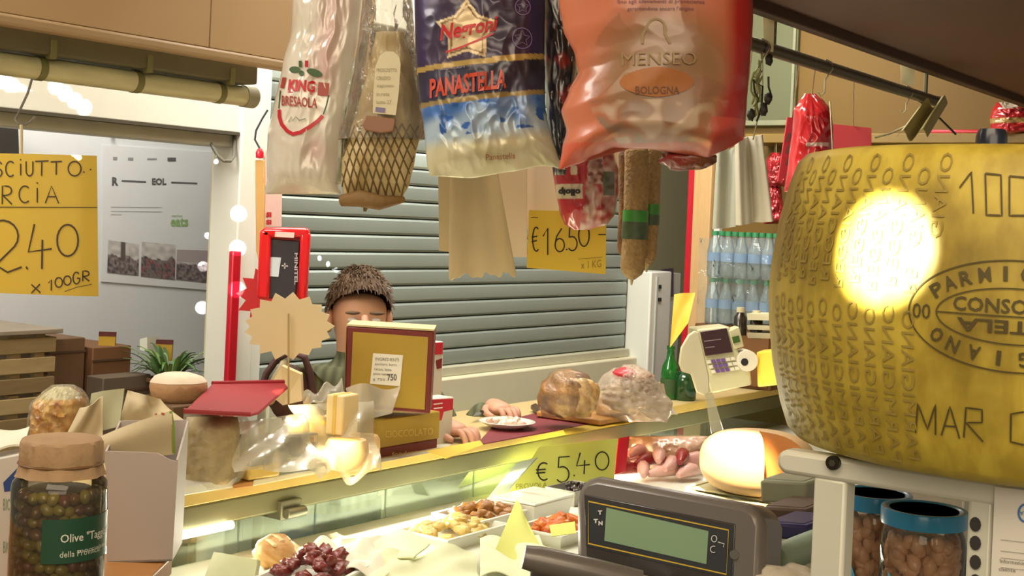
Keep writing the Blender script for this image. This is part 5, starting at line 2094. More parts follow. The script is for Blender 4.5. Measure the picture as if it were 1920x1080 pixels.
SALM = vmat('salami_skin', .75, bump=.5, bscale=120)
sc1, sc2, sc3 = lin('#84673a'), lin('#d0b27c'), lin('#5c4024')
for i, (x0, x1, ya, yb, r0, dep, lab) in enumerate(((1194, 1184, 265, 524, .0262, 2.84, 'longest dry salami with a green band'), (1224, 1212, 265, 500, .0185, 2.88, 'slim dry salami right of the longest one'), (1172, 1168, 275, 482, .015, 2.92, 'thin brown salami left of the longest one'))):
    root = thing('salami', lab, 'salami', P((x0 + x1) / 2, (ya + yb) / 2, dep))
    pts, rs = [], []
    for k in range(25):
        t = k / 24
        pts.append(P(x0 + (x1 - x0) * t + 3 * math.sin(t * 3), ya + (yb - ya) * t, dep))
        rs.append(r0 * (.25 + .75 * min(1, math.sin(min(t, 1 - t) * 20 if min(t, 1 - t) < .078 else 1.57))) * (1 + .05 * nz(t * 9, i)))
    mb = MB().tube(pts, rs, 18)
    mb.c = [mixc(mixc(sc1, sc2, .5 + 1.0 * nz(v[0] * 60, v[2] * 40, i)), sc3, .35 * max(0, nz(v[0] * 150, v[2] * 120, 5)) * 2) if i < 2 else mixc(lin('#5c3c24'), lin('#8a6238'), .5 + nz(v[0] * 60, v[2] * 40, i)) for v in mb.v]
    mb.c = None if i < 2 else mb.c
    mb.build('casing', SALM if i == 2 else mat('salami_speckle', '#a88a5a', .8, var=.55, scale=130, bump=.8, bscale=110), root)
    if i < 2:
        k0_, k1_ = (12, 17) if i == 0 else (12, 16)
        mb = MB().tube(pts[k0_:k1_ + 1], [r * 1.06 for r in rs[k0_:k1_ + 1]], 18, cap=False)
        ba = mb.build('band', mat('band_green', '#3f8f34', .4, var=.35, scale=60), root)
        mb = MB().tube(pts[k0_ + 2:k1_ + 1], [r * 1.075 for r in rs[k0_ + 2:k1_ + 1]], 18, cap=False)
        mb.build('band_print', mat('band_dark', '#48583c', .4, var=.5, scale=80), ba)
    MB().tube([pts[0] - Z * .005, Vector((pts[0].x, pts[0].y, r2a.z + .01))], .0016, 5).build('string', mat('string', '#bfae86', .8), root)
    MB().tube([pts[-1] + Z * .006, pts[-1] - Z * .012], [.006, .002], 6).build('tail', mat('string', '#bfae86', .8), root)
s5 = Sheet((1132, 285, 2.96), (1162, 285, 2.95), (1158, 330, 2.95), (1136, 330, 2.96), .001)
o = tag(s5.mesh('paper_tag', CREAM), 'small cream tag between the red pack and the salami', 'tag')
MB().tube([P(1147, 287, 2.955), Vector((P(1147, 287, 2.955).x, 2.955, r2a.z))], .001, 5).build('string', mat('string', '#bfae86', .8), o)

# ------------------------------------------------------------------ right: dark pipe with hooks and tickets
pa, pb_ = PZ(1390, 76, 2.07), PZ(1762, 192, 2.07)
pipe = thing('dark_pipe', 'dark hanging pipe running under the brown soffit', 'pipe', (pa + pb_) / 2)
MB().tube([pa - U * .1, pb_], .0135, 14).build('tube', mat('dark_pipe', '#5a5240', .45, metal=.4, var=.15), pipe)
MB().tube([pb_ - U * .004, pb_ + U * .012], .0165, 14).build('end_cap', mat('pipe_cap', '#453d2e', .5, metal=.3), pipe)
for f_ in (.12, .9):
    c_ = pa + (pb_ - pa) * f_
    MB().tube([c_, c_ + Z * .12], .006, 8).build('bracket', GREYP, pipe)


def on_pipe(px):
    lo_, hi_ = 0.0, 1.0
    best = min((abs(px_of(pa + (pb_ - pa) * t)[0] - px), t) for t in [i / 400 for i in range(401)])
    return pa + (pb_ - pa) * best[1]


def px_of(p):
    a_, b_ = p.x / p.y * F, (EYE - p.z) / p.y * F - HZ
    return 960 + a_ * CR - b_ * SR, 540 + a_ * SR + b_ * CR


def s_hook(c_, h=.05, r=.0016):
    return [c_ + Vector((0, 0, .016)), c_ + Vector((.012, 0, .010)), c_ + Vector((.015, 0, -.004)), c_ + Vector((.006, 0, -.018)), c_ + Vector((0, 0, -.028)), c_ + Vector((0, 0, -h)), c_ + Vector((-.008, 0, -h - .008)), c_ + Vector((-.014, 0, -h))]


WIRE = mat('wire_pale', '#b9b08a', .35, metal=.6)
for i, (px, h, lab) in enumerate(((1428, .055, 'pale wire hook nearest the pink bag'), (1548, .055, 'wire hook just above the red bag'), (1700, .045, 'wire hook under the ticket near the pipe end'))):
    c_ = on_pipe(px)
    tag(MB().tube(s_hook(c_, h), .0018, 6).build('wire_hook', WIRE), lab, 'hook')
for i, (x0, y0, x1, y1, lab) in enumerate(((1430, 20, 1452, 98, 'pale ticket at the left end of the dark pipe'), (1688, 114, 1716, 160, 'pale ticket near the right end of the dark pipe'))):
    c_ = on_pipe((x0 + x1) / 2)
    d_ = c_.y - .02
    s_ = Sheet((x0, y0 + 8 * (i == 0), d_), (x1, y0, d_), (x1 - 2, y1, d_), (x0 + 2, y1 - 4, d_), .001, curl(.002, 3, 2))
    o = tag(s_.mesh('paper_ticket', mat('ticket', '#d8d0a0', .6)), lab, 'ticket')
# green sprigs / crushed net bag hanging at the left of the pipe
NETB = mat('sprig', '#8f9058', .6, var=.3)
gb = thing('cord_bundle', 'tangled pale cords and dark clips hanging beside the pink bag', 'cords', on_pipe(1428))
rnd = random.Random(8)
for i in range(9):
    x = 1418 + rnd.uniform(-6, 24)
    y = rnd.uniform(110, 150)
    pts = [P(x + rnd.uniform(-8, 8), y + k * rnd.uniform(14, 24), on_pipe(1428).y + rnd.uniform(-.01, .01)) for k in range(5)]
    MB().tube(pts, .0022, 5).build('cord', NETB if i % 3 else mat('dark_clip', '#2e2a1e', .5), gb)
for i, (x, y) in enumerate(((1412, 84), (1430, 88), (1442, 112), (1408, 215), (1432, 205), (1440, 185))):
    MB().blob(P(x, y, on_pipe(1428).y - .01), (.008, .006, .012), None, 10, 7, i, .4, 2).build('clip', mat('dark_clip', '#2e2a1e', .5), gb)
MB().tube([on_pipe(1428), P(1428, 110, on_pipe(1428).y)], .002, 5).build('cord', NETB, gb)
# hanging sheaf of clear and white bags
s6 = Sheet((1378, 262, 2.98), (1428, 252, 2.98), (1448, 414, 2.96), (1380, 422, 3.0), .006, lambda u, v: .012 * math.sin(u * 9) + .004 * math.sin(u * 21))
o = tag(s6.mesh('plastic_bags', mat('bag_white_sheaf', '#cfc9b4', .4, var=.1, coat=.3), None, 36, 16), 'hanging sheaf of white plastic bags above the water bottles', 'plastic bags')
MB().tube([P(1412, 262, 2.97), P(1430, 180, 2.9), on_pipe(1430)], .0016, 5).build('string', WIRE, o)
s7 = Sheet((1344, 285, 3.12), (1382, 275, 3.10), (1382, 425, 3.08), (1336, 430, 3.12), .005, lambda u, v: .008 * math.sin(u * 8))
o = tag(s7.mesh('plastic_bags', mat('bag_grey_sheaf', '#a8aa98', .4, var=.1, coat=.3), None, 30, 12), 'greyer sheaf of plastic bags at the left of the white ones', 'plastic bags')
MB().tube([P(1368, 280, 3.10), P(1400, 180, 3.0), on_pipe(1412)], .0016, 5).build('string', WIRE, o)
# drooping pale cloth from the pipe end
s8 = Sheet((1728, 196, 3.36), (1778, 188, 3.36), (1740, 252, 3.3), (1682, 256, 3.3), .003, lambda u, v: .02 * math.sin(u * 10))
o = tag(s8.mesh('paper_sheaf', mat('sheaf_olive', '#a89a62', .6, var=.15), None, 30, 10), 'drooping sheaf of pale paper at the pipe end', 'paper')
o = tag(MB().tube([P(1640, 258, 3.4), P(1670, 250, 3.4), P(1700, 236, 3.4), P(1735, 200, 3.37)], .003, 6).build('loose_rope', WIRE), 'pale cord sagging from the pipe end to the shelf', 'cord')
o = tag(MB().tube([P(1722, 188, 3.38), P(1745, 205, 3.4), P(1792, 252, 3.45)], .0028, 6).build('dark_cable', mat('dark_clip', '#2e2a1e', .5)), 'dark cable dropping from the pipe end', 'cable')

# shelf on the end wall with red goods
zsh = RP(1770, 258, Q0 + U * .02, -U).z
PE = lambda x, y: RP(x, y, Q0 - U * .16, -U)


def shelf_box(name, x0, x1, y0, m, label, cat):
    a_, b_ = PE(x0, y0), PE(x1, y0)
    o_ = MB().prism([Vector((a_.x, a_.y, zsh + .001)), Vector((b_.x, b_.y, zsh + .001)), b_, a_], U * .10).build(name, m, bevel=.003)
    return tag(o_, label, cat)


on_end('wall_shelf', 1440, 258, 2100, 276, .20, mat('shelf_ochre', '#7c6224', .5, var=.15))
ws_ = bpy.data.objects['wall_shelf']
tag(ws_, 'ochre wooden shelf on the end wall above the cheese wheel', 'shelf')
B7 = Bag([(176, 1508, 1530), (190, 1498, 1546), (205, 1488, 1558), (240, 1486, 1562), (300, 1478, 1562), (360, 1470, 1560)], 3.15, .045, .0030, 12, 7, vp=(.25, .05))
rb_ = thing('red_bag', 'shiny red coffee bag hanging above the cheese wheel', 'bag', B7.pt(.5, 0))


def col7(px, py, u, v, bk):
    c = mixc(lin('#b30f18'), lin('#d4202a'), .5 + nz(px * .03, py * .02))
    if 1504 < px < 1546 and 268 < py < 276:
        c = lin('#d8b8a8')
    return c


B7.mesh('bag', vmat('red_foil', .22, coat=.9, metal=.15), col7, rb_, 60, 80)
MB().tube([P(1522, 180, 3.13), P(1524, 165, 3.12), on_pipe(1530)], .0016, 5).build('string', WIRE, rb_)
MB().tube([P(1556, 190, 3.08), P(1560, 260, 3.07), P(1562, 300, 3.07)], .002, 5).build('wire', WIRE, rb_)
s9 = Sheet((1476, 220, 3.3), (1494, 222, 3.3), (1480, 330, 3.3), (1458, 340, 3.3), .012)
o = tag(s9.mesh('pink_packet', mat('pink_red', '#b8323c', .4)), 'pinkish red packet at the left of the red coffee bag', 'packet')
mb = MB()
for k in range(4):
    stroke_on(mb, [(1480, 250 + k * 22), (1474, 266 + k * 22)], 6, s9.S)
mb.build('print', mat('print_grey', '#6a4a40', .5), o)
MB().tube([P(1485, 222, 3.3), P(1492, 170, 3.15), on_pipe(1500)], .0014, 5).build('string', WIRE, o)
s_ = Sheet((1556, 232, 3.35), (1634, 240, 3.32), (1634, 310, 3.32), (1556, 310, 3.35), .004)
o = tag(s_.mesh('red_card', mat('carton_red', '#b33438', .5)), 'flat pinkish red card hanging behind the coffee bag', 'card')
MB().tube([P(1600, 237, 3.34), P(1600, 200, 3.2), on_pipe(1602)], .0014, 5).build('string', WIRE, o)
shelf_box('red_packet', 1745, 1850, 243, RED, 'low red packet on the wall shelf beside the dark cable', 'packet')
B8 = Bag([(192, 1868, 1925), (205, 1860, 1935), (222, 1856, 1950), (252, 1858, 1955)], PE(1900, 230).y, .05, .008, 18, 5, vp=(.3, .1))
rr_ = thing('red_sweets_bag', 'crumpled red and silver bag on the shelf at the right edge', 'bag', B8.pt(.5, 1))


def col8(px, py, u, v, bk):
    c = lin('#b81c24')
    if py < 206 and 1872 < px < 1900:
        c = lin('#cfc0ae')
    if 222 < py < 232:
        c = lin('#a8884c')
    if nz(px * .06, py * .06, 2) > .3:
        c = lin('#7a1418')
    return c


B8.mesh('bag', vmat('red_foil', .22), col8, rr_, 50, 50)
for i, (x0, y0, x1, y1, d_) in enumerate(((1436, 300, 1470, 350, PE(1450, 320).y), (1430, 355, 1466, 420, PE(1450, 320).y + .03))):
    bx_ = Bag([(y0 - 14, x0 + 10, x1 - 8), (y0, x0, x1), (y1, x0 + 2, x1 + 6)], d_, .03, .006, 18, 9 + i)
    o = tag(bx_.mesh('red_snack_bag', vmat('red_foil', .22), lambda px, py, u, v, b: mixc(lin('#8a1018'), lin('#c8323a'), .5 + 1.2 * nz(px * .08, py * .08, i))), ('upper dark red snack bag left of the cheese wheel', 'lower dark red snack bag left of the cheese wheel')[i], 'bag')
    tp_ = bx_.pt(.5, .05)
    MB().tube([tp_, Vector((tp_.x, tp_.y, zsh - .01))], .0014, 5).build('string', WIRE, o)

# ------------------------------------------------------------------ left price sign on its hook
sgn = Sheet((-78, 286, 2.36), (181, 292, 2.40), (184, 556, 2.40), (-82, 546, 2.36), .0016, lambda u, v: .010 * math.sin(u * 3.0) - .006 * max(0, u - .88) * 8)
o = tag(sgn.mesh('price_sign', mat('yellow_sign', '#c4a432', .55, var=.10, scale=6), None, 30, 20), 'large yellow hand lettered ham price sign hanging at the left', 'sign')
mb = MB()
for ch_, a, b_, c_, d__ in (('P', -72, 303, -56, 330), ('R', -50, 303, -34, 330), ('O', -30, 303, -12, 330), ('S', -9, 303, 6, 331), ('C', 11, 303, 29, 331), ('i', 33, 298, 47, 329), ('U', 49, 303, 64, 330), ('T', 67, 302, 92, 330), ('T', 96, 303, 117, 328), ('O', 128, 303, 153, 330), ('.', 152, 300, 166, 324), ('.', 165, 297, 177, 319),
                           ('N', -52, 350, -30, 382), ('O', -26, 350, -4, 382), ('R', 3, 349, 26, 383), ('C', 36, 349, 58, 380), ('i', 62, 341, 80, 380), ('A', 86, 349, 112, 381),
                           ('E', -74, 420, -38, 500), ('2', -24, 413, 42, 512), ('.', 46, 424, 60, 506), ('4', 52, 420, 98, 504), ('0', 107, 421, 148, 480),
                           ('x', 60, 531, 77, 549), ('1', 92, 524, 102, 544), ('0', 104, 520, 118, 538), ('0', 120, 517, 134, 534), ('G', 137, 510, 151, 532), ('R', 154, 508, 169, 527)):
    hand(mb, ch_, a, b_, c_, d__, 3.4 if d__ - b_ > 40 else 2.6, sgn.S)
stroke_on(mb, [(-78 + 26 * i, 388 + .1 * i) for i in range(11)], 1.5, sgn.S)
stroke_on(mb, [(122, 546), (145, 538), (172, 533)], 1.2, sgn.S)
mb.build('lettering', mat('brown_ink', '#3a2a14', .6), o)
hk = [P(60, 148, 2.42), P(52, 175, 2.41), P(38, 205, 2.40), P(29, 224, 2.39), P(35, 233, 2.385), P(48, 234, 2.385), P(58, 228, 2.385), P(66, 219, 2.385)]
tag(MB().tube(hk, .0022, 6).build('wire_hook', mat('wire_grey', '#77736a', .35, metal=.7)), 'grey wire hook holding the large yellow sign', 'hook')
MB().tube([P(40, 234, 2.383), P(40, 292, 2.38)], .0030, 6).build('sign_cord', mat('string', '#bfae86', .8), o)

# ------------------------------------------------------------------ behind the left opening
WQ = WB - V * .004
wm = plane_map(WQ, -V, .001)
pos = thing('wall_poster', 'pale printed poster with three photos on the grey wall', 'poster', RP(300, 400, WQ, -V))
MB().prism(face([(194, 272), (408, 286), (404, 545), (190, 528)], WQ, -V), V * .003).build('sheet', mat('poster_grey', '#d2d4d8', .55, var=.03), pos)
GI = mat('poster_ink', '#5a585c', .6)
PI_ = mat('poster_soft', '#8f8c92', .6)
mb = MB()
for (x, y, w_, h_) in ((212, 297, 8, 6), (240, 298, 10, 5), (276, 298, 18, 3)):
    stroke_on(mb, [(x, y), (x + w_, y)], h_, wm)
mb.build('small_logo', PI_, pos)
mb = MB(); stroke_on(mb, [(314, 299), (330, 299)], 7, wm); mb.build('small_logo', GI, pos)
mb = MB(); stroke_on(mb, [(228, 339), (274, 341)], 3, wm); mb.build('print_line', GI, pos)
mb = MB(); stroke_on(mb, [(321, 342), (370, 344)], 3, wm); mb.build('print_line', GI, pos)
mb = MB(); text_on(mb, 'R', 210, 332, 222, 348, wm, bold=.05); mb.build('poster_letter', GI, pos)
mb = MB(); text_on(mb, 'EOL', 285, 334, 312, 347, wm, bold=.05); mb.build('poster_letters', GI, pos)
mb = MB()
for y in (388, 396, 402):
    stroke_on(mb, [(208, y), (208 + (96 if y < 400 else 20), y + 1)], 1, wm)
mb.build('fine_print', mat('poster_faint', '#a3a0a2', .6), pos)
mb = MB(); text_on(mb, 'eats', 320, 408, 353, 425, wm, bold=.03); text_on(mb, 'market', 322, 402, 342, 407, wm)
mb.build('green_word', mat('poster_green', '#86a86c', .6), pos)


def photo(corn, seed):
    q_ = [RP(x, y, WQ, -V, .0015) for x, y in corn]
    nu, nv = 26, 26
    vs, fs, cs = [], [], []
    for j in range(nv + 1):
        for i in range(nu + 1):
            u, v = i / nu, j / nv
            vs.append(q_[0] * (1 - u) * (1 - v) + q_[1] * u * (1 - v) + q_[2] * u * v + q_[3] * (1 - u) * v)
            n_ = nz(u * 6, v * 7, seed)
            crowd = nz(u * 14, v * 10, seed + 3)
            c = mixc(lin('#a8a4a4'), lin('#c9c6c4'), .5 + n_)
            if seed == 3 and v < .42:
                c = lin('#a59a9c')
            lim = .45 + .15 * nz(u * 4, 1, seed)
            if v > lim:
                c = mixc(lin('#4a4448'), lin('#8c8080'), .5 + 1.4 * crowd)
                if seed == 2 and crowd > .25:
                    c = lin('#8a4a4c')
            if seed == 1 and abs(u - .48) < .07 and v < .6:
                c = lin('#5c5450')
            cs.append(c)
    for j in range(nv):
        for i in range(nu):
            a = j * (nu + 1) + i
            fs.append((a, a + 1, a + nu + 2, a + nu + 1))
    MB().add(vs, fs, cs).build('photo', vmat('photo_print', .5), pos)


photo([(203, 450), (261, 458), (260, 517), (201, 511)], 1)
photo([(266, 453), (330, 459), (328, 525), (264, 518)], 2)
photo([(332, 468), (398, 470), (396, 531), (330, 524)], 3)
# dark box, screw and cable
q_ = WB - V * .10
o = tag(MB().prism(face([(-40, 226), (34, 232), (36, 292), (-40, 290)], q_, -V), V * .098).build('wall_box', mat('dark_box', '#2c2824', .5)), 'dark box fixed to the grey wall behind the yellow sign', 'box')
o = tag(MB().tube([RP(215, 250, WB, -V, 0), RP(215, 250, WB, -V, .02)], .006, 10).build('wall_screw', mat('dark_box', '#2c2824', .5)), 'dark screw head on the grey wall above the poster', 'screw')
o = tag(MB().tube([P(391, 258, 3.52), P(398, 275, 3.5), P(408, 292, 3.5), P(420, 302, 3.5), P(432, 302, 3.52), P(438, 294, 3.54), P(440, 262, 3.56), P(441, 240, 3.58)], .0045, 8).build('hanging_cable', mat('cable_grey', '#6a685c', .5)), 'grey cable loop hanging at the top of the left opening', 'cable')

# wooden crates: separate slats
CW = [mat('crate_a', '#8f7a52', .7, var=.25, stretch=(1, 1, 6)), mat('crate_b', '#a08a60', .7, var=.25, stretch=(1, 1, 6)), mat('crate_c', '#7c6844', .7, var=.25, stretch=(1, 1, 6))]
CD = F0 + V * .34
uL, uR = u_at(-60, 680, CD), u_at(104, 680, CD)
ztop_c = z_at(60, 628, CD, -V)
for k in range(5):
    zt_ = ztop_c - k * .155
    lab = ('topmost wooden slatted crate of the stack in the left opening', 'second wooden slatted crate from the top in the left opening', 'third wooden slatted crate from the top in the left opening', 'fourth wooden slatted crate from the top in the left opening', 'fifth wooden slatted crate from the top in the left opening')[k]
    sh__ = .012 * (k % 2)
    root = thing('wooden_crate', lab, 'crate', CD + U * ((uL + uR) / 2) + Z * (zt_ - .15 - CD.z), 'stacked wooden crates')
    for i in range(3):
        mb = MB(); z_ = zt_ - .008 - i * .052
        ub(mb, CD, uL, uR + sh__, 0, .012, z_ - .040, z_)
        mb.build('slat', CW[(i + k) % 3], root, bevel=.002)
        mb = MB(); ub(mb, CD, uR + sh__ - .012, uR + sh__, .012, .26, z_ - .040, z_)
        mb.build('slat', CW[(i + k + 1) % 3], root, bevel=.002)
    for uu in (uR + sh__ - .055, (uL + uR) / 2):
        mb = MB(); ub(mb, CD, uu, uu + .03, .012, .03, zt_ - .15, zt_)
        mb.build('corner_post', CW[1], root, bevel=.002)
    mb = MB(); ub(mb, CD, uL, uR + sh__ - .012, .012, .26, zt_ - .15, zt_ - .145)
    mb.build('bottom_board', CW[2], root)
    if k == 0:
        mb = MB(); ub(mb, CD, uL, uR + sh__ + .012, -.012, .28, zt_ + .002, zt_ + .014)
        mb.build('lid', mat('crate_lid', '#8c8070', .6, var=.2), root, bevel=.002)
zc0 = ztop_c - 5 * .155
tt = thing('crate_table', 'dark low table under the wooden crates', 'table', CD + U * ((uL + uR) / 2 + .3) - Z * CD.z)
mb = MB(); ub(mb, CD, uL, u_at(372, 700, CD) + .06, -.03, .34, zc0 - .03, zc0)
mb.build('top', mat('table_dark', '#4a3c2c', .6), tt, bevel=.003)
for uu in (uL + .05, u_at(372, 700, CD)):
    for vv in (0, .28):
        mb = MB(); ub(mb, CD, uu, uu + .04, vv, vv + .04, 0, zc0 - .03); mb.build('leg', mat('table_dark', '#4a3c2c'), tt)
# brown cartons beside them
for i, (x0, x1, y0, cc_, vv, lab) in enumerate(((116, 184, 638, '#654a30', .06, 'brown carton next to the wooden crates'), (190, 262, 652, '#6e4a2a', .04, 'reddish brown carton between the crates and the plant'), (150, 240, 698, '#564838', -.10, 'dull grey brown carton low before the others'))):
    ua_, ub__ = u_at(x0, 690, CD), u_at(x1, 690, CD)
    zz = z_at((x0 + x1) / 2, y0, CD, -V)
    root = thing('carton', lab, 'carton', CD + U * ((ua_ + ub__) / 2) - Z * (CD.z - zc0))
    mb = MB(); ub(mb, CD, ua_, ub__, vv, vv + .07 if i == 2 else .30, zc0, zz)
    mb.build('box', mat('carton_%d' % i, cc_, .75, var=.15), root, bevel=.003)
    mb = MB(); ub(mb, CD, ua_, ub__, vv - .003, vv, zz - .04, zz - .034); mb.build('flap_line', mat('carton_line', '#4c3420', .8), root)
# small yellow cards with dark heads
for i, (x0, y0, lab) in enumerate(((186, 622, 'small yellow card with dark top behind the cartons'), (293, 637, 'small yellow card with maroon top behind the plant'))):
    d_ = 3.72 + .06 * i
    root = thing('small_card', lab, 'card', P(x0 + 15, y0 + 32, d_))
    MB().prism([P(x0, y0, d_), P(x0 + 31, y0 + 1, d_), P(x0 + 28, y0 + 40, d_), P(x0 - 3, y0 + 39, d_)], Vector((0, .01, 0))).build('card', mat('card_yellow', '#b8962c', .6), root)
    MB().prism([P(x0 - .5, y0 - .5, d_ - .001), P(x0 + 31.5, y0 + .5, d_ - .001), P(x0 + 31, y0 + 9, d_ - .001), P(x0 - 1, y0 + 8, d_ - .001)], Vector((0, .004, 0))).build('header', mat('card_maroon', '#5a2420', .6), root)
    MB().tube([P(x0 + 13, y0 + 38, d_ + .005), Vector((P(x0 + 13, y0 + 38, d_).x, d_ + .005, zc0))], .003, 6).build('stick', mat('crate_a', '#8f7a52'), root)
o = tag(MB().prism([P(262, 636, 3.8), P(276, 632, 3.8), P(276, 660, 3.8), P(262, 656, 3.8)], Vector((.02, .05, 0))).build('white_carton', WHITE), 'tiny white carton between the two yellow cards', 'carton')
# potted plant
pc_ = P(314, 738, 3.66)
st0 = thing('plant_stand', 'brown crate under the strap leaved plant', 'crate', Vector((pc_.x, pc_.y, zc0)))
MB().box(Vector((pc_.x, pc_.y, (zc0 + pc_.z) / 2)), (.14, .14, pc_.z - zc0 - .002), RU()).build('box', CW[2], st0, bevel=.003)
for k in (-1, 1):
    MB().box(Vector((pc_.x, pc_.y, (zc0 + pc_.z) / 2)) + RU() @ Vector((k * .045, -.073, 0)), (.02, .008, pc_.z - zc0 - .004), RU()).build('batten', CW[0], st0)
plant = thing('potted_plant', 'green plant with drooping strap leaves behind the bread', 'plant', pc_)
MB().lathe([(0, 0), (.045, 0), (.055, .034), (.06, .034), (.06, .044), (.052, .044), (.05, .036), (0, .036)], pc_, 20).build('pot', mat('pot_brown', '#6a4a30', .7), plant)
lm = [mat('leaf_a', '#4f7a34', .5, var=.2), mat('leaf_b', '#7a9a58', .5, var=.2), mat('leaf_c', '#35562a', .5, var=.2)]
rnd = random.Random(2)
ctop = P(312, 648, 3.66).z - pc_.z
for i in range(64):
    a = rnd.uniform(0, 2 * math.pi)
    ln = rnd.uniform(.03, .115)
    hh = rnd.uniform(.55, 1.10) * (ctop - .04)
    b0 = pc_ + Vector((.02 * math.cos(a), .02 * math.sin(a), .038))
    pts = []
    for k in range(7):
        t = k / 6
        pts.append(b0 + Vector((math.cos(a) * ln * t, math.sin(a) * ln * t, hh * (1.9 * t - (1.0 + .5 * (i % 3 == 0)) * t * t))))
    side = Vector((-math.sin(a), math.cos(a), 0))
    vs, fs = [], []
    for k, p_ in enumerate(pts):
        w_ = .0062 * math.sin(math.pi * (.12 + .86 * k / 6))
        vs += [p_ - side * w_, p_ + side * w_ , p_ - Z * .002]
    for k in range(6):
        a0 = 3 * k
        fs += [(a0, a0 + 3, a0 + 5, a0 + 2), (a0 + 2, a0 + 5, a0 + 4, a0 + 1), (a0, a0 + 1, a0 + 4, a0 + 3)]
    MB().add(vs, fs).build('leaf', lm[i % 3], plant)

# ------------------------------------------------------------------ around the post
st_ = thing('wooden_stick', 'wooden stick with a red tip hanging along the post', 'stick', P(488, 390, 3.48))
MB().prism([P(478, 300, 3.48), P(496, 300, 3.48), P(496, 440, 3.48), P(492, 520, 3.48), P(480, 470, 3.48)], Vector((0, .012, 0))).build('slat', mat('stick_wood', '#c39a58', .6, var=.15), st_, bevel=.002)
MB().lathe([(0, -.012), (.010, -.01), (.011, .004), (.006, .014), (0, .016)], P(487, 289, 3.485), 14).build('tip', RED, st_)
MB().tube([P(487, 278, 3.485), P(478, 262, 3.485), P(480, 245, 3.485), P(492, 222, 3.485), P(502, 206, 3.485)], .0028, 6).build('wire', mat('wire_dark', '#4a4a50', .4, metal=.5), st_)
qn = F0 - V * .012
pn = thing('pink_notice', 'pinkish white notice with red letters beside the post', 'notice', RP(515, 400, qn, -V))
MB().prism(face([(499, 282), (530, 284), (528, 425), (497, 425)], qn, -V), V * .003).build('sheet', mat('notice_pink', '#e0bcb0', .6), pn)
mb = MB()
for y_ in (398, 412):
    text_on(mb, 'SI', 499, y_, 509, y_ + 9, plane_map(qn, -V, .0012), bold=.05)
mb.build('lettering', RP1, pn)
# red case with a dark boxed handset
rc0 = P(535, 490, 3.42)
rcn = Vector((0, -1, 0))
rc = thing('red_display_case', 'glossy red case holding a dark boxed phone beside the post', 'case', RP(535, 552, rc0, rcn))
REDG = mat('red_case', '#d8141e', .18, var=.05, coat=.8)


def rf(pts, off=0.0):
    return [RP(x, y, rc0, rcn, off) for x, y in pts]


MB().prism(rf([(492, 432), (574, 430), (580, 438), (572, 556), (566, 566), (488, 560)]), Vector((0, .02, 0))).build('back_plate', REDG, rc, bevel=.006)
for pts in ([(486, 430), (508, 430), (504, 562), (480, 560)], [(562, 432), (581, 436), (574, 566), (558, 562)], [(490, 426), (578, 427), (580, 446), (490, 446)]):
    MB().prism(rf(pts, .025), Vector((0, .03, 0))).build('frame_bar', REDG, rc, bevel=.008)
MB().prism(rf([(504, 448), (562, 452), (554, 562), (500, 558)], .012), Vector((0, .012, 0))).build('phone_box', mat('phone_box', '#2c2830', .4, coat=.3), rc, bevel=.002)
rS = lambda x, y: RP(x, y, rc0, rcn, .0135)
MB().prism(rf([(508, 482), (527, 483), (522, 519), (505, 518)], .0145), Vector((0, .002, 0))).build('phone_label', mat('label_bluewhite', '#c8d4dc', .4), rc)
mb = MB(); text_on(mb, 'MINITEL', 550, 470, 562, 474, lambda x, y: rS(552 - (y - 474) * 1.6, 474 + (x - 550) * 5.0), bold=.03)
mb.build('phone_text', mat('text_white', '#b8b4b8', .4), rc)
mb = MB(); stroke_on(mb, [(528, 498), (540, 499)], 2.5, rS); stroke_on(mb, [(534, 493), (534, 504)], 2.5, rS)
mb.build('cross_mark', mat('text_white', '#b8b4b8', .4), rc)
MB().prism(rf([(516, 434), (552, 436), (551, 446), (515, 444)], .027), Vector((0, .003, 0))).build('header_label', mat('header_pink', '#e6c8c0', .4), rc)
spot('fill_on_red_case', (-.9, 2.4, 2.6), rc0, 9, 30, (1, .8, .75), .8)  # added spot that brightens the red case, stands for no known lamp


def burst(cx_, cy_, rx, ry, n, k, d_, rot=0.0):
    pts = []
    for i in range(2 * n):
        a = math.pi * i / n + rot
        q_ = (1.0 + .05 * math.sin(i * 2.7)) if i % 2 == 0 else k
        pts.append(P(cx_ + rx * q_ * math.cos(a), cy_ + ry * q_ * math.sin(a), d_))
    return pts


o = tag(MB().prism(burst(502, 556, 58, 60, 12, .72, 3.50, .1), Vector((0, .003, 0))).build('burst_card', mat('burst_red', '#bb1a20', .45)), 'red starburst card behind the cream starburst', 'card')
bs = thing('burst_sign', 'blank cream starburst card on a clip stick', 'sign', P(541, 740, 3.0))
MB().prism(burst(541, 612, 87, 62, 17, .84, 3.0), Vector((0, .003, 0))).build('card', mat('burst_cream', '#cdbb90', .6, var=.05), bs)
MB().tube([P(541, 588, 2.992), P(541, 640, 2.992), P(541, 760, 3.0)], .0022, 6).build('stick', mat('stick_tan', '#a89260', .5), bs)
# stickers beside the post
qn2 = F0 + V * .098
for i, (y0, cc_, lab) in enumerate(((648, '#8a9a70', 'olive sticker highest on the cream wall strip'), (664, '#c86a78', 'pink sticker in the middle of the cream wall strip'), (690, '#6ab08c', 'mint green sticker lowest on the cream wall strip'))):
    o = tag(MB().prism(face([(470, y0), (494, y0 + 1), (493, y0 + 14 + 6 * (i == 1)), (469, y0 + 13 + 6 * (i == 1))], qn2, -V), -V * .002).build('wall_sticker', mat('sticker_%d' % i, cc_, .5)), lab, 'sticker')

# ------------------------------------------------------------------ the man behind the gold box
man = None


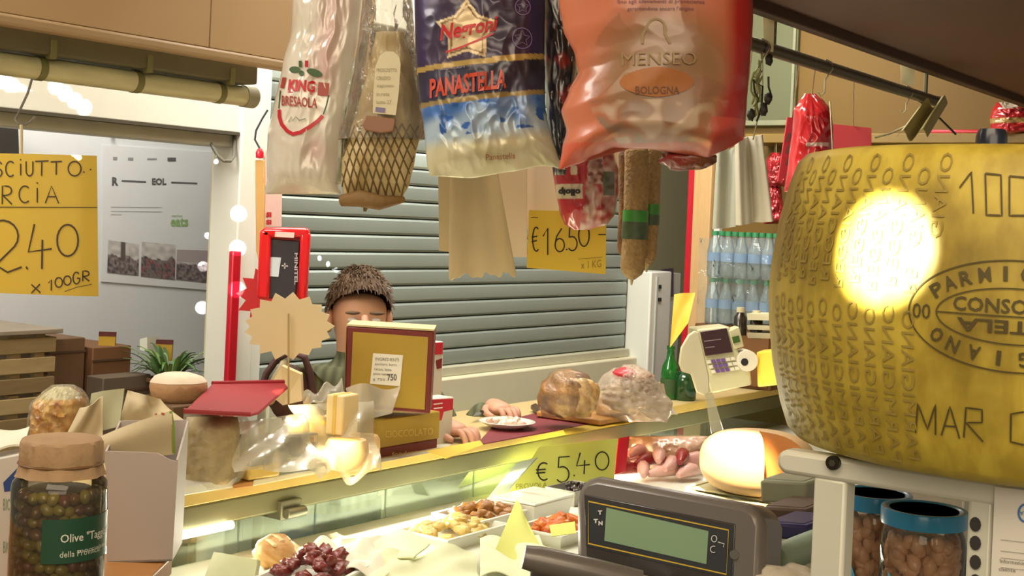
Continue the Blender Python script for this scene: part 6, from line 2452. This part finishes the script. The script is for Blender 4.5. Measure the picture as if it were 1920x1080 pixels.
def skin_obj(name, nodes, edges, m, parent, sub=2, root=0):
    me = bpy.data.meshes.new(name)
    me.from_pydata([n[0] for n in nodes], edges, [])
    o = bpy.data.objects.new(name, me)
    COL.objects.link(o)
    me.materials.append(m)
    o.modifiers.new('skin', 'SKIN').use_smooth_shade = True
    sv = me.skin_vertices[0].data
    for i, n in enumerate(nodes):
        sv[i].radius = (n[1], n[1]) if not isinstance(n[1], tuple) else n[1]
        sv[i].use_root = (i == root)
    s_ = o.modifiers.new('sub', 'SUBSURF')
    s_.levels = s_.render_levels = sub
    if parent is not None:
        put(o, parent)
    return o


# clothing colours by height on one continuous body: jeans, striped olive jacket, skin
bm_m, nt, b = _base('person_body')
N, L = nt.nodes, nt.links
tc = N.new('ShaderNodeTexCoord')
sx = N.new('ShaderNodeSeparateXYZ')
L.new(tc.outputs['Object'], sx.inputs[0])
wv = N.new('ShaderNodeTexWave'); wv.inputs['Scale'].default_value = 14; wv.inputs['Distortion'].default_value = 1.5
L.new(tc.outputs['Object'], wv.inputs[0])
jk = N.new('ShaderNodeMix'); jk.data_type = 'RGBA'
jk.inputs[6].default_value = (*lin('#4a4e36'), 1); jk.inputs[7].default_value = (*lin('#676b4c'), 1)
L.new(wv.outputs['Fac'], jk.inputs[0])
g1 = N.new('ShaderNodeMath'); g1.operation = 'GREATER_THAN'; g1.inputs[1].default_value = .93
g2 = N.new('ShaderNodeMath'); g2.operation = 'GREATER_THAN'; g2.inputs[1].default_value = 1.345
L.new(sx.outputs['Z'], g1.inputs[0]); L.new(sx.outputs['Z'], g2.inputs[0])
m1 = N.new('ShaderNodeMix'); m1.data_type = 'RGBA'; m1.inputs[6].default_value = (*lin('#46587a'), 1)
L.new(g1.outputs[0], m1.inputs[0]); L.new(jk.outputs[2], m1.inputs[7])
m2 = N.new('ShaderNodeMix'); m2.data_type = 'RGBA'; m2.inputs[7].default_value = (*lin('#c99a78'), 1)
L.new(g2.outputs[0], m2.inputs[0]); L.new(m1.outputs[2], m2.inputs[6]); L.new(m2.outputs[2], b.inputs['Base Color'])
b.inputs['Roughness'].default_value = .7
SKIN = mat('skin', '#c9967a', .5, var=.06, scale=20)
HAIR = mat('hair_brown', '#5c4630', .7, var=.3, scale=60, stretch=(1, 1, .3), bump=.25, bscale=260)

hc = P(674, 588, 3.56)                       # head centre
Fw = (Vector((0, -1, 0)) * .8 + -V * .35 + Vector((0, 0, 0))).normalized()   # facing the counter
Sd = Fw.cross(Z).normalized()                # his left .. viewer's left is -Sd or +Sd
pel = Vector((hc.x, hc.y, 0)) + V * .07 + Vector((0, 0, .92))
che = Vector((hc.x, hc.y, 0)) + V * .03 + Vector((0, 0, 1.24))
nek = hc - Z * .16 - Fw * .035
man = thing('person', 'person in a striped olive jacket bending over the counter behind the gold box', 'person', (pel.x, pel.y, 0))
h1, h2 = sh_(872, 826), sh_(948, 786)
right = U.copy()
shL, shR = che + right * .19 + Z * .045, che - right * .19 + Z * .045
elL = (shL + h2) / 2 + Vector((.03, .08, -.14))
wrL = h2 + Vector((-.05, .05, .035))
elR = shR + Vector((.02, -.10, -.17)) 
elR = (shR + h1) / 2 + Vector((-.06, .12, -.10))
wrR = h1 + Vector((-.07, .04, .035))
hipL, hipR = pel + right * .09 - Z * .04, pel - right * .09 - Z * .04
nodes = [(pel, .125), ((pel + che) / 2, .125), (che, (.13, .125)), (nek, .052), (hc - Z * .075 + Fw * .008, .062), (hc, (.074, .088)), (hc + Z * .062, .070),
         (shL, .068), (elL, .046), (wrL, .030), (shR, .068), (elR, .046), (wrR, .030),
         (hipL, .088), (hipL - Z * .42 + Fw * .01, .062), (hipL - Z * .80, .042), (hipL - Z * .835 + Fw * .12, .035),
         (hipR, .088), (hipR - Z * .42 + Fw * .01, .062), (hipR - Z * .80, .042), (hipR - Z * .835 + Fw * .12, .035)]
edges = [(0, 1), (1, 2), (2, 3), (3, 4), (4, 5), (5, 6), (2, 7), (7, 8), (8, 9), (2, 10), (10, 11), (11, 12), (0, 13), (13, 14), (14, 15), (15, 16), (0, 17), (17, 18), (18, 19), (19, 20)]
skin_obj('body', nodes, edges, bm_m, man)
# hair: a cap that follows the skull, open over the forehead
vs, fs = [], []
nA, nB = 36, 16
Rh = Matrix((Fw.cross(Z).normalized(), Fw, Z)).transposed()
for j in range(nB + 1):
    for i in range(nA):
        a = 2 * math.pi * i / nA
        fwd = math.sin(a)                    # +1 towards the face
        low = 1.75 - .72 * max(0, fwd) ** .7 if fwd > -.1 else 1.95
        low += .07 * noise.noise(Vector((math.cos(a) * 7, fwd * 7, 3.0)))
        th = low * j / nB
        r = 1 + .012 * noise.noise(Vector((math.cos(a) * 3, fwd * 3, th * 2)))
        vs.append(hc + Z * .012 + Rh @ Vector((math.cos(a) * math.sin(th) * .083 * r, fwd * math.sin(th) * .098 * r, math.cos(th) * .112 * r)))
for j in range(nB):
    for i in range(nA):
        fs.append((j * nA + i, j * nA + (i + 1) % nA, (j + 1) * nA + (i + 1) % nA, (j + 1) * nA + i))
hm = MB().add(vs, fs)
rnd = random.Random(5)
for _ in range(900):
    j = rnd.randrange(2, nB)
    i = rnd.randrange(nA)
    p_ = Vector(vs[j * nA + i]) + Vector((rnd.uniform(-.006, .006), rnd.uniform(-.006, .006), rnd.uniform(-.006, .006)))
    dn_ = (p_ - hc).normalized()
    tg = (Vector((0, 0, -1)) + Fw * .5 + Vector((rnd.uniform(-.4, .4), rnd.uniform(-.4, .4), 0)))
    tg = (tg - dn_ * tg.dot(dn_)).normalized()
    hm.tube([p_, p_ + tg * .009 + dn_ * .0035, p_ + tg * .018 + dn_ * .003], [.0018, .0016, .0004], 3, cap=False)
hm.build('hair', HAIR, man, angle=80)
for s_ in (-1, 1):
    MB().blob(hc + Rh @ Vector((s_ * .079, -.005, -.02)), (.012, .02, .032), Rh, 14, 10, 1, .1).build('ear', SKIN, man)
    MB().blob(hc + Rh @ Vector((s_ * .032, .086, .008)), (.020, .008, .005), Rh, 12, 8, 2, .2).build('eyebrow', HAIR, man)
    MB().blob(hc + Rh @ Vector((s_ * .031, .080, -.012)), (.013, .009, .008), Rh, 12, 8).build('eye', mat('eye_white', '#cfc6ba', .3), man)
MB().tube([hc + Rh @ Vector((0, .086, .0)), hc + Rh @ Vector((0, .108, -.04)), hc + Rh @ Vector((0, .088, -.05))], [.009, .015, .012], 10).build('nose', SKIN, man)
MB().tube([hc + Rh @ Vector((-.024, .078, -.075)), hc + Rh @ Vector((0, .088, -.075)), hc + Rh @ Vector((.024, .078, -.075))], [.003, .007, .003], 8).build('mouth', mat('lips', '#a8685a', .5), man)


def make_hand(wr, tipdir, side, curl_=.5):
    """palm, four unequal fingers bent at two knuckles, thumb from the side of the palm"""
    f = tipdir.normalized()
    s_ = side.normalized()
    up = s_.cross(f).normalized()
    if up.z < 0:
        up = -up
    pc = wr + f * .045
    nodes = [(wr, .027), (pc, (.040, .022)), (wr + f * .085, (.040, .019))]
    edges = [(0, 1), (1, 2)]
    skin_obj('palm', nodes, edges, SKIN, man, 2)
    ln = [.066, .076, .072, .056]
    for k in range(4):
        b0 = wr + f * (.078 - abs(k - 1.4) * .004) + s_ * (-.028 + .0187 * k)
        p1 = b0 + f * ln[k] * .42 + up * .010
        p2 = p1 + f * ln[k] * .34 * math.cos(curl_) - up * ln[k] * .34 * math.sin(curl_)
        p3 = p2 + f * ln[k] * .28 * math.cos(curl_ * 2) - up * ln[k] * .28 * math.sin(curl_ * 2)
        skin_obj('finger', [(b0 - f * .012, .0095), (b0, .0098), (p1, .0092), (p2, .0085), (p3, .007)], [(0, 1), (1, 2), (2, 3), (3, 4)], SKIN, man, 1)
    t0 = wr + f * .03 - s_ * .026
    t1 = t0 - s_ * .024 + f * .022 - up * .004
    t2 = t1 + f * .028 - s_ * .006 - up * .004
    t3 = t2 + f * .022 + s_ * .004 - up * .002
    skin_obj('thumb', [(t0, .013), (t1, .0115), (t2, .010), (t3, .008)], [(0, 1), (1, 2), (2, 3)], SKIN, man, 1)


make_hand(wrR, Vector((.75, -.62, -.16)), Vector((.62, .75, 0)), .65)
make_hand(wrL, Vector((.55, -.75, -.12)), Vector((.75, .55, 0)), .75)
# knife handle in the far hand
kn = thing('knife', 'small knife with dark handle between the hands and the plate', 'knife', sh_(915, 786))
MB().tube([sh_(902, 788, .022), sh_(926, 780, .024)], .006, 8).build('handle', mat('dark_handle2', '#3a3430', .5), kn)
MB().prism([sh_(888, 794, .02), sh_(902, 790, .02), sh_(902, 786, .024), sh_(892, 790, .024)], V * .002).build('blade', STEEL, kn)
# brown bag strap over the shoulder
o = tag(MB().tube([P(488, 735, 3.34), P(500, 700, 3.34), P(520, 672, 3.34), P(545, 660, 3.34), P(570, 668, 3.35), P(582, 700, 3.37), P(588, 745, 3.38)], .018, 12, flat=.5).build('brown_bag', mat('bag_plum', '#4a2c2c', .6, var=.15)), 'plum brown bag with an arched strap beside the person', 'bag')
MB().blob(P(540, 735, 3.38), (.055, .03, .07), None, 20, 14, 3, .15, 2).build('pouch', mat('bag_plum2', '#53352f', .6, var=.15), o)
MB().blob(P(520, 716, 3.33), (.018, .02, .06), Matrix.Rotation(.3, 3, 'Y'), 16, 12, 3, .1, 2).build('lining', mat('lining_tan', '#a89a78', .6), o)

# ------------------------------------------------------------------ olive jar on the ledge
jd = 1.60
jc = Vector((P(113, 900, jd).x, jd, ZS - .003))
jr = .0555
jtop = P(118, 822, jd).z - jc.z
jar = thing('olive_jar', 'tall glass jar of olives with a paper cap and green label', 'jar', jc)
zn = P(118, 905, jd).z - jc.z               # shoulder
zk = P(118, 866, jd).z - jc.z               # string line
MB().lathe([(0, 0), (jr * .92, 0), (jr, .006), (jr, zn - .006), (jr * .98, zn + .002), (jr * .88, zn + .009), (jr * .83, zn + .014), (jr * .83, jtop - .006)], jc, 40).build('glass', film('olive_glass', (.93, .92, .86), .04, '#d8cfa8', .02, 1.2), jar)
CAPP = mat('kraft_cap', '#b0906c', .75, var=.14, scale=30, bump=.35, bscale=50)
pr = [(0, jtop + .001), (jr * .6, jtop + .0015), (jr * .82, jtop), (jr * .86, jtop - .003), (jr * .87, zk + .004), (jr * .85, zk), (jr * .875, zk - .004), (jr * .91, zn + .014), (jr * .94, zn + .011)]
MB().lathe(pr, jc, 64, wob=lambda a, z: .035 * math.sin(a * 9 + math.sin(a * 3)) * (1 if z < zk + .002 else .55 if z < jtop - .002 else 0)).build('paper_cap', CAPP, jar)
MB().lathe([(jr * .875, zk - .0015), (jr * .90, zk), (jr * .875, zk + .0015)], jc, 40).build('rubber_band', mat('band_brown', '#7a5a38', .6), jar)
# green label wrapped round the jar with its lettering
a_lab = math.atan2(-jc.y, -jc.x)


def JS(s_, z, off=.0006):
    a = a_lab + s_ / jr
    return jc + Vector(((jr + off) * math.cos(a), (jr + off) * math.sin(a), z))


zl1 = P(118, 955, jd).z - jc.z
zl0 = P(118, 1036, jd).z - jc.z
sl0 = -.018
vs, fs = [], []
for i in range(25):
    s_ = sl0 + .118 * i / 24
    vs += [JS(s_, zl0), JS(s_, zl1)]
for i in range(24):
    fs.append((2 * i, 2 * i + 2, 2 * i + 3, 2 * i + 1))
lb_ = MB().add(vs, fs).build('label', mat('label_dark_green', '#1f4a34', .45, var=.06), jar)
mb = MB()
JT = lambda x, y: JS(x, y, .0011)
text_on(mb, 'Olive "Taggiasche"', .003, zl1 - .017, .095, zl1 - .030, JT, bold=.012)
text_on(mb, 'snocciolate', .022, zl1 - .036, .068, zl1 - .0405, JT)
text_on(mb, 'della Provincia', .003, zl0 + .0145, .056, zl0 + .0075, JT)
mb.build('lettering', mat('label_white_text', '#d8d8cc', .5), lb_)
# the olives
rnd = random.Random(31)
om = [mat('olive_brown', '#6e4a2c', .3, var=.3, coat=.4), mat('olive_purple', '#6e4034', .3, var=.3, coat=.4), mat('olive_green', '#8a7a36', .3, var=.3, coat=.4)]
ome = []
for m_ in om:
    o = MB().blob((0, 0, 0), (.0072, .0072, .0088), n=10, m=7, seed=1, amp=.1).build('olive', m_, angle=85)
    ome.append(o)
lbls = ('brown olive in the tall olive jar', 'purplish olive in the tall olive jar', 'green olive in the tall olive jar')
cnt = 0
first = [True] * 3
z = .012
lay = 0
while z < zn - .002:
    for i in range(13):
        a = a_lab - 1.75 + i * .29 + (.145 if lay % 2 else 0)
        k = (0, 1, 0, 2, 1)[rnd.randrange(5)] if math.sin(a * 3 + z * 90) < .4 else 2
        if first[k]:
            o = ome[k]; first[k] = False
        else:
            o = bpy.data.objects.new('olive', ome[k].data); COL.objects.link(o)
        rr = jr * rnd.uniform(.72, .82)
        o.location = jc + Vector((rr * math.cos(a), rr * math.sin(a), z + rnd.uniform(-.002, .002)))
        o.rotation_euler = (rnd.uniform(0, 3), rnd.uniform(0, 3), 0)
        tag(o, lbls[k], 'olive', ('brown olives in the jar', 'purplish olives in the jar', 'green olives in the jar')[k])
        cnt += 1
    z += .0135
    lay += 1
MB().lathe([(0, .004), (jr * .66, .005), (jr * .66, zn - .006), (0, zn - .004)], jc, 24).build('brine_core', mat('olive_core', '#543820', .4, var=.3, scale=60), jar)

# ------------------------------------------------------------------ white carton full of papers
cq = PZ(262, 1055, ZS - .003)
cn_ = Vector((.05, -1, 0)).normalized()
wc = thing('white_carton', 'open white carton with wrapped papers beside the olive jar', 'carton', cq)
CWH = mat('carton_white', '#b8aca4', .6, var=.04, scale=5)
fr_ = [(197, 846), (262, 848), (296, 850), (318, 862), (333, 866), (322, 1052), (200, 1056)]
MB().prism(face(fr_, cq, cn_), -cn_ * .003).build('front_panel', CWH, wc)
e0, e1 = RP(334, 862, cq, cn_), RP(323, 1052, cq, cn_)
bk_ = P(351, 862, cq.y + .12) - e0
bk_.z = 0
MB().prism([e0 - Z * .0, e1, e1 + bk_, e0 + bk_ + Z * .045], Vector((-.003, 0, 0))).build('side_panel', CWH, wc)
l0, l1 = RP(197, 846, cq, cn_), RP(200, 1056, cq, cn_)
MB().prism([l0, l1, l1 + bk_, l0 + bk_ + Z * .03], Vector((.003, 0, 0))).build('side_panel', CWH, wc)
MB().prism([l0 + bk_ + Z * .03, l1 + bk_, e1 + bk_, e0 + bk_ + Z * .045], -cn_ * -.003).build('rear_panel', CWH, wc)
MB().prism([l1, e1, e1 + bk_, l1 + bk_], Z * .003).build('bottom_panel', CWH, wc)
cd = cq.y
KRA = mat('kraft_sheet', '#bfae8a', .7, var=.08, scale=8, bump=.12, bscale=25)
s_ = Sheet((184, 820, cd + .03), (322, 768, cd + .07), (326, 850, cd + .05), (196, 872, cd + .02), .002, lambda u, v: .010 * math.sin(u * 4) + .006 * math.sin(v * 5))
o = tag(s_.mesh('wrapping_paper', KRA, None, 20, 14), 'big beige wrapping sheet with a green edge in the white carton', 'paper')
mb = MB(); stroke_on(mb, [(320, 770), (325, 800), (326, 848)], 6, lambda x, y: s_.S(x, y, .001)); mb.build('green_edge', mat('edge_green', '#7a8c28', .6), o)
mb = MB(); stroke_on(mb, [(290, 778), (294, 776)], 3, lambda x, y: s_.S(x, y, .001)); stroke_on(mb, [(302, 775), (308, 776)], 4, lambda x, y: s_.S(x, y, .001)); mb.build('red_dots', RP2, o)
card('wrapping_paper', 'grey green card standing upright behind the beige sheet', 'paper', (172, 738, cd + .14), (232, 728, cd + .14), (226, 800, cd + .12), (160, 812, cd + .12), mat('greygreen_card', '#a39f7c', .7), .003, curl(.004, 4, 3))
card('wrapping_paper', 'crumpled cream paper behind the beige sheet', 'paper', (240, 732, cd + .16), (300, 748, cd + .20), (345, 790, cd + .16), (222, 800, cd + .14), KRA, .003, lambda u, v: .02 * math.sin(u * 6) * math.sin(v * 4))
card('wrapping_paper', 'cream paper corner before the snack bag', 'paper', (150, 765, cd + .06), (196, 745, cd + .08), (190, 852, cd + .04), (100, 850, cd + .04), KRA, .003, lambda u, v: .012 * math.sin(u * 5 + v * 2))
# snack bag
B9 = Bag([(726, 100, 132), (738, 82, 150), (755, 64, 160), (780, 60, 162), (815, 58, 158), (850, 56, 160)], cd + .12, .045, .007, 18, 3, vp=(.3, .1))
sn = thing('snack_bag', 'clear bag of golden pasta crisps at the left end', 'bag', B9.pt(.5, 1))
B9.mesh('filling', vmat('crisps', .5, coat=.3, bump=.5, bscale=90), lambda px, py, u, v, b: mixc(lin('#b87a24'), lin('#dcb868'), .45 + 1.1 * nz(px * .06, py * .07, 4)) if py > 744 else mixc(lin('#b5ad80'), lin('#cfc8a4'), .5 + nz(px * .05, py * .05)), sn, 44, 44)
B9b = Bag([(722, 96, 140), (736, 78, 158), (755, 60, 166), (780, 56, 168), (815, 54, 164), (850, 52, 166)], cd + .12, .053, .010, 22, 6, vp=(.3, .1))
B9b.mesh('clear_bag', film('snack_film', (.99, .98, .96), .08, '#efe6cc', .12, .6, .3, 40), None, sn, 40, 40)
# round loaf on a small carton
lc = P(320, 757, 2.72)
cz_ = lc.z
bx_ = thing('carton', 'plain carton under the round loaf', 'carton', Vector((lc.x, lc.y + .05, ZS)))
MB().box(Vector((lc.x, lc.y + .05, (ZS + .001 + cz_) / 2)), (.13, .13, cz_ - ZS - .001), RU()).build('box', mat('carton_0', '#654a30'), bx_, bevel=.003)
MB().box(Vector((lc.x, lc.y + .05, (ZS + .001 + cz_) / 2)), (.02, .131, cz_ - ZS - .002), RU()).build('tape', mat('tape_tan', '#a88a5c', .4), bx_)
lf = thing('round_loaf', 'round loaf with floury top behind the papers', 'bread', lc)
MB().lathe([(0, 0), (.045, 0), (.055, .010), (.059, .028), (.057, .040), (.048, .049), (.03, .055), (0, .058)], Vector((lc.x, lc.y + .05, cz_ + .0005)), 40, wob=lambda a, z: .03 * math.sin(a * 3 + z * 40) + .02 * math.sin(a * 7)).build('crust', mat('loaf_crust', '#a8825c', .8, var=.2, scale=20, bump=.4), lf)
MB().lathe([(.0575, .0395), (.049, .0497), (.031, .0557), (0, .0588)], Vector((lc.x, lc.y + .05, cz_ + .0008)), 40, wob=lambda a, z: .03 * math.sin(a * 3 + z * 40) + .02 * math.sin(a * 7)).build('flour_top', mat('flour', '#c9b8a0', .9, var=.15, scale=30), lf)

# wrapped block with the red tray on it
wz = P(400, 780, 2.62).z
wbk = PZ(398, 914, ZS) + V * .03
wb_ = thing('wrapped_block', 'tan paper wrapped block in clear film at the shelf edge', 'package', wbk)
Bw = Bag([(782, 350, 446), (800, 347, 450), (850, 345, 450), (890, 345, 444), (914, 350, 430)], wbk.y, .055, .004, 16, 2, vp=(.12, .12))
Bw.mesh('wrapped_meat', vmat('kraft_grain', .65, bump=.4, bscale=90), lambda px, py, u, v, b: mixc(lin('#8a7448'), lin('#b39c68'), .5 + 1.0 * nz(px * .05, py * .02, 3)), wb_, 40, 40)
Bwf = Bag([(776, 344, 462), (800, 341, 470), (850, 341, 468), (890, 341, 460), (918, 346, 440)], wbk.y, .064, .009, 26, 5, vp=(.12, .12))
Bwf.mesh('film', film('cling', (.99, .99, .97), .15, '#e8dfc4', .25, .4, .2, 40), None, wb_, 40, 40)
rt = thing('red_tray', 'flat red tray lid lying tilted on the wrapped block', 'tray', P(440, 780, 2.60))
tq = [P(398, 724, 2.86), P(532, 721, 2.98), P(540, 730, 2.96), P(486, 778, 2.62), P(470, 782, 2.58), P(344, 776, 2.56)]
MB().prism(tq, Z * .006).build('plate', mat('tray_red', '#8c0d18', .6, var=.08), rt, bevel=.003)
for a_, b_ in ((tq[5], tq[4]), (tq[0], tq[1])):
    MB().tube([a_ + Z * .006, b_ + Z * .006], .005, 8).build('rim', mat('tray_red', '#a8141e'), rt)
# white tray and wooden board at the shelf edge
def slab(name, label, cat, pts, z0, h, m, bev=.002):
    o = MB().prism([PZ(x, y, ZS + z0) for x, y in pts], Z * h).build(name, m, bevel=bev)
    return tag(o, label, cat)


slab('white_tray', 'low white tray under the wrapped block', 'tray', [(342, 930), (438, 914), (440, 890), (345, 900)], .001, .018, TRAY)
slab('wooden_board', 'narrow wooden board between the white trays on the shelf', 'board', [(436, 918), (474, 912), (500, 880), (455, 888)], .001, .010, mat('board_orange', '#b9813c', .5))
slab('white_tray', 'long white tray under the cheeses on the shelf', 'tray', [(474, 912), (618, 884), (640, 862), (500, 884)], .001, .012, mat('tray_cream', '#ddd3b4', .4))
slab('white_paper', 'thin white paper under the low gold box', 'paper', [(690, 872), (830, 845), (850, 830), (700, 850)], .0005, .0006, mat('thin_paper', '#c9c5ae', .5))

# cheeses
CH1 = mat('cheese_yellow', '#d2b25c', .5, var=.10, scale=20)
CH2 = mat('cheese_cream', '#ddc792', .5, var=.08, scale=20)
CH3 = mat('cheese_peach', '#d8b380', .5, var=.10, scale=20)


def round_cheese(name, label, px, py, r, h, m, up=0.012):
    c = PZ(px, py, ZS) + Z * up
    root = thing(name, label, 'cheese', c)
    MB().lathe([(0, 0), (r * .85, 0), (r * .97, h * .15), (r, h * .5), (r * .97, h * .85), (r * .85, h), (0, h * 1.02)], c, 32, wob=lambda a, z: .02 * math.sin(a * 3)).build('rind', m, root)
    MB().lathe([(0, h * 1.021), (r * .6, h * 1.018), (r * .62, h * 1.0)], c, 24).build('top_mark', mat('cheese_mark', '#c09a54', .6), root)
    return c


slab_ = None
c_ = PZ(480, 905, ZS) + Z * .012
root = thing('cheese_piece', 'small wrapped yellow cheese piece on the shelf edge', 'cheese', c_)
MB().prism([c_ + RU() @ Vector(v) for v in ((-.045, -.025, 0), (.04, -.028, 0), (.05, .0, 0), (.03, .03, 0), (-.04, .03, 0))], Z * .03).build('block', CH1, root, bevel=.006)
MB().prism([c_ + RU() @ Vector(v) + Z * .0305 for v in ((-.035, -.018, 0), (.0, -.018, 0), (.0, .018, 0), (-.035, .018, 0))], Z * .001).build('sticker', mat('cheese_mark2', '#c9b040', .5), root)
ca = round_cheese('round_cheese', 'round golden cheese behind the dark carton', 570, 872, .052, .062, CH1, .045)
cbx = round_cheese('round_cheese', 'peach coloured round cheese glowing at the shelf edge', 648, 888, .048, .062, CH3)
cb2 = round_cheese('round_cheese', 'second peach round cheese right of the glowing one', 676, 872, .042, .055, CH3)
c_ = PZ(650, 880, ZS) + Z * .075 + V * .02
root = thing('cheese_block', 'upright cream cheese block standing on the round cheeses', 'cheese', c_)
MB().box(c_ + Z * .045, (.062, .045, .088), RU(.15)).build('block', CH2, root, bevel=.004)
MB().box(c_ + Z * .0455, (.064, .012, .090), RU(.15)).build('rind_strip', CH1, root, bevel=.003)
spot('lamp_on_golden_cheese', ca + Vector((-.15, -.55, .95)), ca + Vector((-.005, -.04, .055)), 6.0, 420, (1, .86, .5), .8, .004)
spot('lamp_on_peach_cheese', cbx + Vector((-.15, -.6, .95)), cbx + Vector((-.008, -.04, .035)), 6.0, 420, (1, .86, .5), .8, .004)
# dark carton in film
dq = PZ(540, 900, ZS) + V * .0 + Z * .002
dk = thing('dark_carton', 'black and grey carton in clear film among the cheeses', 'carton', dq)
dn = -V
MB().prism(face([(468, 818), (598, 812), (594, 884), (470, 900)], dq, dn), V * .04).build('box', mat('carton_grey', '#77766a', .4, var=.1, coat=.4), dk, bevel=.003)
MB().prism([p - V * .001 for p in face([(478, 820), (588, 820), (588, 856), (548, 856)], dq, dn)], V * .001).build('black_panel', mat('carton_black', '#26222a', .3, coat=.5), dk)
MB().prism([p - V * .001 for p in face([(540, 858), (592, 858), (592, 884), (588, 884)], dq, dn)], V * .001).build('pale_panel', mat('carton_pale', '#9a988a', .35, coat=.5), dk)
# films draped over the cheeses
CL = film('cling_drape', (.99, .99, .98), .17, '#efe6c8', .28, .4, .2, 30)
card('cling_film', 'clear film draped over the dark carton', 'film', (448, 792, 2.66), (565, 775, 2.80), (600, 880, 2.70), (440, 885, 2.56), CL, .0008, lambda u, v: .02 * math.sin(u * 8 + v * 3) * math.sin(v * 6), 26, 26)
card('cling_film', 'clear film draped over the cheeses', 'film', (540, 760, 2.92), (700, 752, 3.02), (712, 892, 2.86), (600, 898, 2.76), CL, .0008, lambda u, v: .025 * math.sin(u * 9 + v * 3) * math.sin(v * 5), 26, 26)
card('cling_film', 'milky plastic flap standing before the tall gold box', 'film', (648, 728, 3.02), (752, 722, 3.06), (735, 775, 3.04), (668, 792, 2.98), film('milky', (.97, .96, .93), .38, '#d8d0bc', .2, .6, .3, 30), .0012, lambda u, v: .02 * math.sin(u * 6) * (1 - v), 20, 16)
card('crumpled_bag', 'crumpled clear bag with white folds left of the tall gold box', 'bag', (566, 742, 3.0), (640, 712, 3.04), (652, 758, 3.0), (570, 762, 2.98), film('crumple', (.97, .97, .95), .38, '#ece8dc', .15, .7, .3, 50), .0012, lambda u, v: .018 * math.sin(u * 13 + v * 5) * math.sin(v * 7 + 1), 24, 18)
o = tag(MB().prism([P(500, 735, 3.04), P(528, 686, 3.06), P(564, 702, 3.08), P(566, 752, 3.06), P(530, 760, 3.04)], Vector((0, .03, 0))).build('paper_wedge', mat('wedge_paper', '#d0b888', .65)), 'folded beige paper wedge holding the starburst stick', 'paper')
o = tag(MB().prism([PZ(556, 800, ZS + .09), PZ(640, 778, ZS + .09), PZ(650, 768, ZS + .09), PZ(566, 788, ZS + .09)], -Z * .085).build('white_box', mat('white_low_box', '#d8d4c4', .5)), 'low white box behind the round golden cheese', 'box')

# packet left of the olive jar
pk = thing('printed_carton', 'white printed carton with blue corner behind the olive jar', 'carton', Vector((P(0, 900, 1.8).x, 1.8, ZS)))
pq0 = P(0, 900, 1.78)
pqn = Vector((0, -1, 0))
b0_ = RP(-70, 1000, pq0, pqn); b1_ = RP(42, 1000, pq0, pqn)
zt_ = RP(0, 846, pq0, pqn).z
MB().prism([Vector((b0_.x, 1.78, ZS)), Vector((b1_.x, 1.78, ZS)), Vector((b1_.x + .004, 1.78, zt_)), Vector((b0_.x, 1.78, zt_ - .02))], Vector((0, .08, 0))).build('box', mat('carton_pw', '#d4cfc8', .5), pk, bevel=.002)
mb = MB().add([RP(x, y, pq0, pqn, .001) for x, y in ((6, 905), (38, 872), (28, 920), (8, 922))], [(0, 1, 2, 3)]); mb.build('blue_corner', mat('blue_corner', '#2c4c8c', .5), pk)
mb = MB()
for y in (935, 1015):
    text_on(mb, 'BIO', 6, y, 20, y + 22, plane_map(pq0, pqn, .001))
mb.build('green_print', mat('green_print', '#7a9a78', .5), pk)
card('wrapping_paper', 'white paper on top of the printed carton at the left edge', 'paper', (-60, 815, 1.86), (55, 800, 1.9), (46, 838, 1.8), (-60, 850, 1.78), PAPER, .003, curl(.004, 6, 3))

# ------------------------------------------------------------------ narrow spots added close by to imitate patches of daylight
sun = Vector((-.2, .6, 2.75))
SUNC = (1, .98, .92)


def glint(px, py, p0, n, deg, pw, src=None):
    t_ = RP(px, py, p0, n)
    spot('daylight_spot', src or (t_ + Vector((.22, -1.25, .10))), t_, deg, pw, SUNC, .15, .002)


for px, py, dg in ((379, 577, 2.0), (381, 500, 1.6), (413, 403, 1.6), (428, 362, 1.8), (390, 442, 1.0)):
    glint(px, py, WB, -V, dg, 260)
for px, py in ((447, 400), (445, 465), (444, 543)):
    glint(px, py, F0 - V * .01, -V, 2.0, 220)
for (xa, ya, xb, yb) in ((8, 152, 52, 184), (104, 162, 158, 202)):
    for k in range(4):
        glint(xa + (xb - xa) * k / 3, ya + (yb - ya) * k / 3, F0, -V, 2.4, 130, RP(xa, ya, F0, -V) + Vector((.45, -.75, -.22)))
for k in range(3):
    glint(600 + 16 * k, 484 + 11 * k, F0 + V * .05, -V, .9, 200, RP(616, 495, F0, -V) + Vector((.5, -.7, .15)))
